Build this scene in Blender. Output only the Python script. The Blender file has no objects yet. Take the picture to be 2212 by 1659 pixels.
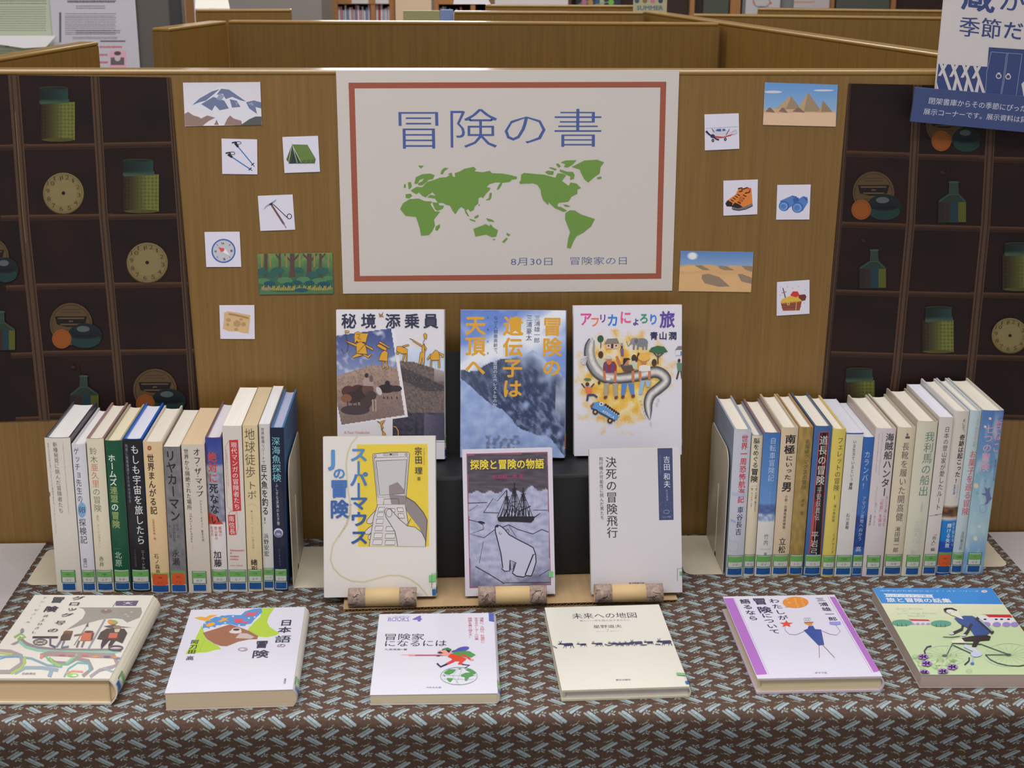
import bpy, math, random
from mathutils import Vector, Matrix, noise
from mathutils.geometry import tessellate_polygon

random.seed(7)
S = bpy.context.scene
COL = S.collection
R = math.radians

# ------------------------------------------------------------------ camera
FPX, PIT, YAW, ROL = 3108.4637, 0.30793724, 0.04019841, 0.00471713
CAM = Vector((0.0, -1.7837115, 0.7808254))
_cp, _sp, _c, _s = math.cos(PIT), math.sin(PIT), math.cos(YAW), math.sin(YAW)
FWD = Vector((_s*_cp, _c*_cp, -_sp))
_r0 = Vector((_c, -_s, 0.0))
_u0 = _r0.cross(FWD)
RGT = _r0*math.cos(ROL) + _u0*math.sin(ROL)
UPV = -_r0*math.sin(ROL) + _u0*math.cos(ROL)
cd = bpy.data.cameras.new('camera')
cd.sensor_width = 36.0
cd.lens = FPX/2212.0*36.0
cd.clip_start = 0.05
cd.dof.use_dof = True
cd.dof.focus_distance = 1.85
cd.dof.aperture_fstop = 15.0
cam = bpy.data.objects.new('camera', cd)
COL.objects.link(cam)
cam.matrix_world = Matrix(((RGT.x, UPV.x, -FWD.x, CAM.x), (RGT.y, UPV.y, -FWD.y, CAM.y), (RGT.z, UPV.z, -FWD.z, CAM.z), (0, 0, 0, 1)))
S.camera = cam

# ------------------------------------------------------------------ light
S.view_settings.view_transform = 'Standard'
S.view_settings.look = 'None'
S.view_settings.gamma = 1.0
S.view_settings.use_curve_mapping = False
S.view_settings.exposure = 0.26
wd = bpy.data.worlds.new('world')
S.world = wd
wd.use_nodes = True
wd.node_tree.nodes['Background'].inputs[0].default_value = (0.98, 0.96, 0.97, 1)
wd.node_tree.nodes['Background'].inputs[1].default_value = 0.46


def area(name, loc, size, power, rot=(0, 0, 0), col=(1, 0.965, 0.945)):
    l = bpy.data.lights.new(name, 'AREA')
    l.shape = 'RECTANGLE'
    l.size, l.size_y = size
    l.energy = power
    l.color = col
    l.spread = R(165)
    o = bpy.data.objects.new(name, l)
    o.location = loc
    o.rotation_euler = rot
    COL.objects.link(o)
    return o


area('ceiling_light_front', (-0.6, -1.35, 1.95), (2.6, 0.5), 34)
area('ceiling_light_over', (0.9, -0.15, 1.95), (2.6, 0.35), 12)
area('ceiling_light_rear', (-0.4, 1.0, 1.95), (3.0, 0.4), 24)
area('ceiling_light_far', (0.0, 3.1, 1.95), (3.4, 0.5), 46)


# ------------------------------------------------------------------ pixels to points on real planes
def ray(px):
    return FWD*FPX + RGT*(px[0]-1106.0) - UPV*(px[1]-829.5)


def hit(px, axis, val):
    d = ray(px)
    return CAM + d*((val-CAM[axis])/d[axis])


def hitplane(px, p0, n):
    d = ray(px)
    return CAM + d*((p0-CAM).dot(n)/d.dot(n))


# ------------------------------------------------------------------ materials
def lin(c):
    out = []
    for v in c[:3]:
        v = max(0.0, min(1.0, v/255.0))
        out.append(v/12.92 if v <= 0.04045 else ((v+0.055)/1.055)**2.4)
    return tuple(out)


_mats = {}


def mat(name, col, rough=0.5, metal=0.0, spec=0.5, emit=0.0, coat=0.0, nz=None, bump=None):
    """nz = (scale xyz, strength) multiplies the colour with object-space noise"""
    if name in _mats:
        return _mats[name]
    m = bpy.data.materials.new(name)
    m.use_nodes = True
    nt = m.node_tree
    b = nt.nodes['Principled BSDF']
    c = lin(col)
    b.inputs['Base Color'].default_value = (*c, 1)
    b.inputs['Roughness'].default_value = rough
    b.inputs['Metallic'].default_value = metal
    b.inputs['Specular IOR Level'].default_value = spec
    b.inputs['Coat Weight'].default_value = coat
    if emit:
        b.inputs['Emission Color'].default_value = (*c, 1)
        b.inputs['Emission Strength'].default_value = emit
    tc = mp = nn = None
    if nz or bump:
        tc = nt.nodes.new('ShaderNodeTexCoord')
        mp = nt.nodes.new('ShaderNodeMapping')
        nn = nt.nodes.new('ShaderNodeTexNoise')
        nt.links.new(tc.outputs['Object'], mp.inputs[0])
        nt.links.new(mp.outputs[0], nn.inputs[0])
        sc = nz[0] if nz else bump[0]
        mp.inputs['Scale'].default_value = sc
        nn.inputs['Scale'].default_value = 1.0
        nn.inputs['Detail'].default_value = 4.0
    if nz:
        mr = nt.nodes.new('ShaderNodeMapRange')
        mr.inputs[1].default_value = 0.3
        mr.inputs[2].default_value = 0.7
        mr.inputs[3].default_value = 1.0-nz[1]
        mr.inputs[4].default_value = 1.0+nz[1]
        nt.links.new(nn.outputs[0], mr.inputs[0])
        mx = nt.nodes.new('ShaderNodeMix')
        mx.data_type = 'RGBA'
        mx.blend_type = 'MULTIPLY'
        mx.inputs[0].default_value = 1.0
        mx.inputs[6].default_value = (*c, 1)
        nt.links.new(mr.outputs[0], mx.inputs[7])
        nt.links.new(mx.outputs[2], b.inputs['Base Color'])
    if bump:
        bp = nt.nodes.new('ShaderNodeBump')
        bp.inputs['Strength'].default_value = bump[1]
        bp.inputs['Distance'].default_value = 0.001
        nt.links.new(nn.outputs[0], bp.inputs['Height'])
        nt.links.new(bp.outputs[0], b.inputs['Normal'])
    _mats[name] = m
    return m


def print_mat(name, rough, coat=0.0):
    m = bpy.data.materials.new(name)
    m.use_nodes = True
    nt = m.node_tree
    b = nt.nodes['Principled BSDF']
    a = nt.nodes.new('ShaderNodeAttribute')
    a.attribute_name = 'Col'
    nt.links.new(a.outputs['Color'], b.inputs['Base Color'])
    b.inputs['Roughness'].default_value = rough
    b.inputs['Specular IOR Level'].default_value = 0.3
    b.inputs['Coat Weight'].default_value = coat
    b.inputs['Coat Roughness'].default_value = 0.12
    return m


PRINT = print_mat('printed_paper', 0.62)
PRINTG = print_mat('laminated_print', 0.42, 0.25)


def wood(name, col, col2, axis=2, coarse=1.0, rough=0.38):
    if name in _mats:
        return _mats[name]
    m = bpy.data.materials.new(name)
    m.use_nodes = True
    nt = m.node_tree
    b = nt.nodes['Principled BSDF']
    b.inputs['Roughness'].default_value = rough
    tc = nt.nodes.new('ShaderNodeTexCoord')
    prev = None
    for k, (s, l) in enumerate(((420*coarse, 7.0), (150*coarse, 2.2))):
        mp = nt.nodes.new('ShaderNodeMapping')
        sc = [s, s, s]
        sc[axis] = l*coarse
        mp.inputs['Scale'].default_value = sc
        n = nt.nodes.new('ShaderNodeTexNoise')
        n.inputs['Scale'].default_value = 1.0
        n.inputs['Detail'].default_value = 3.0
        nt.links.new(tc.outputs['Object'], mp.inputs[0])
        nt.links.new(mp.outputs[0], n.inputs[0])
        if prev is None:
            prev = n.outputs[0]
        else:
            ad = nt.nodes.new('ShaderNodeMath')
            ad.operation = 'ADD'
            nt.links.new(prev, ad.inputs[0])
            nt.links.new(n.outputs[0], ad.inputs[1])
            prev = ad.outputs[0]
    cr = nt.nodes.new('ShaderNodeMapRange')
    cr.inputs[1].default_value = 0.62
    cr.inputs[2].default_value = 1.38
    nt.links.new(prev, cr.inputs[0])
    mx = nt.nodes.new('ShaderNodeMix')
    mx.data_type = 'RGBA'
    mx.inputs[6].default_value = (*lin(col), 1)
    mx.inputs[7].default_value = (*lin(col2), 1)
    nt.links.new(cr.outputs[0], mx.inputs[0])
    nt.links.new(mx.outputs[2], b.inputs['Base Color'])
    _mats[name] = m
    return m


# ------------------------------------------------------------------ object helpers
def mesh_obj(name, verts, faces, m, parent=None, smooth=False, bevel=0.0):
    me = bpy.data.meshes.new(name)
    me.from_pydata([tuple(v) for v in verts], [], faces)
    me.materials.append(m)
    if smooth:
        for p in me.polygons:
            p.use_smooth = True
    me.update()
    o = bpy.data.objects.new(name, me)
    COL.objects.link(o)
    if parent is not None:
        o.parent = parent
    if bevel:
        bv = o.modifiers.new('bevel', 'BEVEL')
        bv.width = bevel
        bv.segments = 2
        bv.limit_method = 'ANGLE'
    return o


def empty(name, M, label=None, cat=None, group=None):
    o = bpy.data.objects.new(name, None)
    o.empty_display_size = 0.02
    COL.objects.link(o)
    o.matrix_world = M if isinstance(M, Matrix) else Matrix.Translation(M)
    tag(o, label, cat, group)
    return o


def tag(o, label=None, cat=None, group=None, kind=None):
    if label:
        o['label'] = label
    if cat:
        o['category'] = cat
    if group:
        o['group'] = group
    if kind:
        o['kind'] = kind
    return o


def boxv(x0, x1, y0, y1, z0, z1):
    v = [(x0, y0, z0), (x1, y0, z0), (x1, y1, z0), (x0, y1, z0), (x0, y0, z1), (x1, y0, z1), (x1, y1, z1), (x0, y1, z1)]
    f = [(0, 3, 2, 1), (4, 5, 6, 7), (0, 1, 5, 4), (1, 2, 6, 5), (2, 3, 7, 6), (3, 0, 4, 7)]
    return v, f


def box(name, x0, x1, y0, y1, z0, z1, m, parent=None, bevel=0.0):
    v, f = boxv(x0, x1, y0, y1, z0, z1)
    return mesh_obj(name, v, f, m, parent, bevel=bevel)


def boxes(name, lst, m, parent=None, bevel=0.0):
    V, F = [], []
    for b in lst:
        v, f = boxv(*b)
        n = len(V)
        V += v
        F += [tuple(i+n for i in q) for q in f]
    return mesh_obj(name, V, F, m, parent, bevel=bevel)


def prism(name, pts, z0, z1, m, parent=None, mapf=None, bevel=0.0, smooth=False):
    """polygon pts (2d, ccw) extruded from z0 to z1; mapf maps (x, y, z)"""
    n = len(pts)
    mapf = mapf or (lambda x, y, z: (x, y, z))
    V = [mapf(x, y, z0) for x, y in pts] + [mapf(x, y, z1) for x, y in pts]
    F = [(i, (i+1) % n, (i+1) % n+n, i+n) for i in range(n)]
    tris = tessellate_polygon([[Vector((x, y, 0)) for x, y in pts]])
    F += [(a+n, b+n, c+n) for a, b, c in tris] + [(c, b, a) for a, b, c in tris]
    return mesh_obj(name, V, F, m, parent, bevel=bevel, smooth=smooth)


# ------------------------------------------------------------------ glyphs
_gc = {}
_fc = bpy.data.curves.new('glyph', 'FONT')
_fo = bpy.data.objects.new('glyph', _fc)
COL.objects.link(_fo)


def glyph(s, off=0.0):
    k = (s, off)
    if k not in _gc:
        _fc.body = s
        _fc.resolution_u = 2
        _fc.offset = off
        dg = bpy.context.evaluated_depsgraph_get()
        ev = _fo.evaluated_get(dg)
        me = ev.to_mesh()
        vs = [(v.co.x, v.co.y) for v in me.vertices]
        fs = [tuple(p.vertices) for p in me.polygons]
        ev.to_mesh_clear()
        _gc[k] = (vs, fs)
    return _gc[k]


def weights(off):
    """(dx, dy) shifts that thicken an outline by off em"""
    if off <= 0:
        return off, [(0, 0)]
    if off > 0.012:
        return 0.0, [(dx*off, dy*off) for dx, dy in ((-1, 0), (1, 0), (0, 1), (0, -1), (.7, .7), (-.7, .7), (.7, -.7), (-.7, -.7))]
    return 0.0, [(-off, 0), (off, 0)]


# ------------------------------------------------------------------ homography
def solve8(A, b):
    n = 8
    M = [A[i][:]+[b[i]] for i in range(n)]
    for i in range(n):
        p = max(range(i, n), key=lambda r: abs(M[r][i]))
        M[i], M[p] = M[p], M[i]
        for r in range(n):
            if r != i:
                f = M[r][i]/M[i][i]
                for c in range(i, n+1):
                    M[r][c] -= f*M[i][c]
    return [M[i][n]/M[i][i] for i in range(n)]


def homog(px):
    A, B = [], []
    for (x, y), (u, v) in zip(px, ((0, 0), (1, 0), (1, 1), (0, 1))):
        A.append([x, y, 1, 0, 0, 0, -u*x, -u*y])
        B.append(u)
        A.append([0, 0, 0, x, y, 1, -v*x, -v*y])
        B.append(v)
    return solve8(A, B)


STEP = 0.000012


class Canvas:
    """flat print: shapes drawn in crop coordinates (ox, oy, scale) of the photo frame and laid on a surface"""

    def __init__(s, fr, corners, mapper, lay0=0.00006):
        s.fr = fr
        s.H = homog(corners) if corners else None
        s.map = mapper
        s.V, s.F, s.C = [], [], []
        s.lay = lay0
        s.step = STEP
        s.curved = False

    def uv(s, x, y):
        if s.H is None:
            return x, y
        x = s.fr[0]+x/s.fr[2]
        y = s.fr[1]+y/s.fr[2]
        h = s.H
        w = h[6]*x+h[7]*y+1
        return (h[0]*x+h[1]*y+h[2])/w, (h[3]*x+h[4]*y+h[5])/w

    def xy(s, u, v):
        """inverse by a few newton steps"""
        if s.H is None:
            return u, v
        x, y = s.cen
        for _ in range(12):
            a, b = s.uv(x, y)
            e = 0.5
            ax, bx = s.uv(x+e, y)
            ay, by = s.uv(x, y+e)
            j = ((ax-a)/e, (ay-a)/e, (bx-b)/e, (by-b)/e)
            d = j[0]*j[3]-j[1]*j[2]
            du, dv = u-a, v-b
            x += (du*j[3]-dv*j[1])/d
            y += (dv*j[0]-du*j[2])/d
        return x, y

    def _add(s, pts, faces, col, colf=None):
        if s.curved:
            pts = list(pts)
            q = [s.uv(x, y) for x, y in pts]
            todo = []
            for f in faces:
                f = list(f)
                todo += [(f[0], f[i], f[i+1]) for i in range(1, len(f)-1)]
            out = []
            while todo:
                a, b, c = todo.pop()
                e = max(((abs(q[a][0]-q[b][0]), a, b, c), (abs(q[b][0]-q[c][0]), b, c, a), (abs(q[c][0]-q[a][0]), c, a, b)))
                if e[0] > 0.14:
                    _, i, j, k = e
                    pts.append(((pts[i][0]+pts[j][0])/2, (pts[i][1]+pts[j][1])/2))
                    q.append(s.uv(*pts[-1]))
                    m = len(pts)-1
                    todo += [(i, m, k), (m, j, k)]
                else:
                    out.append((a, b, c))
            faces = out
        n = len(s.V)
        for x, y in pts:
            u, v = s.uv(x, y)
            u = max(0.0, min(1.0, u))
            v = max(0.0, min(1.0, v))
            s.V.append(s.map(u, v, s.lay))
        c = lin(col) if col is not None else None
        for f in faces:
            s.F.append(tuple(i+n for i in f))
            for i in f:
                s.C.append(lin(colf(*pts[i])) if colf else c)

    def up(s):
        s.lay += s.step

    def poly(s, pts, col, colf=None):
        t = tessellate_polygon([[Vector((x, y, 0)) for x, y in pts]])
        s._add(pts, t, col, colf)
        s.up()

    def rect(s, x0, y0, x1, y1, col, n=1):
        pts, f = [], []
        for i in range(n+1):
            x = x0+(x1-x0)*i/n
            pts += [(x, y0), (x, y1)]
            if i:
                k = 2*i
                f.append((k-2, k-1, k+1, k))
        s._add(pts, f, col)
        s.up()

    def quadrect(s, col=None, colf=None, nx=1, ny=1, u0=0, u1=1, v0=0, v1=1):
        """in uv space"""
        n = len(s.V)
        for j in range(ny+1):
            for i in range(nx+1):
                s.V.append(s.map(u0+(u1-u0)*i/nx, v0+(v1-v0)*j/ny, s.lay))
        for j in range(ny):
            for i in range(nx):
                q = [j*(nx+1)+i, (j+1)*(nx+1)+i, (j+1)*(nx+1)+i+1, j*(nx+1)+i+1]
                s.F.append(tuple(k+n for k in q))
                for k in q:
                    if colf:
                        ii, jj = k % (nx+1), k//(nx+1)
                        s.C.append(lin(colf(u0+(u1-u0)*ii/nx, v0+(v1-v0)*jj/ny)))
                    else:
                        s.C.append(lin(col))
        s.up()

    def field(s, x0, y0, x1, y1, nx, ny, fn):
        """grid with a colour per vertex; fn returns None outside the drawing"""
        P = [(x0+(x1-x0)*i/nx, y0+(y1-y0)*j/ny) for j in range(ny+1) for i in range(nx+1)]
        cs = [fn(x, y) for x, y in P]
        n = len(s.V)
        for x, y in P:
            u, v = s.uv(x, y)
            s.V.append(s.map(max(0, min(1, u)), max(0, min(1, v)), s.lay))
        for j in range(ny):
            for i in range(nx):
                q = [j*(nx+1)+i, (j+1)*(nx+1)+i, (j+1)*(nx+1)+i+1, j*(nx+1)+i+1]
                if any(cs[k] is None for k in q):
                    continue
                s.F.append(tuple(k+n for k in q))
                s.C += [lin(cs[k]) for k in q]
        s.up()

    def ell(s, x, y, rx, ry, col, a=0.0, n=20):
        ca, sa = math.cos(R(a)), math.sin(R(a))
        pts = []
        for i in range(n):
            t = 2*math.pi*i/n
            p, q = rx*math.cos(t), ry*math.sin(t)
            pts.append((x+p*ca-q*sa, y+p*sa+q*ca))
        s._add(pts, [tuple(range(n))], col)
        s.up()

    def ring(s, x, y, rx, ry, w, col, a0=0, a1=360, n=28):
        pts, f = [], []
        for i in range(n+1):
            t = R(a0+(a1-a0)*i/n)
            for k in (-.5, .5):
                pts.append((x+(rx+k*w)*math.cos(t), y+(ry+k*w)*math.sin(t)))
            if i:
                k = 2*i
                f.append((k-2, k-1, k+1, k))
        s._add(pts, f, col)
        s.up()

    def line(s, pts, w, col, w2=None, closed=False):
        if closed:
            pts = list(pts)+[pts[0]]
        V, F = [], []
        n = len(pts)
        for i, (x, y) in enumerate(pts):
            ax, ay = pts[max(0, i-1)]
            bx, by = pts[min(n-1, i+1)]
            dx, dy = bx-ax, by-ay
            l = math.hypot(dx, dy) or 1.0
            ww = w if w2 is None else w+(w2-w)*i/(n-1)
            V += [(x-dy/l*ww/2, y+dx/l*ww/2), (x+dy/l*ww/2, y-dx/l*ww/2)]
            if i:
                k = 2*i
                F.append((k-2, k-1, k+1, k))
        s._add(V, F, col)
        s.up()

    def dots(s, seq, col):
        for x, y, r in seq:
            n = 7
            s._add([(x+r*math.cos(6.2832*i/n), y+r*math.sin(6.2832*i/n)) for i in range(n)], [tuple(range(n))], col)
        s.up()

    def _axes(s, x, y):
        """unit directions in drawing space of the surface's right and down"""
        a, b = s.uv(x, y)
        e = 1.0
        ax, bx = s.uv(x+e, y)
        ay, by = s.uv(x, y+e)
        j = (ax-a, ay-a, bx-b, by-b)
        d = j[0]*j[3]-j[1]*j[2]
        ux, uy = j[3]/d, -j[2]/d
        vx, vy = -j[1]/d, j[0]/d
        lu, lv = math.hypot(ux, uy), math.hypot(vx, vy)
        return (ux/lu, uy/lu), (vx/lv, vy/lv)

    def vt(s, txt, p0, p1, size, col, off=0.0, cols=None, sy=None):
        """vertical text, first char centred on p0, last on p1; size = char width"""
        n = len(txt)
        k = max(1, n-1)
        px = math.hypot(p1[0]-p0[0], p1[1]-p0[1])/k if n > 1 else size
        h = sy or px*0.98
        U, Vd = s._axes((p0[0]+p1[0])/2, (p0[1]+p1[1])/2)
        if n > 1:
            Vd = ((p1[0]-p0[0])/k/px, (p1[1]-p0[1])/k/px)
        off, shifts = weights(off)
        for dx, dy in shifts:
            for i, ch in enumerate(txt):
                if ch in ' \u3000':
                    continue
                cx = p0[0]+(p1[0]-p0[0])*i/k
                cy = p0[1]+(p1[1]-p0[1])*i/k
                vs, fs = glyph(ch, off)
                rot = ch in '\u30fc-\u2026\u301c\uff08\uff09()\u300c\u300d\u2014'
                pts = []
                for gx, gy in vs:
                    a, b = gx+dx-0.5, 0.38-gy-dy
                    if rot:
                        a, b = -b, a
                    if ch in '\u3001\u3002':
                        a, b = a+0.6, b-0.6
                    if ch in '\u30e7\u30e5\u3083\u30c3\u3063\u30a7\u3087':
                        a, b = a+0.1, b-0.08
                    if ch.isascii():
                        a += 0.22
                    pts.append((cx+U[0]*a*size+Vd[0]*b*h, cy+U[1]*a*size+Vd[1]*b*h))
                s._add(pts, fs, cols[i] if cols else col)
            s.lay += 0.000004
        s.up()

    def ht(s, txt, p0, p1, h, col, off=0.0, cols=None, down=None):
        """horizontal text as one string stretched between p0 and p1 (left and right ends, centre line)"""
        off, shifts = weights(off)
        vs, fs = glyph(txt, off)
        if not vs:
            return
        x0 = min(v[0] for v in vs)
        x1 = max(v[0] for v in vs)
        _, Vd = s._axes(*p0)
        if down:
            Vd = down
        asc = all(ord(c) < 0x250 for c in txt)
        mid = 0.34 if asc else 0.38
        for dx, dy in shifts:
            pts = []
            for gx, gy in vs:
                t = (gx+dx-x0)/(x1-x0)
                b = mid-gy-dy
                pts.append((p0[0]+(p1[0]-p0[0])*t+Vd[0]*b*h, p0[1]+(p1[1]-p0[1])*t+Vd[1]*b*h))
            s._add(pts, fs, col)
            s.lay += 0.000004
        s.up()

    def build(s, name, m, parent):
        me = bpy.data.meshes.new(name)
        me.from_pydata([tuple(v) for v in s.V], [], s.F)
        at = me.color_attributes.new('Col', 'FLOAT_COLOR', 'CORNER')
        flat = []
        for c in s.C:
            flat += [c[0], c[1], c[2], 1.0]
        at.data.foreach_set('color', flat)
        me.materials.append(m)
        me.update()
        o = bpy.data.objects.new(name, me)
        COL.objects.link(o)
        o.parent = parent
        return o


def nz(x, y, s=1.0, seed=0.0):
    return noise.noise(Vector((x*s, y*s, seed)))


def mixc(a, b, t):
    t = max(0.0, min(1.0, t))
    return tuple(a[i]+(b[i]-a[i])*t for i in range(3))


def inside(x, y, P):
    r = False
    j = len(P)-1
    for i in range(len(P)):
        if (P[i][1] > y) != (P[j][1] > y) and x < (P[j][0]-P[i][0])*(y-P[i][1])/(P[j][1]-P[i][1])+P[i][0]:
            r = not r
        j = i
    return r

# ================================================================== SETTING
HT = 0.6138            # top of the study-carrel panels above the table cloth
FLOOR = -0.70
box('floor', -4, 4.5, -3, 6.2, FLOOR-0.05, FLOOR, mat('carpet', (120, 112, 104), 0.9, nz=((60, 60, 60), 0.15)))['kind'] = 'structure'
box('wall_back', -4, 4.5, 6.0, 6.2, FLOOR, 2.0, mat('wall_grey', (176, 168, 158), 0.8))['kind'] = 'structure'
box('wall_left', -4.1, -4, -3, 6.2, FLOOR, 2.0, mat('wall_cream', (205, 198, 185), 0.8))['kind'] = 'structure'
box('wall_right', 4.5, 4.6, -3, 6.2, FLOOR, 2.0, mat('wall_cream', (205, 198, 185), 0.8))['kind'] = 'structure'
box('ceiling', -4, 4.5, -3, 6.2, 2.0, 2.05, mat('ceiling_white', (225, 222, 215), 0.9))['kind'] = 'structure'

# bright window high on the back wall, above the bookshelves: its light glints on the panel tops
wf = mat('window_frame_white', (220, 220, 218), 0.5)
W = empty('window_1', (-0.75, 5.97, 1.15))
W['kind'] = 'structure'
boxes('frame', [(-0.95, 0.95, -0.03, 0.0, -0.42, -0.38), (-0.95, 0.95, -0.03, 0.0, 0.38, 0.42), (-0.95, -0.91, -0.03, 0.0, -0.38, 0.38), (0.91, 0.95, -0.03, 0.0, -0.38, 0.38), (-0.02, 0.02, -0.03, 0.0, -0.38, 0.38)], wf, W)
for a, b in ((-0.91, -0.02), (0.02, 0.91)):
    box('pane', a, b, -0.012, -0.006, -0.38, 0.38, mat('daylit_glass', (240, 246, 255), 0.2, emit=5.0), W)

# ------------------------------------------------------------------ table and cloth
TX0, TX1, TY0, TY1 = -0.95, 1.1, -0.452, -0.004
tm = mat('table_grey_white', (182, 178, 180), 0.45, nz=((400, 400, 400), 0.04))
T = empty('display_table', (0.05, -0.23, FLOOR), 'long pale grey table carrying the whole book display, bare at both back corners', 'table')
lo = FLOOR
ZT = -0.0012
tv = Vector(T.location)
box('table_top', TX0-tv.x, TX1-tv.x, TY0-tv.y, TY1-tv.y, ZT-0.03-lo, ZT-lo, tm, T, bevel=0.003)
for lx in (TX0+0.06, TX1-0.06):
    for ly in (TY0+0.05, TY1-0.05):
        box('leg', lx-0.02-tv.x, lx+0.02-tv.x, ly-0.02-tv.y, ly+0.02-tv.y, 0, ZT-0.03-lo, mat('steel_grey', (150, 150, 150), 0.35, 0.6), T)


def cloth_material():
    m = bpy.data.materials.new('printed_brown_cloth')
    m.use_nodes = True
    nt = m.node_tree
    L = nt.links.new
    b = nt.nodes['Principled BSDF']
    b.inputs['Roughness'].default_value = 0.85
    b.inputs['Specular IOR Level'].default_value = 0.15
    uvn = nt.nodes.new('ShaderNodeUVMap')
    uvn.uv_map = 'UVMap'

    def vm(op, *ins):
        n = nt.nodes.new('ShaderNodeVectorMath')
        n.operation = op
        for i, v in enumerate(ins):
            if isinstance(v, (tuple, float, int)):
                n.inputs[i].default_value = v if isinstance(v, tuple) else (v, v, v)
            else:
                L(v, n.inputs[i])
        return n

    def mm(op, *ins, clamp=False):
        n = nt.nodes.new('ShaderNodeMath')
        n.operation = op
        n.use_clamp = clamp
        for i, v in enumerate(ins):
            if isinstance(v, (float, int)):
                n.inputs[i].default_value = v
            else:
                L(v, n.inputs[i])
        return n.outputs[0]
    # capsule list in tile units (x right, y down), unit = tile width 407; (ax, ay, bx, by, r, tone)
    A = [(-44, 58, 90, -44, 18, 1), (-88, 46, 50, -58, 13.5, 2),
         (-8, 96, 4, 76, 10, 2), (26, 56, 34, 44, 9, 2), (30, 80, 54, 92, 10, 2), (52, 62, 66, 54, 9, 2),
         (-26, -58, -6, -72, 8, 2), (10, -76, 30, -88, 7, 2), (-62, -58, -40, -76, 4.5, 3), (30, -100, 50, -114, 4.2, 3)]
    masks = {1: None, 2: None, 3: None}
    for fam in (0, 1):
        off = (0.19, 0.27, 0) if fam == 0 else (0.69, 0.70, 0)
        sc = vm('ADD', uvn.outputs[0], off)
        fr = vm('FRACTION', sc.outputs[0])
        ce = vm('SUBTRACT', fr.outputs[0], (0.5, 0.5, 0.0))
        q = vm('MULTIPLY', ce.outputs[0], (407.0, (-1 if fam == 0 else 1)*282.0, 0.0))
        ymul = 1.05
        for ax, ay, bx, by, r, tone in A:
            pa = vm('SUBTRACT', q.outputs[0], (ax, ay*ymul, 0.0))
            ba = (bx-ax, (by-ay)*ymul, 0.0)
            l2 = ba[0]**2+ba[1]**2
            dt = vm('DOT_PRODUCT', pa.outputs[0], ba)
            h = mm('MULTIPLY', dt.outputs['Value'], 1.0/l2, clamp=True)
            sb = nt.nodes.new('ShaderNodeVectorMath')
            sb.operation = 'SCALE'
            sb.inputs[0].default_value = ba
            L(h, sb.inputs['Scale'])
            dd = vm('DISTANCE', pa.outputs[0], sb.outputs[0])
            mk = mm('MULTIPLY_ADD', dd.outputs['Value'], -0.35, r*0.35+0.5, clamp=True)
            masks[tone] = mk if masks[tone] is None else mm('MAXIMUM', masks[tone], mk)
    tc = nt.nodes.new('ShaderNodeTexCoord')
    nn = nt.nodes.new('ShaderNodeTexNoise')
    nn.inputs['Scale'].default_value = 420.0
    L(tc.outputs['Object'], nn.inputs[0])
    cur = None
    base = lin((92, 73, 64))
    for tone, col in ((3, (142, 142, 122)), (2, (146, 158, 156)), (1, (156, 176, 186))):
        mx = nt.nodes.new('ShaderNodeMix')
        mx.data_type = 'RGBA'
        L(masks[tone], mx.inputs[0])
        if cur is None:
            mx.inputs[6].default_value = (*base, 1)
        else:
            L(cur, mx.inputs[6])
        mx.inputs[7].default_value = (*lin(col), 1)
        cur = mx.outputs[2]
    mr = nt.nodes.new('ShaderNodeMapRange')
    mr.inputs[1].default_value = 0.3
    mr.inputs[2].default_value = 0.7
    mr.inputs[3].default_value = 0.82
    mr.inputs[4].default_value = 1.12
    L(nn.outputs[0], mr.inputs[0])
    fin = nt.nodes.new('ShaderNodeMix')
    fin.data_type = 'RGBA'
    fin.blend_type = 'MULTIPLY'
    fin.inputs[0].default_value = 1.0
    L(cur, fin.inputs[6])
    L(mr.outputs[0], fin.inputs[7])
    L(fin.outputs[2], b.inputs['Base Color'])
    return m


CLOTHM = cloth_material()
TW, TH = 0.0364, 0.0252
CX0, CX1, CY1 = -0.545, 0.7165, -0.006
EDGE = -0.4655
V, F, UV = [], [], []
prof = []                # (y, z, arc)
yy = CY1
arc = 0.0
for i in range(12):
    y = CY1+(EDGE+0.012-CY1)*i/11
    prof.append((y, 0.0, CY1-y))
r_ = 0.012
for i in range(1, 7):
    t = R(96)*i/6
    prof.append((EDGE+0.012-r_*math.sin(t), -r_+r_*math.cos(t), CY1-EDGE-0.012+r_*t))
for i in range(1, 25):
    d = 0.02*i
    a0 = prof[17]
    prof.append((a0[0]+d*math.sin(R(16)), a0[1]-d*math.cos(R(16)), a0[2]+d))
NX = 90
for (y, z, a) in prof:
    for i in range(NX+1):
        x = CX0+(CX1-CX0)*i/NX
        dz = 0.0
        if z < -0.02:
            k = min(1.0, (-z-0.02)/0.25)
            y2 = y+k*0.012*math.sin(x*23+1.0)
        else:
            y2 = y
        V.append((x, y2, z))
        UV.append((x/TW, -a/TH))
for j in range(len(prof)-1):
    for i in range(NX):
        k = j*(NX+1)+i
        F.append((k, k+NX+1, k+NX+2, k+1))
cl = mesh_obj('table_cloth', V, F, CLOTHM, smooth=True)
ul = cl.data.uv_layers.new(name='UVMap')
for lp in cl.data.loops:
    ul.data[lp.index].uv = UV[lp.vertex_index]
sd = cl.modifiers.new('thickness', 'SOLIDIFY')
sd.thickness = 0.0008
sd.offset = -1
tag(cl, 'brown cloth with pale blue dashes and flowers spread over the grey table', 'tablecloth')

# ------------------------------------------------------------------ study carrel panels
WD = wood('oak_veneer_panel', (134, 102, 50), (115, 85, 37))
WE = wood('oak_edge_band', (150, 118, 60), (134, 102, 46), axis=0, rough=0.22)


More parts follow.
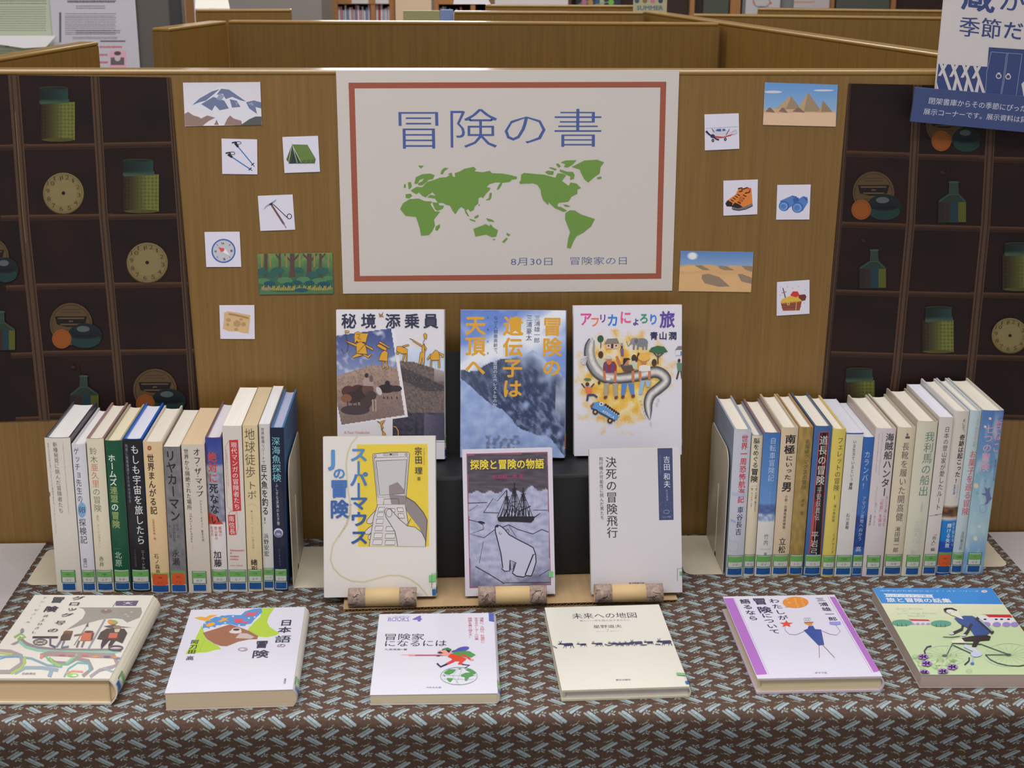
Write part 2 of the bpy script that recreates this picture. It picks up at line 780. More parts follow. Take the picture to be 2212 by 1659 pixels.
def carrel_panel(a, b, th, label, z0=FLOOR, top=HT, side=1, ends=True):
    """upright board from a to b (its face line), thickness to the left of a->b when side=1"""
    a, b = Vector((a[0], a[1], 0)), Vector((b[0], b[1], 0))
    L_ = (b-a).length
    ang = math.atan2(b.y-a.y, b.x-a.x)
    M = Matrix.Translation((a.x, a.y, z0)) @ Matrix.Rotation(ang, 4, 'Z')
    r = empty('carrel_panel', M, label, 'partition')
    y0, y1 = (0, th) if side > 0 else (-th, 0)
    h = top-z0
    box('board', 0, L_, y0+0.0006, y1-0.0006, 0, h-0.006, WD, r)
    box('edge_band', 0, L_, y0, y1, h-0.006, h, WE, r, bevel=0.0022)
    return r


carrel_panel((-1.1, 0.0), (1.35, 0.0), 0.033, 'long front oak veneer panel behind the book display, bearing the title poster and cards')
carrel_panel((-0.624, 0.036), (-0.531, 0.442), 0.03, 'short slanting side panel at far left, directly behind the front panel', side=1)
carrel_panel((-0.482, 0.741), (-0.415, 0.943), 0.034, 'short slanting panel whose light end faces the viewer, left end of the back carrel panel', side=1)
carrel_panel((-0.414, 0.947), (0.484, 0.9095), 0.03, 'wide oak panel closing the middle carrel, just behind the front panel', side=1)
carrel_panel((0.733, 0.036), (0.395, 1.30), 0.032, 'long slanting side panel running back diagonally at the right', side=-1)
carrel_panel((-0.535, 1.31), (-0.339, 1.33), 0.03, 'short far panel with a free right end, in front of the grey wall at left', side=1)
carrel_panel((0.00, 1.275), (0.390, 1.262), 0.03, 'narrow second panel strip behind the middle carrel, right of the far white shelf card', side=1)
carrel_panel((0.07, 1.53), (0.42, 1.515), 0.03, 'third and farthest panel strip in the middle, below the white far board', side=1)
carrel_panel((0.482, 1.19), (1.35, 1.03), 0.03, 'panel right of the diagonal side panel, nearer of the two level ones at right', side=1)
carrel_panel((0.66, 1.42), (1.6, 1.26), 0.03, 'farther of the two level panels at upper right, left of the season sign', side=1)

# glossy grey-white cover sheet on the left rear carrel top, with two red tabs
# ------------------------------------------------------------------ notice stand with papers (far left)
gm = mat('grey_panel', (96, 92, 88), 0.7)
NB = empty('notice_stand', (-0.9, 1.93, FLOOR), 'dark grey notice stand holding two printed sheets behind the left carrels', 'notice stand')
box('panel', -0.45, 0.195, 0.0, 0.02, 0.75, 2.2, gm, NB)
for q in ((0.195, 0.225, -0.004, 0.024, 0.03, 2.2), (-0.48, -0.45, -0.004, 0.024, 0.03, 2.2)):
    box('frame_post', *q, mat('black_post', (58, 58, 60), 0.5), NB)
box('bright_post', 0.2275, 0.235, -0.012, -0.004, 0.05, 2.2, mat('chrome', (200, 200, 205), 0.15, 1.0), NB)
for q in ((0.17, 0.25, -0.2, 0.22, 0, 0.03), (-0.5, -0.42, -0.2, 0.22, 0, 0.03)):
    box('foot', *q, mat('black_post', (58, 58, 60), 0.5), NB)


def sheet(name, c, yv, w, h, fr, col, draw, label, cat='notice', lam=False, th=0.0006, pr=None):
    """paper sheet hanging in plane y = yv; c = lower left (x, z)"""
    r = empty(name, (c[0], yv, c[1]), label, cat)
    box('paper', 0, w, -th, 0, 0, h, mat('paper_%d_%d_%d' % col, col, 0.6), r)
    if draw:
        def px(x, z):
            d = Vector((c[0]+x, yv-th, c[1]+z))-CAM
            return (1106+FPX*d.dot(RGT)/d.dot(FWD), 829.5-FPX*d.dot(UPV)/d.dot(FWD))
        cv = Canvas(fr, [px(0, h), px(w, h), px(w, 0), px(0, 0)], lambda u, v, l: (u*w, -th-l, h*(1-v)))
        draw(cv)
        cv.build('print', PRINTG if lam else PRINT, r)
    return r


def lines_of_text(cv, x0, x1, ys, h, col, seed=1):
    rr = random.Random(seed)
    for y in ys:
        x = x0
        while x < x1-8:
            w = rr.uniform(5, 13)
            cv.rect(x, y-h/2, min(x1, x+w), y+h/2, col)
            cv.lay -= cv.step
            x += w+rr.uniform(2, 4)
    cv.up()


def d_white(cv):
    g = (120, 118, 130)
    lines_of_text(cv, 575, 990, [8, 18], 11, (95, 92, 108), 1)
    lines_of_text(cv, 650, 900, [52, 70], 8, g, 2)
    cv.rect(505, 105, 523, 362, (105, 103, 115))
    lines_of_text(cv, 555, 990, [118, 137, 152, 170, 188, 206, 222, 240, 258, 276, 292], 7, g, 3)
    lines_of_text(cv, 650, 1030, [262, 280], 8, (110, 108, 120), 4)
    lines_of_text(cv, 620, 1010, [318, 330], 6, g, 5)
    cv.rect(855, 345, 1070, 358, (110, 108, 118))
    lines_of_text(cv, 850, 1045, [401], 17, (205, 95, 120), 6)
    lines_of_text(cv, 850, 925, [468, 532], 17, (205, 95, 120), 7)
    cv.rect(937, 430, 1077, 590, (228, 180, 196))
    cv.ell(1003, 455, 30, 18, (90, 82, 92))
    cv.rect(945, 490, 1060, 555, (112, 100, 112))
    cv.ell(1003, 500, 25, 22, (210, 200, 205))


def d_green(cv):
    g = (128, 140, 122)
    lines_of_text(cv, -320, 400, [8, 30], 9, (120, 132, 116), 11)
    lines_of_text(cv, -300, 395, [60, 80, 100, 120, 140, 160, 180, 200, 220, 240, 260], 6, g, 12)
    cv.rect(45, 340, 80, 400, (105, 110, 100))
    lines_of_text(cv, -200, 110, [435, 455], 8, g, 13)


frL = (0, 0, 3.95)
sheet('notice_sheet', (-1.19, 0.40), 1.926, 0.206, 0.29, frL, (193, 203, 180), d_green, 'pale green printed notice sheet at the upper left corner', lam=True)
sheet('notice_sheet', (-0.995, 0.41), 1.9225, 0.2085, 0.295, frL, (205, 203, 216), d_white, 'white printed notice with red lines, right of the pale green sheet')
# white strip built in place of the light glare on the green sheet
glare_outline = [(-0.10, -0.012), (0.02, -0.030), (0.075, -0.027), (0.098, -0.004), (0.10, 0.0), (-0.10, 0.0)]
o = prism('glare_strip', glare_outline, 0.0, 0.006, mat('glare_white', (250, 250, 255), 0.15, coat=0.6), None, mapf=lambda x, y, z: (-1.085+x, 1.912-z, 0.518+y))
tag(o, 'white curved strip shaped as the light glare on the pale green notice', 'glare')

# ------------------------------------------------------------------ far library furniture
OR = wood('orange_oak', (176, 126, 78), (160, 110, 64), axis=2)
ORD = mat('orange_oak_dark', (128, 84, 52), 0.6)
FY = 4.5


def far_shelf(x0, x1, label, books, div=None, seed=3, labels=()):
    r = empty('bookshelf', ((x0+x1)/2, FY, FLOOR), label, 'bookshelf')
    xa, xb = x0-(x0+x1)/2, x1-(x0+x1)/2
    hh = 1.45
    for a in (xa, xb-0.02)+((div-(x0+x1)/2,) if div else ()):
        box('side_panel', a, a+0.02, 0, 0.26, 0, hh, OR, r)
    box('back_panel', xa, xb, 0.262, 0.27, 0, hh, ORD, r)
    for z in (0.0, 0.45, 0.94, 1.175, hh-0.026):
        box('shelf_board', xa+0.02, xb-0.02, 0.004, 0.26, z+0.0, z+0.025, OR, r)
    box('top_rail', xa+0.02, xb-0.02, -0.004, 0.0035, 1.166, 1.2, OR, r)
    for (a, b) in labels:
        box('label_card', a-(x0+x1)/2, b-(x0+x1)/2, -0.006, -0.0045, 1.168, 1.198, mat('paper_card', (212, 205, 205), 0.6), r)
    rr = random.Random(seed)
    num = [0]
    for (a, b, n, cs, bh) in books:
        x = a
        w = (b-a)/n
        for i in range(n):
            bw = w*rr.uniform(0.8, 1.0)
            hb = bh*rr.uniform(0.86, 1.0)
            c = cs[i % len(cs)]
            o = box('library_book', x, x+bw-0.001, FY+0.02, FY+0.17, FLOOR+0.9655, FLOOR+0.9655+hb, mat('far_spine_%d_%d_%d' % c, c, 0.6))
            side = 'left' if seed == 3 else 'right'
            num[0] += 1
            tag(o, '%s spine, %s from the left on the %s far bookshelf' % (CN[c], ORDW[num[0]-1], side), 'book', 'library books on the %s far shelf' % side)
            x += w
    return r


ORDW = ['first', 'second', 'third', 'fourth', 'fifth', 'sixth', 'seventh', 'eighth', 'ninth', 'tenth', 'eleventh', 'twelfth', 'thirteenth', 'fourteenth', 'fifteenth', 'sixteenth', 'seventeenth', 'eighteenth', 'nineteenth', 'twentieth', 'twenty-first', 'twenty-second', 'twenty-third']
CN = {(215, 212, 222): 'blurred whitish', (205, 140, 145): 'blurred pink', (130, 145, 185): 'blurred pale blue', (180, 178, 190): 'blurred grey', (190, 70, 60): 'blurred red', (150, 120, 150): 'blurred mauve', (150, 165, 150): 'blurred grey-green'}
WB, PK, BL2, GR, RD = (215, 212, 222), (205, 140, 145), (130, 145, 185), (180, 178, 190), (190, 70, 60)
far_shelf(-0.51, -0.252, 'left far orange oak bookshelf, above the middle of the poster\'s left edge', [(-0.489, -0.355, 15, [WB, PK, GR, WB, BL2, WB, PK, GR, (150, 120, 150)], 0.20), (-0.33, -0.272, 6, [WB, RD, WB, GR, WB], 0.205)], div=-0.352, seed=3, labels=[(-0.43, -0.36), (-0.33, -0.275)])
far_shelf(-0.085, 0.16, 'right far orange oak bookshelf, above the poster title', [(-0.06, 0.035, 10, [GR, WB, (150, 165, 150), PK, WB, RD], 0.19), (0.094, 0.138, 5, [WB, PK, (150, 120, 150), RD], 0.16)], div=0.07, seed=5, labels=[(0.03, 0.068), (0.09, 0.13)])
o = box('poster_board', -0.246, -0.095, 4.47, 4.485, 0.0, 0.75, mat('cream_paper', (214, 188, 160), 0.7))
tag(o, 'cream paper panel standing between the two far bookshelves', 'board')
boxes('stand_leg', [(-0.24, -0.23, 4.47, 4.485, FLOOR, 0.0), (-0.11, -0.10, 4.47, 4.485, FLOOR, 0.0)], OR, o)
o = box('white_board', 0.17, 0.475, 4.40, 4.42, 0.452, 0.95, mat('whiteboard_white', (208, 204, 202), 0.5))
tag(o, 'large white board standing far behind, above the poster\'s right half', 'board')
boxes('stand_leg', [(0.18, 0.2, 4.40, 4.42, FLOOR, 0.452), (0.445, 0.465, 4.40, 4.42, FLOOR, 0.452)], OR, o)
o = box('wooden_column', 0.478, 0.492, 4.44, 4.50, FLOOR, 1.2, mat('brown_post', (98, 66, 44), 0.6))
tag(o, 'thin brown post right of the far white board', 'post')
# dark display cabinet
DC = empty('display_cabinet', (1.0, 4.62, FLOOR), 'dark glazed cabinet with orange wooden posts at the upper right', 'cabinet')
box('body', -0.5, 1.35, 0.02, 0.35, 0, 1.5, mat('dark_cabinet', (52, 36, 32), 0.5), DC)
for a, b in ((0.02, 0.04), (0.196, 0.24), (0.60, 0.65), (0.90, 0.92)):
    box('post', a, b, -0.01, 0.0195, 0, 1.5, OR, DC)
box('glass_pane', 0.08, 0.19, 0.0, 0.0195, 0.3, 1.45, mat('green_grey_glass', (78, 84, 74), 0.2), DC)
box('glass_pane', 0.66, 0.895, 0.0, 0.0195, 0.3, 1.45, mat('green_grey_glass', (78, 84, 74), 0.2), DC)
box('grey_panel', 0.25, 0.595, 0.0, 0.0195, 0.3, 1.45, mat('pale_grey_panel', (128, 130, 128), 0.6), DC)


def d_orn(cv):
    for x, c in ((1262, (205, 120, 160)), (1275, (190, 150, 90)), (1300, (170, 190, 140)), (1320, (120, 190, 80)), (1290, (70, 90, 130))):
        cv.ell(x, 5, 6, 7, c)
    cv.line([(1250, 10), (1268, 2), (1282, 11), (1318, 3)], 2, (150, 150, 120))


sheet('notice_sheet', (0.52, 0.43), 4.55, 0.19, 0.15, (0, 0, 1), (48, 52, 72), d_orn, 'dark blue far poster with coloured blossoms, above the poster\'s right corner')


def d_sum(cv):
    for i, c in enumerate(((70, 90, 110), (130, 110, 70), (190, 120, 140), (60, 70, 110))):
        cv.ell(1376+i*17, 2, 5, 5, c)
    cv.ht('SUMMER', (1376, 17), (1432, 17), 13, (88, 120, 130), 0.03)


_p, _q = hit((1368, 0), 1, 1.45), hit((1440, 28), 1, 1.45)
sheet('notice_sheet', (_p.x, _q.z), 1.45, _q.x-_p.x, 0.09, (0, 0, 1), (176, 172, 138), d_sum, 'beige far poster reading summer in blue-grey capitals')
sheet('notice_sheet', (1.26, 0.41), 4.60, 0.15, 0.15, (0, 0, 1), (200, 196, 200), lambda cv: (cv.ring(1645, 4, 18, 12, 2, (130, 110, 130)), cv.ell(1629, 7, 2.5, 3, (220, 110, 80)), cv.ell(1665, 7, 2.5, 3, (220, 110, 80)), cv.rect(1632, 13, 1660, 15, (120, 130, 170))), 'white far poster with a ringed emblem and orange tassels')
sheet('notice_sheet', (1.47, 0.41), 4.60, 0.155, 0.15, (0, 0, 1), (198, 190, 192), lambda cv: cv.rect(1705, 3, 1760, 6, (205, 150, 130)), 'plain whitish far poster with a pinkish line, right of the emblem poster')
# grey far wall part at left, white column and tilted card
o = box('grey_screen', -0.98, -0.53, 4.2, 4.23, FLOOR, 1.4, mat('screen_grey', (132, 126, 122), 0.8))
tag(o, 'plain grey screen far behind, above the free panel end at left', 'screen')
o = box('column', -1.055, -0.985, 4.3, 4.4, FLOOR, 1.9, mat('white_column', (235, 238, 244), 0.5))
tag(o, 'slim bright white column beside the grey far screen', 'column')
o = box('orange_panel', -1.30, -1.06, 4.5, 4.53, FLOOR, 1.2, OR)
tag(o, 'orange wooden end panel left of the white far column', 'panel')
o = prism('tilted_card', [(-0.09, 0), (0.055, 0), (0.035, 0.082), (-0.09, 0.078)], 0, 0.004, mat('cream_card', (214, 212, 205), 0.6), mapf=lambda x, y, z: (-0.497+x*0.5, 1.352-z+y*0.35, 0.618+y*0.42))
tag(o, 'small white card leaning on top of the short far panel at left', 'card')
o.location.z = -0.004
# tray and small things on the middle-far shelves
o = prism('open_white_book', [(-0.075, 0), (0.06, 0.0), (0.045, 0.022), (-0.04, 0.03), (-0.07, 0.03)], 0, 0.05, mat('bright_white_paper', (248, 248, 255), 0.3, coat=0.5), mapf=lambda x, y, z: (0.045+x*0.62, 1.545-z*0.3, 0.615+y*0.7))
tag(o, 'bright white open leaflet on top of the far middle panels', 'leaflet')
o = box('green_book', -0.105, -0.03, 1.283, 1.30, HT-0.025, HT+0.0, mat('olive_cover', (150, 148, 104), 0.6))
tag(o, 'olive green book lying behind the middle carrel, left of a blue one', 'book')
o = box('blue_book', -0.028, -0.002, 1.283, 1.30, HT-0.025, HT+0.002, mat('blue_cover', (116, 138, 186), 0.6))
tag(o, 'small pale blue book right of the olive green one', 'book')
o = box('book_cart', -0.13, -0.0015, 1.27, 1.31, FLOOR, HT-0.0255, mat('cart_grey', (120, 105, 80), 0.7))
tag(o, 'low olive-brown box carrying the green and blue books behind the middle carrel', 'box')

# woven selvage strip along the cloth's right edge
V, F, UV = [], [], []
for j in range(41):
    y = CY1+(EDGE+0.012-CY1)*j/40
    for x, u in ((CX1-0.013, 0.0), (CX1+0.0012, 0.42)):
        V.append((x, y, 0.0008))
        UV.append((-(CY1-y)/0.021+0.2, u+0.3))
    if j:
        k = 2*j
        F.append((k-2, k, k+1, k-1))
hm = mesh_obj('hem', V, F, CLOTHM, cl)
ul = hm.data.uv_layers.new(name='UVMap')
for lp in hm.data.loops:
    ul.data[lp.index].uv = UV[lp.vertex_index]
# ================================================================== SHEETS ON THE FRONT PANEL


def wall_sheet(name, px, fr, col, draw, label, cat, yv=-0.0008, th=0.0006, lam=False, group=None, rc=0.0, curl=0.0):
    P = [hit(p, 1, yv) for p in px]          # TL TR BR BL on the sheet's front plane
    c = (P[2]+P[3])/2
    r = empty(name, (c.x, yv, c.z), label, cat, group)
    Q = [(p.x-c.x, p.z-c.z) for p in P]

    def bil(u, v, l):
        a = (Q[0][0]*(1-u)+Q[1][0]*u, Q[0][1]*(1-u)+Q[1][1]*u)
        b = (Q[3][0]*(1-u)+Q[2][0]*u, Q[3][1]*(1-u)+Q[2][1]*u)
        return (a[0]*(1-v)+b[0]*v, -l, a[1]*(1-v)+b[1]*v)
    m = mat('paper_%d_%d_%d' % tuple(col), col, 0.6)
    prism('paper', [Q[3], Q[2], Q[1], Q[0]], 0, th, m, r, mapf=lambda x, y, z: (x, z, y))
    cv = Canvas(fr, px, bil)
    cv.cen = px[0]
    draw(cv)
    if name == 'shelf_poster':       # a dim, low-key print
        cv.C = [tuple(q*0.52 for q in c_) for c_ in cv.C]
    if cv.F:
        cv.build('print', PRINTG if lam else PRINT, r)
    return r


# ---- title poster
def d_poster(cv):
    bc = (158, 88, 70)
    for q in ([(96, 112), (2094, 106), (2092, 142), (96, 148)], [(130, 1328), (2062, 1310), (2060, 1345), (132, 1362)],
              [(96, 112), (133, 112), (168, 1360), (132, 1362)], [(2058, 106), (2094, 106), (2062, 1345), (2028, 1345)]):
        cv.poly(q, bc)
    B = (76, 98, 158)
    for ch, x0, x1, y, h in (('冒', 412, 662, 405, 0), ('険', 738, 1032, 398, 0), ('の', 1078, 1336, 400, 0), ('書', 1392, 1686, 395, 0)):
        hh = {'冒': 270, '険': 268, 'の': 232, '書': 262}[ch]
        cv.ht(ch, (x0, y), (x1, y), hh, B, -0.009)
    cv.ht('8月30日', (1118, 1236), (1378, 1235), 56, B, -0.008)
    cv.ht('冒険家の日', (1492, 1232), (1845, 1231), 54, B, -0.008)
    G = (112, 150, 72)
    L_ = [
        # eurasia
        [(487, 788), (523, 766), (560, 768), (590, 735), (635, 722), (672, 708), (712, 705), (732, 692), (722, 684), (745, 676), (752, 700), (768, 704), (764, 680), (798, 668), (825, 652), (885, 640), (900, 655), (888, 668), (940, 674), (985, 665), (1000, 680), (1060, 682), (1110, 690), (1157, 703), (1153, 718), (1125, 720), (1110, 735), (1062, 740), (1060, 755), (1040, 782), (1028, 784), (1040, 755), (1054, 738), (1020, 738), (982, 748), (965, 768), (990, 772), (982, 788), (962, 808), (942, 838), (930, 828), (914, 838), (912, 870), (890, 890), (884, 912), (862, 922), (850, 905), (835, 912), (855, 950), (848, 952), (832, 930), (825, 905), (805, 892), (790, 905), (768, 938), (750, 915), (735, 885), (710, 878), (688, 866), (660, 868), (640, 840), (592, 832), (610, 815), (645, 822), (625, 800), (605, 812), (582, 832), (560, 822), (538, 800), (525, 812), (500, 800)],
        [(455, 835), (456, 812), (485, 808), (498, 822), (478, 838)],
        [(510, 745), (520, 705), (560, 686), (610, 682), (638, 692), (628, 716), (600, 722), (575, 745), (560, 756), (535, 756), (535, 742), (560, 730), (572, 712), (545, 722), (528, 748)],
        [(440, 868), (482, 842), (540, 840), (575, 855), (622, 858), (612, 876), (640, 920), (672, 922), (634, 972), (640, 1010), (620, 1050), (600, 1070), (552, 1073), (545, 1030), (533, 992), (520, 955), (455, 948), (420, 905)],
        [(622, 862), (660, 866), (668, 882), (697, 884), (690, 902), (655, 918), (640, 905)],
        [(670, 1000), (672, 1018), (655, 1042), (642, 1038), (645, 1015)],
        [(675, 685), (682, 660), (700, 645), (725, 648), (700, 665), (690, 685)],
        [(533, 632), (570, 632), (552, 650)], [(470, 738), (488, 735), (495, 765), (475, 782)], [(445, 750), (456, 748), (456, 772), (444, 770)],
        [(983, 805), (998, 802), (994, 835), (985, 848), (958, 850), (980, 835)], [(890, 952), (915, 940), (912, 958), (888, 966)],
        [(855, 965), (895, 978), (892, 986), (862, 975)], [(960, 962), (1000, 972), (1016, 986), (975, 982)], [(912, 876), (924, 878), (918, 886)],
        [(882, 1030), (930, 1012), (958, 1000), (982, 1012), (990, 1000), (1008, 1022), (1036, 1038), (1025, 1078), (1000, 1082), (960, 1065), (895, 1078)],
        [(1000, 1096), (1022, 1094), (1012, 1102)], [(1092, 1055), (1114, 1066), (1105, 1076), (1090, 1068)], [(1062, 1112), (1090, 1085), (1098, 1092), (1075, 1118)],
        # north america
        [(1182, 690), (1200, 678), (1330, 690), (1398, 708), (1410, 680), (1440, 682), (1465, 692), (1437, 728), (1458, 742), (1480, 760), (1492, 738), (1530, 745), (1558, 772), (1535, 782), (1535, 808), (1500, 825), (1478, 858), (1418, 866), (1408, 878), (1415, 890), (1432, 892), (1470, 915), (1450, 922), (1395, 900), (1355, 862), (1352, 880), (1320, 848), (1308, 815), (1305, 785), (1285, 752), (1258, 742), (1175, 746), (1170, 735), (1180, 728)],
        [(1460, 930), (1490, 912), (1520, 915), (1560, 940), (1645, 968), (1620, 1015), (1570, 1055), (1530, 1075), (1510, 1110), (1492, 1154), (1470, 1148), (1478, 1090), (1490, 1050), (1470, 1000), (1458, 968)],
        [(1500, 640), (1560, 610), (1580, 600), (1660, 595), (1703, 612), (1680, 640), (1675, 680), (1640, 705), (1603, 737), (1580, 718), (1560, 680), (1550, 655)],
        [(1658, 706), (1685, 700), (1688, 712), (1662, 718)], [(1332, 672), (1350, 664), (1388, 668), (1382, 690), (1350, 686)],
        [(1356, 646), (1372, 642), (1405, 654), (1398, 662)], [(1400, 622), (1415, 618), (1432, 636), (1418, 644)], [(1425, 655), (1470, 670), (1508, 672), (1518, 690), (1512, 715), (1490, 720), (1492, 700), (1460, 685), (1425, 668)],
        [(1430, 612), (1460, 600), (1530, 598), (1505, 625), (1475, 642), (1450, 640), (1462, 622)], [(1445, 876), (1475, 880), (1492, 890), (1460, 890)]]
    for p in L_:
        cv.poly(p, G)


wall_sheet('title_poster', [(725.6, 152.5), (1467.5, 151), (1452, 628), (741, 634.5)], (720, 140, 2.911), (206, 200, 196), d_poster, 'large off-white title poster with blue characters and green world map in a brown frame', 'poster')

WHT = (222, 220, 238)
fA, fB, fC, fD = (0, 0, 2.989), (0, 450, 2.989), (1480, 0, 3.022), (1450, 450, 2.903)


def cp(fr, *pts):
    return [(fr[0]+x/fr[2], fr[1]+y/fr[2]) for x, y in pts]


def d_mount(cv):
    cv.field(1182, 532, 1690, 812, 30, 16, lambda x, y: mixc((214, 212, 224), (230, 226, 232), (y-532)/280))
    cv.poly([(1215, 690), (1290, 630), (1370, 585), (1430, 558), (1480, 575), (1540, 615), (1590, 655), (1640, 645), (1685, 655), (1687, 745), (1560, 790), (1440, 800), (1300, 720), (1215, 700)], (222, 222, 234))
    bl = (112, 124, 158)
    for p in ([(1240, 680), (1290, 635), (1370, 590), (1420, 575), (1380, 610), (1330, 650), (1290, 660)], [(1430, 572), (1480, 578), (1590, 655), (1560, 650), (1500, 625), (1460, 640), (1440, 605), (1400, 612)], [(1300, 672), (1380, 625), (1450, 650), (1480, 700), (1420, 712), (1390, 680), (1370, 715), (1330, 690)], [(1485, 640), (1530, 650), (1555, 690), (1500, 695)], [(1590, 660), (1640, 648), (1686, 660), (1686, 700), (1650, 690), (1660, 735), (1610, 700)]):
        cv.poly(p, bl)
    for p in ([(1420, 600), (1450, 620), (1430, 650), (1400, 640)], [(1520, 655), (1540, 665), (1530, 685)], [(1600, 670), (1630, 660), (1640, 685)]):
        cv.poly(p, (150, 158, 186))
    br = (150, 126, 120)
    cv.poly([(1196, 812), (1192, 735), (1215, 722), (1250, 745), (1285, 755), (1300, 765), (1340, 745), (1392, 760), (1350, 780), (1310, 812)], br)
    cv.poly([(1385, 806), (1400, 772), (1415, 806)], br)
    cv.poly([(1450, 808), (1470, 765), (1488, 745), (1510, 765), (1560, 780), (1565, 808)], br)
    cv.poly([(1555, 808), (1610, 770), (1650, 752), (1689, 752), (1689, 806)], (92, 94, 96))


wall_sheet('picture_card', cp(fA, (1181, 534), (1680, 530), (1690, 806), (1195, 815)), fA, (226, 222, 230), d_mount, 'wide picture card of a snowy blue mountain, topmost at left', 'picture card')


def d_poles(cv):
    for (x0, y0, x1, y1) in ((1535, 945, 1632, 1062), (1495, 1012, 1615, 1092)):
        cv.line([(x0, y0), (x1, y1)], 7, (70, 120, 190))
        dx, dy = x1-x0, y1-y0
        l = math.hypot(dx, dy)
        dx, dy = dx/l, dy/l
        cv.line([(x0-dx*28, y0-dy*28), (x0+dx*6, y0+dy*6)], 15, (40, 44, 58))
        cv.line([(x0-38, y0-22), (x0-12, y0-28), (x0-5, y0-18)], 9, (40, 44, 58))
        cv.ring(x0+5, y0-22, 17, 9, 4, (40, 44, 58))
        cv.line([(x1-9, y1+7), (x1+9, y1-9)], 6, (40, 44, 58))
        cv.line([(x1, y1), (x1+dx*18, y1+dy*18)], 4, (40, 44, 58))


wall_sheet('picture_card', cp(fA, (1430, 895), (1660, 900), (1662, 1126), (1435, 1123)), fA, WHT, d_poles, 'square white card showing two blue trekking poles', 'picture card')


def d_tent(cv):
    cv.poly([(1848, 1030), (1885, 932), (1892, 940), (1868, 1056)], (86, 110, 60))
    cv.poly([(1862, 1056), (1888, 945), (1945, 1054)], (60, 80, 50))
    cv.poly([(1878, 1056), (1890, 985), (1915, 1056)], (48, 62, 66))
    cv.poly([(1886, 932), (1985, 934), (2040, 1028), (1938, 1034)], (104, 132, 70))
    cv.poly([(1938, 1034), (2038, 1028), (2032, 1054), (1945, 1054)], (86, 112, 56))
    cv.line([(1884, 936), (1862, 1060)], 3, (200, 200, 190))
    cv.line([(1888, 936), (1920, 1056)], 3, (200, 200, 190))
    cv.line([(1868, 1055), (2030, 1053)], 4, (60, 90, 110))
    for x in (1950, 1980, 2010, 2038):
        cv.line([(x, 1030), (x-8, 1062)], 2, (150, 150, 140))


wall_sheet('picture_card', cp(fA, (1823, 885), (2053, 877), (2066, 1109), (1837, 1117)), fA, WHT, d_tent, 'square white card showing a green ridge tent', 'picture card')


def d_axe(cv):
    cv.poly([(1700, 1355), (1715, 1330), (1742, 1312), (1785, 1285), (1780, 1300), (1755, 1320), (1725, 1335), (1708, 1350)], (152, 162, 190))
    cv.line([(1750, 1318), (1835, 1450)], 13, (118, 88, 88))
    cv.line([(1830, 1442), (1848, 1472)], 7, (140, 140, 160))
    cv.line([(1740, 1318), (1768, 1322), (1855, 1405)], 5, (36, 34, 42))
    cv.ring(1868, 1397, 14, 16, 5, (36, 34, 42))
    cv.line([(1738, 1322), (1760, 1310)], 8, (50, 48, 56))


wall_sheet('picture_card', cp(fA, (1664, 1265), (1889, 1256), (1906, 1483), (1681, 1491)), fA, WHT, d_axe, 'square white card showing an ice axe with a black strap', 'picture card')


def d_comp(cv):
    cv.ell(1443, 275, 78, 78, (66, 104, 176), n=32)
    cv.ell(1443, 275, 69, 69, (196, 196, 208), n=32)
    cv.poly([(1408, 248), (1448, 262), (1428, 284)], (222, 88, 84))
    cv.ell(1436, 267, 12, 12, (222, 88, 84))
    cv.poly([(1440, 285), (1455, 262), (1484, 304)], (236, 236, 240))
    g = (70, 74, 90)
    for t, x, y in (('N', 1438, 226), ('E', 1496, 274), ('S', 1448, 328), ('W', 1392, 278)):
        cv.ht(t, (x-7, y), (x+7, y), 18, g, 0.03)
    for a in (45, 135, 225, 315):
        c, s_ = math.cos(R(a)), math.sin(R(a))
        cv.line([(1443+50*c, 275+50*s_), (1443+62*c, 275+62*s_)], 3, g)


wall_sheet('picture_card', cp(fB, (1320, 153), (1547, 151), (1558, 378), (1332, 379)), fB, WHT, d_comp, 'square white card showing a round blue-rimmed compass', 'picture card')


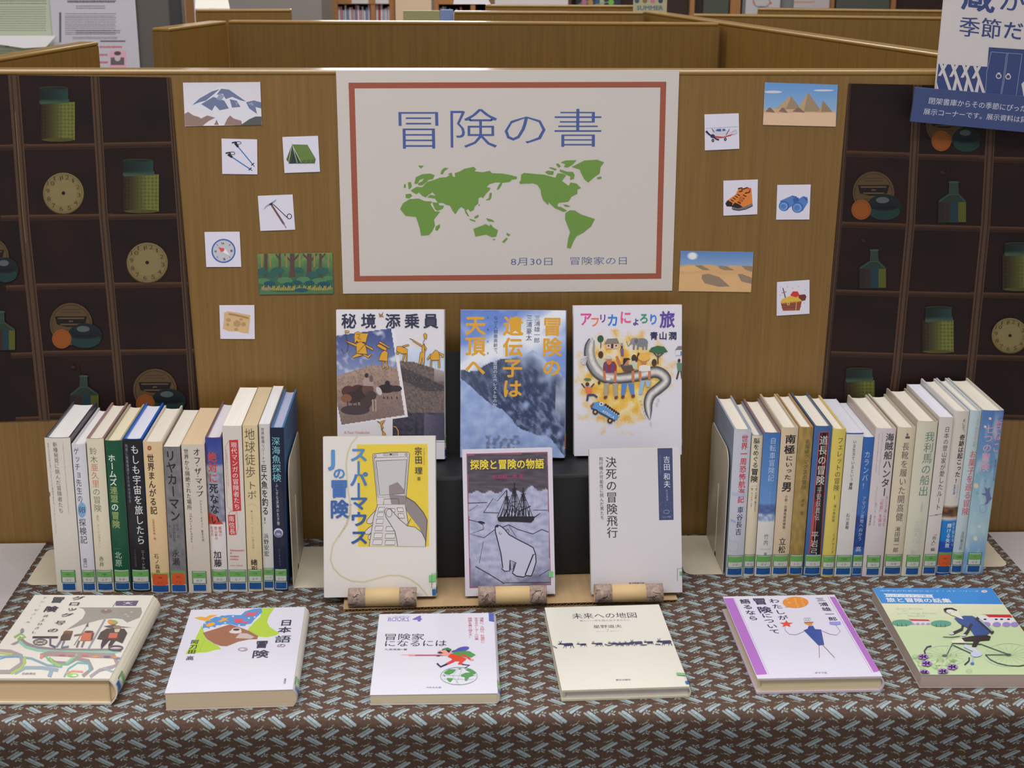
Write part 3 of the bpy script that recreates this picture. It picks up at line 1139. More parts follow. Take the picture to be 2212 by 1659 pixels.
def d_forest(cv):
    cv.field(1661, 288, 2155, 556, 60, 32, lambda x, y: mixc(mixc((96, 140, 78), (130, 150, 84), 0.5+nz(x, y, .03, 1)), (62, 104, 84), (y-288)/150+0.4*nz(x, y, .05, 3)))
    for x, w in ((1715, 26), (1805, 18), (1885, 34), (1995, 34), (2068, 20)):
        cv.poly([(x-w*.4, 292), (x+w*.5, 292), (x+w*.5, 400), (x+w*.7, 445), (x-w*.6, 445), (x-w*.4, 400)], (92, 72, 66))
    for a in (((1835, 292), (1875, 340)), ((1935, 292), (1895, 335)), ((2045, 292), (2005, 345)), ((1955, 295), (1990, 330)), ((1780, 295), (1803, 325)), ((2100, 292), (2072, 325))):
        cv.line(a, 12, (92, 72, 66))
    for x in (1745, 1850, 1935, 2030, 2120, 1690):
        cv.line([(x, 295), (x, 380)], 10, (150, 130, 80))
    for x, y, r in ((1690, 410, 38), (1790, 405, 42), (1930, 400, 30), (2080, 405, 40), (1750, 430, 30), (2020, 430, 36)):
        cv.ell(x, y, r, r*.6, (52, 96, 92))
    for x, y, r in ((1700, 470, 45), (1840, 465, 50), (1960, 460, 45), (2060, 470, 48), (2120, 450, 34)):
        cv.ell(x, y, r, r*.45, (82, 130, 92))
    for x, y, r in ((1740, 485, 36), (1860, 490, 30), (2000, 480, 30), (2090, 490, 40), (1920, 478, 28)):
        cv.ell(x, y, r, r*.45, (44, 84, 98))
    for i in range(46):
        x = 1690+i*10
        cv.line([(x, 530), (x+4, 505-9*math.sin(i*1.9))], 6, (186, 166, 84))
        cv.lay -= cv.step
    cv.up()
    cv.poly([(1672, 556), (1680, 515), (1740, 520), (1790, 540), (1890, 540), (1980, 520), (2060, 535), (2153, 520), (2153, 550)], (80, 120, 84))
    cv.ell(1945, 528, 45, 14, (48, 84, 104))
    cv.ell(1720, 520, 34, 10, (150, 130, 110))


wall_sheet('picture_card', cp(fB, (1661, 294), (2145, 287), (2155, 550), (1673, 557)), fB, (120, 140, 110), d_forest, 'wide picture card of a dense green forest, lowest wide card at left', 'picture card')


def d_map(cv):
    pts = [(1447, 675), (1470, 665), (1520, 672), (1570, 682), (1617, 690), (1612, 740), (1605, 808), (1570, 806), (1530, 795), (1480, 795), (1438, 778), (1445, 730)]
    cv.poly(pts, (212, 180, 132))
    cv.line([(1475, 682), (1530, 692), (1605, 710)], 12, (172, 134, 96))
    for x, y, a, b in ((1475, 722, 16, 12), (1470, 752, 10, 10), (1530, 745, 24, 22), (1572, 750, 16, 14), (1525, 782, 14, 10), (1556, 718, 12, 8)):
        cv.ell(x, y, a, b, (186, 150, 110))


wall_sheet('picture_card', cp(fB, (1416, 626), (1642, 625), (1645, 844), (1423, 843)), fB, WHT, d_map, 'square white card showing an old tan treasure map', 'picture card')


def d_plane(cv):
    cv.line([(135, 838), (345, 826)], 6, (190, 192, 212))
    cv.poly([(180, 850), (200, 842), (262, 840), (300, 862), (330, 850), (338, 862), (310, 880), (240, 902), (190, 900), (172, 885)], (206, 206, 222))
    cv.poly([(190, 886), (250, 892), (315, 872), (300, 886), (240, 902), (195, 900)], (196, 70, 72))
    cv.poly([(200, 855), (208, 842), (235, 840), (236, 858)], (74, 98, 168))
    cv.poly([(244, 856), (246, 840), (260, 840), (265, 852)], (74, 98, 168))
    cv.line([(176, 840), (190, 862)], 7, (120, 120, 130))
    cv.line([(290, 842), (268, 880)], 6, (120, 120, 130))
    cv.ell(180, 888, 15, 13, (50, 60, 110))
    cv.line([(136, 855), (158, 878), (178, 888)], 15, (44, 50, 84), 8)
    cv.line([(182, 892), (205, 908), (222, 912)], 8, (44, 50, 84), 13)
    for x, y in ((182, 916), (263, 908)):
        cv.ell(x, y, 9, 11, (40, 40, 52))
        cv.ell(x, y, 4, 5, (150, 150, 160))
    cv.line([(300, 862), (332, 846), (338, 870), (310, 880)], 3, (160, 160, 185))


wall_sheet('picture_card', cp(fC, (126, 747), (350, 740), (354, 971), (129, 982)), fC, WHT, d_plane, 'square white card showing a small propeller plane with a red belly', 'picture card')


def d_pyr(cv):
    cv.field(521, 539, 997, 830, 12, 16, lambda x, y: mixc((104, 154, 214), (140, 176, 216), (y-540)/180))
    cv.poly([(511, 715), (560, 705), (640, 708), (980, 722), (984, 826), (508, 815)], (206, 172, 140))
    cv.poly([(508, 735), (640, 740), (760, 732), (900, 738), (982, 735), (984, 826), (508, 815)], (224, 190, 160))
    for cx, cy, wl, wr, by, lc, dc in ((690, 624, 100, 68, 712, (188, 160, 124), (158, 136, 112)), (803, 602, 78, 88, 728, (188, 160, 124), (160, 138, 112)), (900, 655, 30, 62, 730, (184, 158, 122), (150, 130, 106))):
        cv.poly([(cx, cy), (cx-wl, by), (cx+wr, by)], dc)
        cv.poly([(cx, cy), (cx-wl, by), (cx-wl*.35, by), (cx-6, cy+30)], lc)
    for cx, w in ((555, 32), (640, 30), (742, 42)):
        cv.poly([(cx-8, 703), (cx+6, 703), (cx+w, 735), (cx-w, 728)], (134, 110, 100))
    for x, y, a, b in ((575, 600, 58, 9), (905, 590, 66, 7)):
        cv.ell(x, y, a, b, (206, 210, 226))


wall_sheet('picture_card', cp(fC, (521, 538), (997, 553), (983, 827), (508, 815)), fC, (150, 180, 216), d_pyr, 'wide picture card of three sand-coloured pyramids under a blue sky', 'picture card')


def d_boots(cv):
    K = (44, 38, 42)
    O = (222, 132, 62)
    cv.poly([(262, 1330), (270, 1312), (330, 1270), (350, 1228), (372, 1222), (400, 1250), (395, 1330), (330, 1352), (275, 1348)], O)
    cv.poly([(262, 1330), (280, 1308), (310, 1325), (305, 1350), (272, 1348)], K)
    cv.poly([(305, 1345), (315, 1325), (350, 1285), (375, 1235), (400, 1222), (432, 1230), (438, 1300), (440, 1338), (380, 1368), (320, 1370)], O)
    cv.poly([(302, 1348), (325, 1322), (355, 1335), (380, 1355), (345, 1362), (310, 1358)], K)
    cv.line([(305, 1358), (345, 1368), (385, 1358), (440, 1335)], 15, (120, 116, 120))
    cv.line([(312, 1368), (350, 1374), (395, 1366), (440, 1345)], 5, K)
    for p in ([(375, 1236), (405, 1225), (425, 1238), (418, 1256), (390, 1262)], [(345, 1232), (370, 1226), (372, 1248), (352, 1252)]):
        cv.line(p, 8, K)
    for i in range(4):
        cv.line([(378-i*12, 1272+i*15), (400-i*12, 1284+i*15)], 7, K)
        cv.line([(340-i*14, 1268+i*12), (358-i*14, 1278+i*12)], 6, K)
    cv.ell(365, 1300, 14, 20, (196, 104, 48), 30)
    cv.poly([(405, 1226), (430, 1230), (428, 1250)], (214, 84, 62))


wall_sheet('picture_card', cp(fC, (250, 1180), (475, 1172), (471, 1399), (250, 1408)), fC, WHT, d_boots, 'square white card showing a pair of orange hiking boots', 'picture card')


def d_bino(cv):
    D, Lg, M_ = (62, 100, 172), (120, 160, 216), (88, 130, 196)
    cv.poly([(618, 1312), (700, 1275), (732, 1290), (735, 1320), (690, 1350), (650, 1375)], M_)
    cv.poly([(700, 1350), (710, 1318), (770, 1280), (798, 1288), (802, 1320), (768, 1375), (735, 1388)], M_)
    cv.line([(705, 1310), (742, 1300)], 26, D)
    cv.ell(645, 1345, 34, 33, D)
    cv.ell(643, 1347, 26, 26, Lg)
    cv.ell(640, 1348, 18, 17, M_)
    cv.ell(733, 1354, 37, 35, D)
    cv.ell(732, 1356, 29, 28, Lg)
    cv.ell(729, 1357, 20, 19, M_)
    cv.line([(700, 1282), (728, 1286)], 8, D)
    cv.line([(772, 1286), (798, 1306)], 9, D)


wall_sheet('picture_card', cp(fC, (602, 1208), (820, 1205), (811, 1433), (594, 1434)), fC, WHT, d_bino, 'square white card showing blue binoculars', 'picture card')


def d_dune(cv):
    cv.field(45, 265, 520, 370, 12, 8, lambda x, y: mixc((92, 136, 198), (138, 166, 206), (y-268)/90))
    cv.ell(133, 299, 34, 25, (176, 194, 222))
    cv.ell(133, 299, 24, 20, (232, 236, 240))
    cv.poly([(53, 360), (110, 352), (160, 355), (240, 352), (300, 362), (380, 358), (450, 360), (512, 358), (501, 524), (47, 520)], (212, 170, 122))
    cv.poly([(53, 372), (150, 355), (200, 385), (110, 400), (52, 392)], (222, 180, 130))
    cv.poly([(47, 520), (50, 415), (190, 408), (330, 420), (420, 408), (505, 425), (501, 524)], (220, 178, 128))
    S1 = (150, 130, 110)
    for p in ([(145, 358), (190, 356), (245, 388), (195, 386)], [(292, 360), (345, 362), (396, 388), (335, 388), (305, 378)], [(440, 360), (508, 362), (507, 398), (465, 385)], [(193, 415), (235, 410), (300, 430), (368, 490), (300, 492), (210, 470), (190, 440)], [(415, 412), (445, 412), (505, 435), (503, 474), (440, 458)]):
        cv.poly(p, S1)


wall_sheet('picture_card', cp(fD, (59, 267), (516, 274), (500, 526), (46, 519)), fD, (200, 180, 150), d_dune, 'wide picture card of sandy dunes with a pale sun, beside the poster corner', 'picture card')


def d_chest(cv):
    cv.poly([(686, 592), (820, 578), (805, 640), (700, 642)], (150, 84, 66))
    cv.poly([(684, 590), (695, 568), (740, 550), (800, 545), (845, 548), (820, 580)], (224, 182, 74))
    cv.poly([(800, 542), (838, 538), (848, 552), (840, 576), (822, 580), (798, 560)], (112, 58, 56))
    cv.poly([(745, 545), (762, 520), (792, 520), (806, 545), (780, 558)], (206, 62, 62))
    cv.line([(700, 500), (716, 560)], 6, (74, 70, 100))
    cv.line([(692, 530), (722, 522)], 5, (200, 110, 80))
    for y in (606, 622):
        cv.line([(690, y+2), (814, y-6)], 3, (120, 62, 52))
    cv.line([(690, 594), (820, 580)], 6, (196, 160, 84))
    cv.line([(786, 584), (780, 640)], 5, (206, 174, 100))
    cv.rect(726, 588, 742, 606, (214, 190, 110))
    cv.ell(734, 597, 3, 5, (60, 50, 40))
    for x, y in ((686, 494), (728, 492), (762, 500), (800, 490), (682, 542), (832, 592), (838, 510)):
        cv.ell(x, y, 4, 4, (232, 190, 120))


wall_sheet('picture_card', cp(fD, (663, 463), (867, 449), (867, 661), (661, 674)), fD, WHT, d_chest, 'square white card showing an open treasure chest of gold', 'picture card')

# ---- printed pigeonhole-shelf posters (flat prints)
DK = (34, 20, 19)
BRN = (84, 60, 44)


def jar(cv, xb0, xb1, yb0, yb1, xl0, xl1, yl0):
    def body(x, y):
        t = (x-xb0)/(xb1-xb0)
        c = mixc((52, 36, 30), (142, 150, 74), min(1, max(0, t-.06)*1.6))
        return mixc(c, (84, 84, 40), 0.5*(math.sin(x*.135+y*.135)*math.sin(x*.135-y*.135) > 0.1))
    bow = (yb1-yb0)*.03
    cv.field(xb0, yb0, xb1, yb1-bow, 44, 50, body)
    cv.ell((xb0+xb1)/2, yb1-bow*1.3, (xb1-xb0)/2*.96, bow*1.6, (100, 98, 48))
    yl1 = yb0+bow
    cv.poly([(xl0+4, yl1-22), (xl1+6, yl1-26), (xl1+6, yl1-4), (xl0+6, yl1+8)], (78, 108, 92))
    cv.field(xl0, yl0+12, xl1, yl1, 10, 8, lambda x, y: mixc(mixc((30, 42, 40), (48, 84, 80), (x-xl0)/(xl1-xl0)), (84, 112, 94), max(0, (y-yl1+26)/20)))
    cv.ell((xl0+xl1)/2, yl0+14, (xl1-xl0)/2, 11, (62, 74, 60))
    cv.ell((xl0+xl1)/2, yl0+16, (xl1-xl0)/2-8, 7, (40, 52, 46))


def clock(cv, x, y, r):
    cv.ell(x, y+3, r+5, r+5, (104, 80, 44), n=36)
    cv.ell(x, y, r, r, (164, 146, 96), n=36)
    cv.ell(x, y, r*.66, r*.66, (170, 154, 104), n=30)
    for i in range(12):
        a = R(i*30-90+8)
        s_ = str(i if i else 12)
        px_, py_ = x+r*.78*math.cos(a), y+r*.78*math.sin(a)
        w = r*.09*len(s_)*(0.4 if s_ == '1' else 1)
        cv.ht(s_, (px_-w, py_), (px_+w, py_), r*.3, (92, 82, 60))
    cv.ring(x, y, r*.93, r*.93, 2, (120, 104, 68))
    cv.ell(x, y, r*.09, r*.09, (34, 26, 26), n=12)


def tins(cv, dx, dy, r, ox_, oy_, orr, vx, vy, vrx, vry, disc=True):
    if disc:
        cv.ell(dx, dy, r, r, (112, 88, 58), n=36)
        cv.ring(dx, dy, r*.9, r*.9, 3, (60, 46, 38))
        cv.poly([(dx-r*.76, dy-r*.36), (dx+r*.76, dy-r*.36), (dx+r*.66, dy+r*.02), (dx+r*.2, dy+r*.14), (dx-r*.2, dy+r*.14), (dx-r*.66, dy+r*.02)], (38, 28, 30))
        for k, (w, yy_) in enumerate(((.62, -.27), (.1, -.13), (.5, .02))):
            cv.line([(dx-r*w, dy+r*yy_), (dx+r*w, dy+r*yy_)], r*.07, (120, 98, 70))
        for yy_ in (-.55, -.68, .28, .4):
            cv.line([(dx-r*.45, dy+r*yy_), (dx+r*.45, dy+r*yy_)], 3, (72, 56, 44))
    cv.ell(vx, vy, vrx, vry, (32, 46, 50), n=30)
    cv.ell(vx, vy+vry*.35, vrx*.9, vry*.6, (40, 74, 68), n=26)
    cv.ell(vx, vy-vry*.1, vrx*.9, vry*.35, (30, 40, 48), n=26)
    cv.ell(vx-vrx*.1, vy-vry*.55, vrx*.38, vry*.24, (110, 122, 122))
    for k in (-.06, .04, .0):
        cv.line([(vx-vrx*.6, vy+vry*k), (vx+vrx*.6, vy+vry*k)], 3, (18, 26, 34))
    cv.ell(ox_, oy_, orr, orr, (184, 104, 42), n=26)
    cv.ring(ox_, oy_, orr*.85, orr*.85, 3, (150, 80, 34))


def bottle(cv, x0, x1, y0, y1, n0, n1, ny):
    sh = (y1-y0)*.25
    cv.poly([(x0, y1), (x0, y0+sh), (n0, y0), (n1, y0), (x1, y0+sh), (x1, y1)], (52, 72, 62))
    w = x1-x0
    for a, b, c in ((.0, .22, (58, 50, 46)), (.22, .42, (70, 52, 48)), (.42, .72, (42, 76, 88)), (.72, 1.0, (110, 116, 48))):
        cv.poly([(x0+w*a, y1-4), (x0+w*a, y0+sh+10), (x0+w*b, y0+sh+10), (x0+w*b, y1-4)], c)
    cv.poly([(n0, y0+4), (n0+4, ny), (n1-4, ny), (n1, y0+4)], (62, 84, 72))
    cv.ell((n0+n1)/2, ny, (n1-n0)/2+3, 7, (80, 104, 88))
    cv.line([(x0+8, y0+sh+6), (n0+4, y0+8), (n1-4, y0+8), (x1-8, y0+sh+6)], 5, (84, 110, 94))
    cv.line([(n0+6, ny-6), (n0-10, ny-70), (n0+2, ny-110)], 4, (70, 38, 30))
    cv.ell(n0-40, ny-60, 16, 11, (76, 40, 30), 30)


def shelfprint(cv, verts, hors, cells):
    """verts: list of polylines (px pts, width); hors: lists"""
    for pts, w, c in hors+verts:
        cv.line(pts, w, c)
        cv.line([(x+w*.0, y) for x, y in pts], w*.3, mixc(c, (40, 28, 24), .45))


def d_shelfL(cv):
    cv.quadrect(colf=lambda u, v: mixc(DK, (52, 24, 23), 0.5+0.9*nz(u*3, v*7, 2, 2)), nx=24, ny=44)
    cv.fr = (0, 0, 1)
    B = (108, 80, 60)
    H_ = []
    for (x0, x1, ys) in ((-20, 52, (315, 466, 617, 764, 905)), (45, 225, (313.5, 464.5, 613, 759.5, 897)), (215, 415, (310, 463.5, 611, 756.5, 893))):
        for y in ys:
            sh = (y-150)/750*55
            H_.append(([(x0+sh, y+1.5), (x1+sh, y-1)], 12.5, (86, 56, 40)))
    for pts, w, c in H_:
        cv.line(pts, w, c)
        cv.line([(a, b-w*.32) for a, b in pts], 3, (112, 76, 52))
        cv.line([(a, b+w*.25) for a, b in pts], 4, (64, 40, 32))
    for pts, w in (([(31, 150), (57, 500), (100, 910)], 24), ([(207, 150), (227, 466), (268, 905)], 19), ([(365, 150), (389, 470), (420, 905)], 13)):
        cv.line(pts, w, B)
        cv.line([(x-w*.2, y) for x, y in pts], 3, (70, 50, 38))
        cv.line([(x+w*.3, y) for x, y in pts], 4, (74, 54, 42))
    cv.line([(36, 240), (52, 460), (59, 520)], 1.6, (150, 128, 90))
    cv.fr = fA
    jar(cv, 275, 495, 655, 905, 265, 452, 552)
    clock(cv, 420, 1235, 130)
    jar(cv, 805, 1030, 1115, 1362, 802, 995, 1012)
    cv.fr = fB
    clock(cv, 957, 337, 128)
    tins(cv, -60, 300, 125, -130, 400, 60, 40, 385, 88, 82)
    tins(cv, 470, 735, 138, 410, 832, 63, 560, 812, 112, 82)
    tins(cv, 1008, 1165, 138, 948, 1255, 60, 1095, 1240, 110, 82)
    bottle(cv, -40, 105, 720, 905, -15, 38, 655)
    bottle(cv, 465, 650, 1140, 1345, 525, 580, 1075)


LEFTPRINT = [(-110, 160), (368, 167.5), (431, 893), (-20, 912)]


def d_shelfR(cv):
    cv.quadrect(colf=lambda u, v: mixc(DK, (52, 24, 23), 0.5+0.9*nz(u*3+9, v*7, 2, 5)), nx=24, ny=44)
    cv.fr = (0, 0, 1)
    B = (108, 80, 62)
    H_ = []
    for (x0, x1, ys) in ((1832, 1990, (324, 473, 619.5, 757)), (1968, 2150, (330, 478, 622.5, 761)), (2125, 2330, (336, 482, 625, 764, 900))):
        for y in ys:
            sh = -(y-150)/750*45
            H_.append(([(x0+sh, y-1.5), (x1+sh, y+3)], 12.5, (84, 54, 40)))
    for pts, w, c in H_:
        cv.line(pts, w, c)
        cv.line([(a, b-w*.32) for a, b in pts], 3, (108, 74, 52))
        cv.line([(a, b+w*.25) for a, b in pts], 4, (62, 40, 32))
    for pts, w in (([(1836, 150), (1812, 500), (1781, 830), (1772, 910)], 11), ([(1984, 150), (1967, 467), (1936, 794), (1920, 920)], 19), ([(2147, 150), (2129, 467), (2096, 800), (2082, 920)], 20)):
        cv.line(pts, w, B)
        cv.line([(x-w*.22, y) for x, y in pts], 3, (70, 50, 38))
        cv.line([(x+w*.3, y) for x, y in pts], 4, (74, 54, 42))
    cv.fr = fC
    tins(cv, 1690, 800, 120, 1670, 897, 64, 1835, 890, 95, 78)
    tins(cv, 1230, 1222, 135, 1150, 1330, 64, 1300, 1315, 113, 84)
    bottle(cv, 1650, 1832, 1225, 1412, 1718, 1785, 1155)
    cv.fr = fD
    bottle(cv, 1180, 1346, 285, 462, 1245, 1300, 222)
    jar(cv, 2075, 2300, 245, 478, 2088, 2270, 168)
    jar(cv, 1572, 1768, 665, 880, 1590, 1756, 572)
    clock(cv, 2122, 765, 113)
    jar(cv, 1085, 1272, 1060, 1260, 1092, 1258, 972)


RIGHTPRINT = [(1833, 180.5), (2330, 190), (2270, 908), (1771, 898)]
wall_sheet('shelf_poster', LEFTPRINT, fA, DK, d_shelfL, 'dark poster printed with a pigeonhole shelf, pasted on the left part of the panel', 'poster')
wall_sheet('shelf_poster', RIGHTPRINT, fC, DK, d_shelfR, 'dark poster printed with a pigeonhole shelf, pasted on the right part of the panel', 'poster')


# ---- season sign at the upper right (two thick boards)
def sign_board():
    fs = (1960, 0, 5.532)
    y0 = -0.020
    NAVY = (58, 74, 122)
    r = empty('season_sign', hit((2120, 200), 1, y0), 'white and navy cardboard season sign mounted at the upper right corner', 'sign')
    base = Vector(r.location)

    def board(name, px, yv, th, col):
        P = [hit(p, 1, yv)-base for p in px]
        m = mat(name+'_card', col, 0.6)
        prism(name, [(P[k].x, P[k].z) for k in (3, 2, 1, 0)], 0, th, m, r, mapf=lambda x, y, z: (x, yv-base.y+z, y), bevel=0.0004)
        Q = [(p.x, p.z) for p in P]

        def bil(u, v, l):
            a = (Q[0][0]*(1-u)+Q[1][0]*u, Q[0][1]*(1-u)+Q[1][1]*u)
            b = (Q[3][0]*(1-u)+Q[2][0]*u, Q[3][1]*(1-u)+Q[2][1]*u)
            return (a[0]*(1-v)+b[0]*v, yv-base.y-l, a[1]*(1-v)+b[1]*v)
        return Canvas(fs, px, bil)
    # upper board: extends above the frame
    up_px = [(2057, -170), (2330, -145), (2300, 245), (2020.5, 203)]
    cv = board('upper_board', up_px, y0, 0.006, (206, 200, 202))
    I = (62, 76, 128)
    cv.vt('蔵', (845, -70), (845, -70), 400, I, 0.025, sy=350)
    cv.vt('が', (1240, -20), (1240, -20), 330, I, 0.012, sy=270)
    cv.vt('季', (735, 288), (735, 288), 250, I, 0.012, sy=262)
    cv.vt('節', (988, 306), (988, 306), 250, I, 0.012, sy=258)
    cv.vt('だ', (1250, 328), (1250, 328), 250, I, 0.014, sy=235)
    cv.vt('。', (1400, 350), (1400, 350), 160, I, 0.02)
    cv.poly([(374, 742), (1010, 778), (1010, 1110), (325, 1062)], NAVY)
    wc = (206, 200, 202)
    for i in range(5):
        x = 395+i*130
        y = 738+i*9
        cv.poly([(x-12, y), (x+24, y+2), (x+128, y+338), (x+92, y+336)] if i < 4 else [(x-12, y), (x-12, y), (x-12, y), (x-12, y)], wc) if i < 4 else None
    for i in range(5):
        x = 455+i*130
        y = 742+i*9
        pts = [(x-14, y), (x+22, y+2), (x-75+18, y+152), (x-75-16, y+152)]
        if i < 4:
            cv.poly(pts, wc)
    for i in range(5):
        x = 350+i*130
        y = 960+i*9
        cv.poly([(x+88, y-70), (x+112, y-48), (x+68+18, y+108), (x+66-20, y+106)] if i else [(340, 960), (352, 975), (372, 1062), (345, 1060)], wc)
    cv.poly([(958, 532), (1400, 560), (1500, 568), (1500, 1140), (912, 1105)], NAVY)
    for p in ([(985, 590), (1358, 616)], [(985, 590), (930, 650+200), (915, 1098)], [(1168, 602), (1130, 900), (1095, 1112)], [(1185, 603), (1145, 900), (1108, 1112)], [(1355, 616), (1318, 860), (1280, 1130)]):
        cv.line(p, 4, (170, 176, 200))
    for x, y in ((1072, 888), (1186, 896)):
        cv.ring(x, y, 28, 28, 11, wc)
        cv.line([(x-14, y-36), (x+18, y-34)], 16, wc)
    cv.poly([(1345, 985), (1400, 930), (1400, 1140), (1370, 1138)], wc)
    cv.build('upper_print', PRINT, r)
    lo_px = [(1978, 188.5), (2330, 218), (2320, 296), (1966.5, 262.5)]
    cv = board('caption_board', lo_px, y0-0.0045, 0.0042, NAVY)
    W_ = (196, 198, 214)
    cv.ht('閉架書庫からその季節にぴったりの', (250, 1200), (1560, 1312), 86, W_, 0.004)
    cv.ht('展示コーナーです。展示資料は貸出で', (188, 1328), (1560, 1442), 82, W_, 0.004)
    cv.build('caption_print', PRINT, r)
    # the board hangs on a clip over the panel's top edge, out of the frame at right
    P = hit((2290, 215), 1, y0)-base
    zt = HT-base.z
    boxes('hanging_clip', [(P.x, P.x+0.03, 0.0062, 0.0195, zt-0.05, zt+0.004), (P.x, P.x+0.03, 0.0062, 0.0195+0.040, zt+0.0005, zt+0.0035), (P.x, P.x+0.03, 0.0195+0.036, 0.0195+0.040, zt-0.03, zt+0.0005)], mat('steel_grey', (150, 150, 150), 0.35, 0.6), r)


sign_board()
# ================================================================== BOOKS
PAGE = {}


def page_mat(col):
    k = 'page_edges_%d_%d_%d' % tuple(col)
    return mat(k, col, 0.8, nz=((6, 6, 2600), 0.09))


def book_geo(r, w, h, t, cover, page, hard=True, bg=None):
    """book in local space: x towards the spine, y up, z thickness (front cover at z=t)"""
    b = 0.0022 if hard else 0.0005
    b = min(b, t*0.16)
    bg = (0.0022 if hard else 0.0008) if bg is None else bg
    ins = 0.003 if hard else 0.0004
    ez = 0.0028 if hard else 0.0004
    N = 8

    def arc(x, z0, z1, g):
        out = []
        for i in range(N+1):
            z = z1+(z0-z1)*i/N
            q = 2*(z-z0)/(z1-z0)-1
            out.append((x-g*q*q, z))
        return out
    outer = [(0, t)]+arc(w, 0, t, bg)+[(0, 0)]
    inner = [(0, t-b)]+arc(w-b*0.8, b, t-b, bg*0.8)+[(0, b)]
    n = len(outer)
    V, F = [], []
    for y in (0, h):
        V += [(x, y, z) for x, z in outer]+[(x, y, z) for x, z in inner]
    m2 = 2*n
    for i in range(n-1):
        F.append((i+m2, i, i+1, i+1+m2))
        F.append((n+i, n+i+m2, n+i+1+m2, n+i+1))
        F.append((i, n+i, n+i+1, i+1))
        F.append((m2+i, m2+i+1, m2+n+i+1, m2+n+i))
    F.append((0, m2, m2+n, n))
    F.append((n-1, 2*n-1, m2+2*n-1, m2+n-1))
    mesh_obj('cover', V, F, mat('cover_%d_%d_%d' % tuple(cover), cover, 0.45, coat=0.15), r)
    # page block with a hollow fore-edge
    pf = []
    g = 0.003 if hard else 0.0
    for i in range(N+1):
        z = b+(t-2*b)*i/N
        q = 2*i/N-1
        pf.append((ins+g*(1-q*q), z))
    sp = arc(w-b*0.8-0.0004, b, t-b, bg*0.8)
    poly = pf+sp
    k = len(poly)
    V = [(x, ez, z) for x, z in poly]+[(x, h-ez, z) for x, z in poly]
    F = [tuple(range(k)), tuple(range(2*k-1, k-1, -1))]+[(i, i+k, (i+1) % k+k, (i+1) % k) for i in range(k)]
    mesh_obj('page_block', V, F, page_mat(page), r)
    return b, bg


def spine_canvas(fr, corners, w, h, t, bg, y0=0.0, y1=None, z0=0.0, z1=None):
    y1 = h if y1 is None else y1
    z1 = t if z1 is None else z1

    def mp(u, v, l):
        z = z1+(z0-z1)*u
        q = 2*z/t-1
        return (w-bg*q*q+l, y0+(y1-y0)*(1-v), z)
    cv = Canvas(fr, corners, mp)
    cv.curved = True
    return cv


GRN, BLU, WHI, ORG = (112, 172, 96), (28, 84, 150), (206, 208, 206), (214, 92, 48)


def call_label(r, w, h, t, bg, num, kana, lift=0.0, orange=False, outline=True, low=False):
    """paper call-number label on the spine"""
    cv = spine_canvas(None, None, w, h, t, bg)
    cv.lay = 0.0005
    s = 0.001
    uw = min(0.9, 0.0175/t) if t > 0.024 else 0.92
    u0, u1 = (0.5-uw/2, 0.5+uw/2)

    def vv(mm):
        return 1-(mm*s+lift)/h

    def band(a, b, c, ua=u0, ub=u1):
        cv.quadrect(c, nx=12, ny=1, u0=ua, u1=ub, v0=vv(b), v1=vv(a))
    og = (70, 128, 84)
    band(2.2, 12.4, (200, 205, 205))
    band(3, 11.6, BLU, u0+.04, u1-.04)
    if orange and low:
        band(22, 28.5, (150, 190, 90), 0.02, 0.98)
    if orange:
        if not low:
            band(12.4, 31, (120, 150, 100))
        band(12.4, 26.5, ORG, u0+.06, u1-.06)
        band(11.6, 27.3, ORG, u0+.16, u1-.16)
    else:
        band(12.8, 29.5, og if outline else (150, 160, 160))
        band(13.5, 28.8, WHI, u0+.045, u1-.045)
        band(20, 27.8, GRN, u0+.02, u1-.02)
    # text, in fraction units
    asp = h/t
    tc = (90, 50, 40) if orange else (60, 80, 60)
    for txt, mm, hgt, c in ((num, 24 if not orange else 22.5, 3.6, tc), (kana, 16.6 if not orange else 15.5, 4.0, (100, 60, 60) if orange else (70, 72, 84))):
        if not txt:
            continue
        vs, fs = glyph(txt, 0.0)
        x0, x1 = min(v[0] for v in vs), max(v[0] for v in vs)
        wd = (x1-x0)*hgt*s/t
        k = min(1.0, (u1-u0)*0.75/wd)
        n0 = len(cv.V)
        for gx, gy in vs:
            cv.V.append(cv.map(0.5+(gx-(x0+x1)/2)*hgt*s/t*k, vv(mm)-(gy-0.36)*hgt*s/h, cv.lay))
        cc = lin(c)
        for f in fs:
            cv.F.append(tuple(i+n0 for i in f))
            cv.C += [cc]*len(f)
        cv.up()
    return cv.build('call_label', PRINTG, r)


def pose_shelf(xl, xr, y0, lean):
    """matrix: local x -> world -y, y -> up (leaning), z -> -x"""
    c, s_ = math.cos(R(lean)), math.sin(R(lean))
    ex = Vector((0, -1, 0))
    ey = Vector((s_, 0, c))
    ez = ex.cross(ey)
    return ex, ey, ez


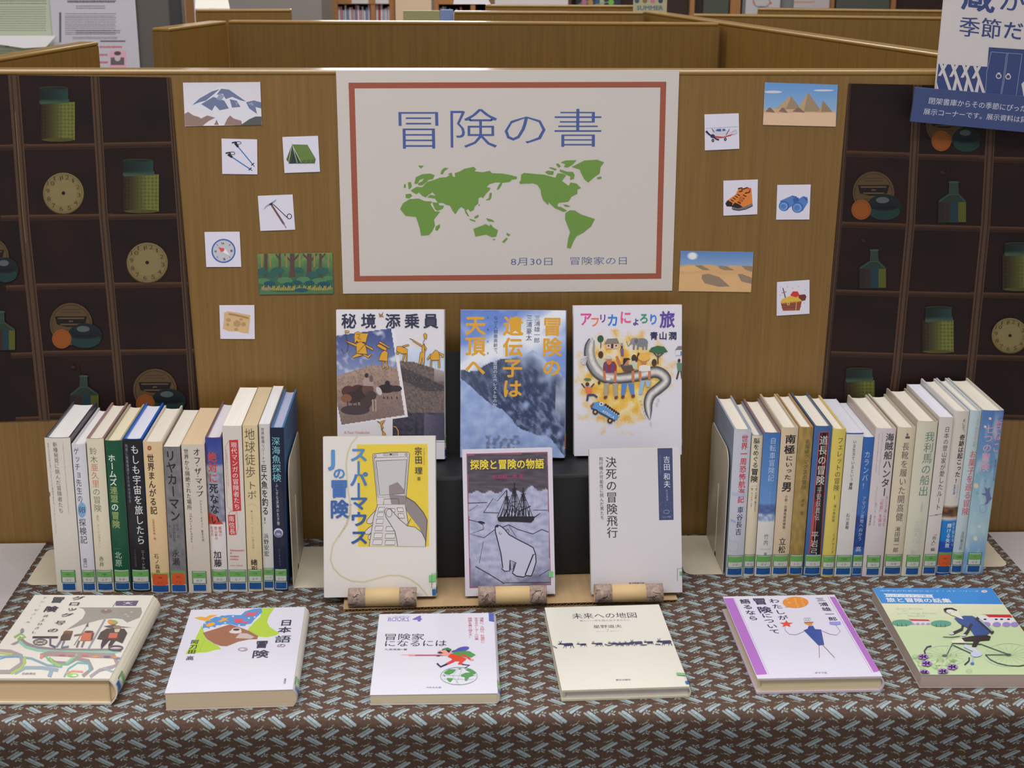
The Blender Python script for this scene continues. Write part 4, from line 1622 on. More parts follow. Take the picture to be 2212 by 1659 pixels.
def shelf_book(d, group, depth, side, lean):
    (px0, px1, pt0, pt1, yt, yb) = d['px']
    A = hit((px0, yb), 2, 0.0)
    B = hit((px1, yb), 2, 0.0)
    y0 = (A.y+B.y)/2
    A = hit((px0, yb), 1, y0)
    B = hit((px1, yb), 1, y0)
    C_ = hit((pt0, yt), 1, y0)
    D_ = hit((pt1, yt), 1, y0)
    h = (C_.z+D_.z)/2
    t = B.x-A.x
    xl, xr = A.x, B.x
    ang = d['lean']
    ex, ey, ez = pose_shelf(xl, xr, y0, ang)
    hh = h/math.cos(R(ang))
    w = d.get('w', depth)
    w = min(w, -0.004-y0)
    # local origin: fore-edge, bottom, back cover (right side) ; spine front at y0
    tt = t*0.985
    M = Matrix(((ex.x, ey.x, ez.x, xr-t*0.0075), (ex.y, ey.y, ez.y, y0+w), (ex.z, ey.z, ez.z, 0.0003+abs(math.sin(R(ang)))*tt*(1 if ang > 0 else 0)*0+0.0), (0, 0, 0, 1)))
    # rest the lower corner on the cloth
    low = min(0.0, (ez*tt).z)
    M[2][3] = 0.0004-low
    r = empty('book', M, d['label'], 'book', group)
    b, bg = book_geo(r, w, hh, tt, d['edge'], d.get('page', (226, 220, 208)), d.get('hard', True), d.get('bg'))
    # spine print, drawn in crop coordinates of the photo
    pxs = [(pt0, yt), (pt1, yt), (px1, yb), (px0, yb)]
    cv = spine_canvas(d['fr'], pxs, w, hh, tt, bg)
    sc = d['spine']
    if callable(sc):
        cv.quadrect(colf=sc, nx=16, ny=60)
    else:
        cv.quadrect(sc, nx=16, ny=1)
    cv.lay += 0.00008
    if d.get('draw'):
        d['draw'](cv)
    cv.build('spine_print', PRINTG, r)
    call_label(r, w, hh, tt, bg, *d['lab'], **d.get('labo', {}))
    return r


S1, S2 = (60, 820, 3.456), (370, 820, 3.456)
Q1, Q2 = (1480, 840, 3.686), (1820, 800, 3.387)
BK = (44, 42, 46)
GY = (108, 104, 104)
LB = []


def add(lst, fr, px, spine, edge, label, lab, draw, **k):
    d = dict(fr=fr, px=px, spine=spine, edge=edge, label=label, lab=lab, draw=draw)
    d.update(k)
    lst.append(d)


def s1(c):
    c.vt('新種発見に挑んだ冒険者たち', (198, 492), (248, 1002), 40, (92, 88, 90), 0.0)
    c.vt('地球上の全生命を見つけようとした博物学者たち', (140, 490), (190, 950), 15, (140, 134, 132), 0.0)
    c.vt('リチャード・コニフ', (192, 985), (206, 1165), 14, (140, 134, 132), 0.0)
    c.vt('TheSpeciesSeekersHeroesFoolsandtheMadPursuitofLife', (262, 482), (310, 1022), 17, (120, 114, 114), 0.0)
    c.ell(152, 885, 8, 20, (150, 100, 92))


def s2(c):
    c.vt('ゲッチョ先生の', (360, 540), (390, 905), 46, (62, 66, 92), 0.004)
    c.ell(404, 990, 34, 58, (128, 172, 208))
    c.poly([(372, 965), (400, 922), (436, 965)], (128, 172, 208))
    c.vt('卵', (404, 990), (404, 990), 58, (58, 70, 110), 0.004)
    c.vt('探検記', (408, 1082), (418, 1210), 58, (62, 64, 76), 0.004)
    c.vt('盛口', (428, 1362), (430, 1398), 32, (72, 72, 84))


def s3(c):
    g, rd = (112, 108, 96), (200, 120, 100)
    c.vt('鈴木亜久里の冒険', (488, 540), (522, 968), 62, g, -0.004, cols=[g, g, rd, rd, rd, g, g, g])
    c.vt('走れ、ドーシシネス!!', (522, 1030), (540, 1255), 22, (130, 126, 112))
    c.vt('赤井', (550, 1345), (552, 1385), 40, (96, 92, 84))


def s4(c):
    w, g = (222, 230, 222), (150, 168, 110)
    c.ring(622, 520, 46, 14, 3, (60, 104, 82), 0, 180)
    c.vt('ホームズ連盟の冒険', (626, 602), (660, 1112), 64, w, 0.018, cols=[w]*4+[g]*2+[w]+[g]*2)
    c.vt('北原', (676, 1335), (680, 1390), 56, (190, 205, 190), 0.004)
    c.line([(645, 1290), (700, 1288)], 2, (120, 150, 130))


def s5(c):
    c.vt('もしも宇宙を旅したら', (802, 525), (846, 1198), 62, (226, 226, 230), 0.01)
    c.vt('地球に無事帰還するための手引き', (738, 500), (764, 910), 22, (150, 152, 160))
    c.vt('ニール・ドカ', (860, 1285), (866, 1408), 28, (180, 180, 186))
    c.vt('三日目', (800, 1290), (806, 1380), 16, (110, 108, 112))


def s6(c):
    c.ell(908, 515, 16, 17, (150, 70, 60))
    c.ell(908, 515, 8, 8, (214, 160, 120))
    c.vt('世界まんがる記', (915, 590), (940, 978), 56, (50, 44, 42), 0.018)
    c.vt('仙境新奇草画一種', (936, 1050), (948, 1190), 20, (196, 96, 80))
    c.vt('石ノ森章太', (960, 1320), (976, 1478), 38, (70, 62, 56))


def s7(c):
    c.vt('リヤカーマン', (1062, 575), (1100, 1035), 84, BK, 0.02)
    c.vt('4万キロを', (1090, 1108), (1096, 1215), 26, (76, 76, 80))
    c.vt('地球一周', (1116, 1108), (1122, 1190), 24, (86, 86, 90))
    c.vt('歩いた男', (1058, 1115), (1064, 1190), 24, (86, 86, 90))
    c.vt('永瀬', (1104, 1312), (1106, 1372), 60, (52, 52, 56), 0.01)


def s8(c):
    c.vt('オフ', (188, 545), (192, 608), 56, BK, 0.012)
    c.vt('ザ', (198, 690), (198, 690), 58, BK, 0.012)
    c.vt('マップ', (204, 762), (212, 860), 58, BK, 0.012)
    c.dots([(192, 648, 4), (198, 728, 4)], BK)
    c.vt('世界から隔絶された場所', (106, 540), (134, 962), 38, (58, 56, 60), 0.006)
    c.vt('アラステア・ボネット', (218, 918), (230, 1105), 18, (90, 88, 92))
    c.vt('夏目大訳', (232, 1140), (238, 1205), 17, (90, 88, 92))
    c.vt('UNRULYPLACES', (140, 1010), (152, 1215), 26, (80, 80, 84))
    c.vt('UnrulyPlaces', (158, 1235), (164, 1290), 10, (130, 128, 130))


def c9(u, v):
    if v < 0.18:
        return mixc((58, 72, 150), (96, 104, 166), v*4+0.4*nz(u*2, v*9, 2, 1))
    if v < 0.55:
        return mixc((168, 170, 190), (110, 112, 128), (v-0.18)*2+0.8*nz(u*2, v*14, 2, 1))
    return (226, 222, 222)


def s9(c):
    r_ = (206, 78, 70)
    c.poly([(275, 1000), (320, 1005), (388, 1080), (280, 1082)], (196, 70, 58))
    c.vt('絶対に死なない', (302, 580), (326, 1045), 70, r_, 0.022, cols=[r_]*3+[(40, 40, 52)]*4)
    c.vt('最強の', (362, 1108), (366, 1160), 26, (196, 92, 92), 0.006)
    c.vt('登山家の', (330, 1108), (336, 1185), 26, (196, 92, 92), 0.006)
    c.vt('生き方', (300, 1108), (304, 1158), 26, (196, 92, 92), 0.006)
    c.vt('加藤', (344, 1308), (348, 1370), 62, (44, 42, 48), 0.014)


def s10(c):
    rd = (200, 62, 66)
    c.poly([(430, 462), (502, 458), (526, 1003), (460, 1005)], rd)
    c.vt('現代マンガの冒険者たち', (468, 500), (492, 972), 50, (232, 222, 222), 0.006)
    c.line([(430, 462), (398, 520), (416, 975), (460, 1005)], 2, rd)
    c.vt('大友克洋からオノナツメまで', (408, 545), (424, 815), 15, (210, 120, 120))
    c.poly([(420, 1035), (478, 1030), (485, 1180), (430, 1182)], rd)
    c.line([(490, 1005), (502, 1130), (486, 1178)], 2, rd)
    c.line([(424, 1034), (440, 1008), (492, 1004), (478, 1030)], 2, rd)
    c.vt('南信長', (448, 1062), (456, 1155), 46, (232, 222, 222), 0.004)
    c.ht('Adventurers', (436, 1292), (546, 1292), 22, rd, 0.012)
    c.ht('of', (438, 1312), (452, 1312), 20, rd, 0.012)
    c.ht('modern', (438, 1335), (505, 1335), 20, rd, 0.012)
    c.ht('comics', (438, 1355), (502, 1355), 20, rd, 0.012)
    c.ht('minami nobunaga', (440, 1400), (535, 1400), 14, (214, 120, 120))


def s11(c):
    c.vt('地球徒歩', (584, 408), (590, 680), 78, (104, 92, 72), 0.0)
    c.vt('トボ', (600, 778), (602, 848), 74, (104, 92, 72), 0.0)
    c.line([(575, 925), (605, 915), (632, 930)], 5, (216, 178, 140))
    c.vt('●ソツネット アーシ…で見た地球', (600, 970), (612, 1245), 18, (150, 138, 116))
    c.vt('緒形', (618, 1358), (622, 1410), 52, (52, 46, 40), 0.016)


def s12(c):
    c.vt('世界秘境リゾートで', (678, 385), (688, 665), 30, (58, 58, 62), 0.008)
    c.vt('巨大魚を釣る!', (690, 715), (706, 1108), 54, (40, 40, 44), 0.016)
    c.vt('浜野安宏', (708, 1222), (712, 1340), 42, (56, 56, 60), 0.01)


def s13(c):
    c.vt('深海魚探検', (784, 470), (792, 755), 72, (132, 196, 212), 0.002)
    c.vt('ふしぎな深海の生き物', (790, 812), (802, 1098), 22, (196, 202, 212), 0.004)
    c.ell(802, 1168, 36, 34, (206, 206, 222), n=26)
    c.ell(802, 1174, 30, 27, (110, 110, 150), n=26)
    c.ell(802, 1178, 20, 10, (170, 168, 196))
    c.vt('ビーオテクス', (808, 1292), (812, 1395), 16, (120, 124, 150))


gL = 'library books upright in the left row'
P_ = (228, 226, 230)
add(LB, S1, (123.1, 177.6, 91.3, 152, 947.3, 1280), (220, 213, 203), (70, 66, 78), 'thick beige book at the left end of the left row, grey vertical title', ('402', 'コリ'), s1, lean=0.75, page=(228, 226, 226))
add(LB, S1, (178.6, 208.1, 152.4, 184.4, 961, 1280), (214, 214, 222), (212, 210, 216), 'thin white book with a blue egg shape in its title, left row', ('481', 'モリ'), s2, lean=0.8, page=(232, 230, 232))
add(LB, S1, (209.6, 246.6, 184.6, 223.6, 949, 1280), (222, 214, 190), (152, 120, 118), 'cream book whose thin grey title has three reddish characters, left row', ('788', 'スア'), s3, lean=0.85)
add(LB, S1, (247.5, 282.5, 223.8, 264, 953, 1279), (24, 84, 60), (170, 164, 140), 'dark green book with white and gold title, left row', ('', 'キタ'), s4, lean=1.0, page=(228, 218, 192))
add(LB, S1, (285.7, 325.4, 266.5, 307.2, 950, 1279), (34, 34, 40), (36, 96, 190), 'black book with blue cover edges and white title, left row', ('538', 'カニ'), s5, lean=1.05, page=(220, 222, 236))
add(LB, S1, (326.8, 368, 307.6, 350, 956, 1282), (224, 196, 152), (206, 198, 180), 'peach-cream book with bold black title and low orange label, left row', ('288', 'イシ'), s6, lean=1.0, labo=dict(orange=True, low=True, lift=-0.0015))
add(LB, S1, (369.6, 405, 350.2, 389, 966, 1283), lambda u, v: mixc((134, 132, 136), (112, 112, 116), 0.5+nz(u*2, v*12, 2, 4)), (140, 138, 140), 'grey mottled softcover with heavy black title and orange label, left row', ('290', 'ナガ'), s7, lean=0.95, hard=False, labo=dict(orange=True))
add(LB, S2, (408, 456.8, 389.7, 441, 961, 1282), (212, 202, 190), (212, 190, 152), 'thick pale beige book with black two-column title and tan top, left row', ('290', 'ホア'), s8, lean=0.85, hard=False, page=(216, 192, 158))
add(LB, S2, (458, 493, 441.4, 477.2, 947, 1279), c9, (110, 82, 92), 'book with a blue-to-white spine and red and black title, left row', ('786', 'カユ'), s9, lean=0.85, page=(222, 218, 224))
add(LB, S2, (494.4, 535, 478.2, 523.2, 921, 1279), (220, 212, 204), (216, 208, 200), 'tall off-white softcover with a red title block, left row', ('726', 'ミノ'), s10, lean=1.0, hard=False, page=(238, 234, 226))
add(LB, S2, (536.4, 568, 523.8, 555, 920, 1278), (222, 204, 162), (214, 194, 150), 'tall cream-yellow softcover with light brown title, left row', ('778', 'オケ'), s11, lean=1.0, hard=False, page=(206, 188, 154))
add(LB, S2, (569.7, 592.8, 555.6, 584.7, 917, 1275), (214, 211, 208), (212, 210, 206), 'tall slim white softcover with small bold black title, left row', ('787', 'ハマ'), s12, lean=1.1, hard=False, page=(224, 224, 228))
add(LB, S2, (593.7, 621.5, 584.9, 616, 925, 1277), (30, 36, 60), (60, 108, 158), 'tall dark navy book with pale blue title, right end of the left row', ('487', 'シン'), s13, lean=1.2, page=(170, 176, 206), bg=0.001)

RB = []
gR = 'library books upright in the right row'


def r1(c):
    c.vt('世界一周恐怖航海記', (475, 395), (444, 872), 56, (196, 60, 72), 0.014)
    c.vt('車谷長吉', (440, 955), (424, 1130), 52, (48, 54, 96), 0.012)
    c.poly([(375, 815), (480, 820), (478, 852), (372, 842)], (182, 190, 214))
    c.poly([(365, 1030), (400, 1040), (410, 1060), (365, 1050)], (160, 175, 220))
    c.line([(350, 1205), (425, 1210), (418, 1290), (345, 1285)], 3, (190, 180, 200))


def r2(c):
    c.vt('脳をめぐる', (570, 418), (558, 615), 52, (54, 52, 50), 0.014)
    c.vt('冒険', (554, 670), (550, 728), 60, (48, 46, 44), 0.02)
    c.vt('(文)竹内薫+藤井かおり', (568, 790), (556, 985), 18, (90, 86, 80))
    c.vt('(絵)モリナガ・ヨウ', (534, 790), (524, 945), 17, (90, 86, 80))


def cr3(u, v):
    if v < 0.50:
        return mixc((72, 118, 186), (102, 150, 208), v*2)
    if v < 0.56:
        return mixc((76, 92, 150), (98, 128, 180), 0.5+nz(u*3, v*60, 1, 3))
    if v < 0.615:
        return mixc((196, 206, 222), (110, 150, 200), 0.5+1.5*nz(u*5, v*50, 1, 6))
    return (224, 222, 218)


def r3(c):
    c.vt('自転車冒険記', (700, 415), (682, 710), 54, (196, 216, 240), -0.006)
    c.vt('12歳の助走', (678, 780), (670, 905), 18, (150, 180, 216))
    c.vt('竹内', (645, 1178), (642, 1225), 38, (104, 100, 100))
    c.ht('TAKEUCHI MAKOTO', (590, 1278), (688, 1278), 9, (160, 156, 156))
    c.vt('真', (638, 1318), (638, 1318), 30, (120, 116, 116))


def r4(c):
    c.vt('南極', (835, 405), (828, 490), 92, (48, 44, 44), 0.024, sy=76)
    c.vt('にいった', (826, 560), (812, 712), 60, (48, 44, 44), 0.02, sy=44)
    c.vt('男', (806, 790), (806, 790), 84, (48, 44, 44), 0.026)
    c.vt('小説・白瀬南極探検隊', (802, 868), (784, 1112), 24, (84, 78, 74), 0.008)
    c.vt('立松', (772, 1222), (768, 1285), 60, (54, 50, 48), 0.012)


def r5(c):
    c.vt('名探偵クマグスの冒険', (975, 430), (942, 805), 44, (92, 78, 44), 0.004)
    c.vt('東郷 隆', (936, 912), (926, 1010), 32, (98, 84, 50), 0.004)


def r6(c):
    c.poly([(1068, 345), (1150, 345), (1082, 1328), (982, 1318)], (188, 84, 84))
    c.poly([(1074, 352), (1144, 352), (1076, 1328), (990, 1318)], (34, 30, 34))
    c.vt('道長の冒険', (1104, 415), (1076, 740), 72, (214, 214, 208), 0.01)
    c.vt('平安妖異伝', (1068, 818), (1050, 1035), 44, (178, 186, 180), 0.002)
    c.vt('平岩弓', (1032, 1175), (1024, 1305), 62, (206, 206, 200), 0.008)


def r7(c):
    c.vt('フェレットの冒険', (1238, 415), (1204, 795), 50, (84, 80, 36), 0.002)
    c.vt('I', (1198, 868), (1198, 868), 50, (84, 80, 36), 0.004)
    c.vt('海の救助隊', (1192, 940), (1180, 1055), 27, (100, 98, 50))
    c.vt('リチャード', (1184, 1172), (1174, 1305), 26, (90, 86, 40))


def r8(c):
    c.rect(30, 440, 175, 470, (60, 96, 168), 2)
    c.vt('いま生きているという', (90, 525), (66, 800), 26, (60, 60, 64), 0.01)
    c.vt('冒険', (62, 835), (58, 862), 28, (50, 50, 56), 0.014)
    c.vt('石川直樹', (40, 1062), (32, 1150), 26, (60, 60, 64), 0.01)


def cr9(u, v):
    if v > 0.55 and v < 0.8:
        return mixc((46, 82, 158), (40, 60, 120), 0.5+nz(u*3, v*20, 1, 3))
    return (58, 104, 178)


def r9(c):
    c.vt('カランバ!', (184, 618), (160, 845), 44, (196, 212, 232), -0.002)
    c.vt('アマゾン奥地へ向かう', (160, 940), (126, 1235), 30, (176, 196, 222), 0.004)
    c.vt('高', (116, 1310), (116, 1310), 42, (206, 212, 222), 0.01)


def r10(c):
    c.vt('海賊船ハンター', (350, 498), (306, 915), 72, (62, 60, 66), 0.014)
    c.vt('PirateHuntersTreasureObsessionand', (292, 470), (262, 780), 14, (120, 114, 114))
    c.vt('theSearchforaLegendaryPirateShip', (266, 470), (240, 760), 14, (120, 114, 114))
    c.vt('カリブ海に沈む', (326, 960), (304, 1150), 24, (208, 116, 130), 0.004)
    c.vt('「伝説」を探せ', (288, 965), (270, 1150), 28, (208, 108, 124), 0.006)
    c.vt('ロバート・カーソン', (240, 1000), (226, 1150), 17, (90, 86, 88))
    c.vt('RobertKurson', (250, 880), (236, 985), 12, (130, 126, 126))
    c.vt('森夏樹訳', (204, 1090), (196, 1150), 14, (100, 96, 98))


def r11(c):
    c.ell(477, 475, 8, 12, (120, 112, 104))
    c.rect(462, 488, 495, 505, (96, 90, 88))
    c.vt('長靴を履いた開高健', (465, 565), (416, 1085), 58, (110, 102, 94), 0.006)
    c.vt('滝田誠一郎', (404, 1172), (388, 1322), 42, (84, 78, 72), 0.006)


def r12(c):
    c.vt('我利馬の船出', (640, 490), (592, 890), 78, (112, 140, 130), 0.004)
    c.ell(580, 1010, 8, 42, (196, 190, 190), 8)
    c.vt('太田大八=絵', (545, 1125), (518, 1335), 40, (188, 192, 186))
    c.vt('灰谷健次郎=作', (580, 1120), (552, 1330), 36, (200, 202, 196))


def r13(c):
    c.vt('日本の登山家が愛したルート', (768, 445), (696, 1035), 44, (70, 64, 66), 0.002)
    c.vt('50', (664, 1095), (704, 1088), 100, (64, 60, 64), 0.0, sy=80)
    c.vt('「岳人」編', (672, 1225), (658, 1330), 34, (70, 64, 66), 0.004)


def cr14(u, v):
    if v < 0.575:
        return (214, 206, 198)
    if v < 0.645:
        return mixc((70, 46, 38), (130, 92, 60), 0.5+1.6*nz(u*3, v*40, 1, 3))
    if v < 0.665:
        return (214, 206, 198)
    return (34, 128, 204) if v < 0.80 else (40, 84, 178)


def r14(c):
    c.vt('そして、', (895, 375), (886, 460), 30, (52, 50, 50), 0.012)
    c.vt('奇跡は起こった!', (880, 500), (838, 820), 44, (46, 44, 46), 0.018)
    c.vt('シャクルトン', (845, 855), (836, 940), 13, (70, 120, 190))
    c.vt('全員生還', (822, 855), (816, 912), 18, (70, 120, 190), 0.006)
    c.vt('計り知れない', (816, 1138), (808, 1285), 22, (214, 226, 236), 0.01)
    c.vt('輝ける失敗', (782, 1148), (766, 1290), 34, (224, 232, 240), 0.016)


def r15(c):
    c.vt('クリムとドリムの', (992, 370), (964, 548), 22, (130, 150, 160), 0.0, cols=[(120, 142, 156)]*4+[(214, 110, 120)]*3+[(120, 142, 156)])
    c.vt('お菓子を巡る冒険', (958, 612), (900, 1030), 56, (214, 92, 108), 0.01)
    c.vt('吉田量次郎', (882, 1190), (864, 1300), 26, (110, 116, 124))


def cr16(u, v):
    a = mixc((84, 122, 184), (122, 164, 196), min(1, v*2.4))
    b = mixc(a, (176, 204, 208), max(0, min(1, (v-.3)*2.2)))
    if v > 0.72:
        b = mixc(b, (120, 164, 216), min(1, (v-.72)*6))
    return mixc(b, (200, 214, 220), max(0, nz(u*3, v*9, 1.3, 8)))


def r16(c):
    pk = (232, 166, 184)
    c.vt('哲ねこ', (1156, 412), (1134, 588), 64, pk, 0.004)
    c.vt('七つの冒険', (1080, 445), (1040, 738), 76, pk, 0.006)
    c.vt('NAOCHIYU', (1096, 695), (1082, 815), 18, (106, 128, 176))
    c.vt('廣嶋玲子絵', (1132, 695), (1118, 830), 18, (106, 128, 176))
    for x, y, r_, cc in ((1085, 362, 11, (232, 206, 190)), (1046, 428, 10, (222, 214, 196)), (990, 810, 22, (132, 176, 186)), (975, 880, 18, (208, 204, 178)), (1045, 840, 8, (110, 150, 200)), (985, 930, 12, (120, 180, 170)), (970, 1252, 16, (216, 218, 200)), (1000, 1170, 12, (206, 218, 214))):
        c.ell(x, y, r_, r_, cc)
    c.ring(1028, 1042, 28, 28, 6, (150, 170, 216))
    c.poly([(1040, 885), (1060, 900), (1085, 888), (1080, 925), (1092, 965), (1105, 968), (1080, 990), (1060, 1010), (1040, 1015), (1055, 985), (1048, 950), (1010, 935), (1048, 930)], (104, 116, 164))


add(RB, Q1, (1568, 1604.6, 1587, 1623.4, 929, 1247), (200, 202, 214), (148, 160, 182), 'blue-grey white book with bold red title, left end of the right row', ('', 'クチ'), r1, lean=0.2)
add(RB, Q1, (1605.3, 1629.2, 1624.2, 1649.6, 942, 1245), (224, 214, 188), (120, 132, 150), 'slim cream book with small black title, second in the right row', ('', 'タカ'), r2, lean=0.25)
add(RB, Q1, (1630, 1665.8, 1650, 1686.7, 936, 1246), cr3, (140, 112, 116), 'blue book with a painted sea band and white foot, right row', ('', 'タマ'), r3, lean=0.25)
add(RB, Q1, (1666.6, 1702.5, 1686.9, 1725, 925, 1245), (216, 196, 168), (186, 174, 152), 'tan book with brush-style black title, right row', ('', 'タワ'), r4, lean=0.25)
add(RB, Q1, (1703, 1733.7, 1725.2, 1758.9, 924, 1245), lambda u, v: mixc((176, 146, 84), (150, 128, 72), 0.5+1.2*nz(u*2, v*10, 2, 9)), (168, 132, 88), 'mottled golden-brown book with faint title, right row', ('', 'トリ'), r5, lean=0.28)
add(RB, Q1, (1735, 1773, 1759.4, 1800, 922, 1245), (68, 106, 164), (66, 92, 122), 'blue book with a black title panel edged in red, right row', ('', 'ヒユ'), r6, lean=0.3)
add(RB, Q1, (1773.8, 1801.5, 1800.2, 1829.2, 928, 1247), (220, 200, 100), (212, 190, 120), 'yellow book with brown-green title, right row', ('F', 'カリ'), r7, lean=0.35)
add(RB, Q2, (1802, 1838, 1829.4, 1866.4, 936, 1246), (222, 218, 214), (200, 200, 206), 'white softcover with a blue top band and tiny bold title, right row', ('T290', 'イナ'), r8, lean=0.42, hard=False, page=(206, 208, 220))
add(RB, Q2, (1838.5, 1861.3, 1866.8, 1890.3, 945, 1245), cr9, (140, 160, 186), 'slim bright blue softcover, shortest book of the right row', ('T290', 'タシ'), r9, lean=0.45, hard=False, page=(212, 214, 222))
add(RB, Q2, (1862.2, 1905.6, 1890.9, 1939.4, 927, 1247), (214, 203, 206), (196, 180, 168), 'thick pinkish-white book with bold grey title and pink subtitle, right row', ('388', 'カロ'), r10, lean=0.5)
add(RB, Q2, (1907.4, 1946.6, 1939.8, 1981.8, 925, 1245), (218, 206, 180), (190, 182, 166), 'cream book with tall brown-grey title, right row', ('910', 'カタ'), r11, lean=0.55)
add(RB, Q2, (1947.2, 1990.7, 1982.4, 2028, 912, 1246), (214, 210, 190), (172, 160, 142), 'thick ivory book with grey-green title, right row', ('F', 'ハケ'), r12, lean=0.6)
add(RB, Q2, (1991.2, 2020.6, 2028.4, 2062.5, 902, 1244), (216, 208, 202), (214, 206, 200), 'tall pale softcover with thin black title ending in a large number, right row', ('786', 'ニホ'), r13, lean=0.7, hard=False, page=(222, 222, 236))
add(RB, Q2, (2020.8, 2053, 2062.9, 2097.5, 889.5, 1242), cr14, (206, 204, 204), 'tall pale book with a dark photo band, blue foot and orange label, right row', ('280', 'アリ'), r14, lean=0.8, labo=dict(orange=True))
add(RB, Q2, (2053.2, 2077.7, 2097.7, 2122.6, 888, 1241), (188, 206, 212), (196, 206, 214), 'tall slim pale blue book with red title, right row', ('T588', 'ヨキ'), r15, lean=0.9)
add(RB, Q2, (2078.3, 2124, 2123.5, 2175.8, 888, 1241), cr16, (200, 196, 186), 'tall thick sky-blue book with pink title and a cat, right end of the right row', ('F', 'イマ'), r16, lean=1.0)
for d in LB:
    shelf_book(d, gL, 0.137 if d['px'][4] > 930 else 0.150, 0, d['lean'])
for d in RB:
    shelf_book(d, gR, 0.134, 1, d['lean'])
# ================================================================== BOOKENDS
BM = mat('beige_enamel_metal', (206, 198, 178), 0.35, nz=((30, 30, 30), 0.05))


def bookend(xp, y0, y1, dirn, bw, label, h=0.165):
    """upright plate at x = xp with a base plate pointing to dirn"""
    r = empty('bookend', (xp, y1, 0.0003), label, 'bookend', None)
    D = y1-y0
    th = 0.001

    def rnd(pts_c, rad, n=6):
        out = []
        for (cx, cy, a0) in pts_c:
            for i in range(n+1):
                a = R(a0+90*i/n)
                out.append((cx+rad*math.cos(a), cy+rad*math.sin(a)))
        return out
    rr = 0.022
    pl = [(0.0, 0.001), (0.0, h-0.012)]
    plate = [(-D, 0.001), (0, 0.001)]+rnd([(-0.012, h-0.012, 0)], 0.012)+rnd([(-D+rr, h-rr, 90)], rr)
    prism('upright_plate', plate, -th/2, th/2, BM, r, mapf=lambda x, y, z: (z, x, y), bevel=0.0003)
    rb = 0.012
    if dirn > 0:
        base = [(0, 0), (0, -D)]+rnd([(bw-rb, -D+rb, 270)], rb)+rnd([(bw-rb, -rb, 0)], rb)
    else:
        base = [(0, 0)]+rnd([(-bw+rb, -rb, 90)], rb)+rnd([(-bw+rb, -D+rb, 180)], rb)+[(0, -D)]
    prism('base_plate', base, 0, 0.0009, BM, r, bevel=0.0003)
    s_ = dirn
    box('pressed_rib', min(0.0005*s_, 0.0014*s_), max(0.0005*s_, 0.0014*s_), -D*0.55-0.001, -D*0.55+0.0004, 0.008, h*0.62, BM, r)
    prism('slot', [(-D*0.55-0.004, 0.002), (-D*0.55+0.004, 0.002), (-D*0.55, 0.011)], 0, 0.0004, mat('dark_slot', (30, 28, 28), 0.8), r, mapf=lambda x, y, z: (s_*(0.0005+z), x, y))
    return r


bookend(-0.4935, -0.139, -0.031, -1, 0.043, 'beige metal bookend whose base sticks out at the far left of the left row')
bookend(-0.2035, -0.157, -0.034, 1, 0.06, 'beige metal bookend closing the right end of the left row')
bookend(0.3345, -0.133, -0.012, -1, 0.048, 'beige metal bookend with tall plate at the left end of the right row')
bookend(0.6715, -0.121, -0.0225, 1, 0.035, 'beige metal bookend whose base sticks out at the right end of the right row')

# ================================================================== DISPLAY STAND
CARD = mat('brown_cardboard', (178, 150, 112), 0.8, nz=((160, 12, 12), 0.06))
CARDD = mat('cardboard_inner', (150, 118, 80), 0.9)
BLK = mat('black_paper_board', (24, 24, 28), 0.55, nz=((60, 60, 60), 0.15))
A_ = hit((742, 1324.6), 2, 0.0)
B_ = hit((1464, 1304), 2, 0.0)
ang = math.atan2(B_.y-A_.y, B_.x-A_.x)
LW = (B_-A_).length
ST = empty('display_stand', Matrix.Translation((A_.x, A_.y, 0.0002)) @ Matrix.Rotation(ang, 4, 'Z'), 'home-made cardboard stand: corrugated base sheet with a black riser box, plus a dark backrest added as gap shade', 'stand')
DP = 0.19
TH_ = 0.0052
box('lower_liner', 0, LW, 0, DP, 0, 0.0005, CARD, ST)
box('upper_liner', 0, LW, 0, DP, TH_-0.0005, TH_, CARD, ST)
V, F = [], []
nfl = int(LW/0.0039)
for i in range(nfl+1):
    x = LW*i/nfl
    z = 0.0006 if i % 2 == 0 else TH_-0.0006
    V += [(x, 0.0004, z), (x, DP-0.001, z)]
    if i:
        k = 2*i
        F.append((k-2, k, k+1, k-1))
fl = mesh_obj('corrugated_flute', V, F, CARDD, ST)
so = fl.modifiers.new('t', 'SOLIDIFY')
so.thickness = 0.00045
so.offset = 0
yr = -0.1485-A_.y
RZ = 0.1395
xl_ = (-0.128)-A_.x
xr_ = 0.262-A_.x
bx = box('black_riser', xl_, xr_, yr, yr+0.105, TH_, RZ, BLK, ST, bevel=0.0035)
prism('shade_backrest', [(yr+0.086, RZ), (yr+0.092, RZ), (yr+0.092+0.125*math.tan(R(13)), RZ+0.125), (yr+0.086+0.125*math.tan(R(13)), RZ+0.125)], xl_+0.01, xr_-0.01, BLK, ST, mapf=lambda x, y, z: (z, x, y))  # added board: its black stands in for the shade between the upper books


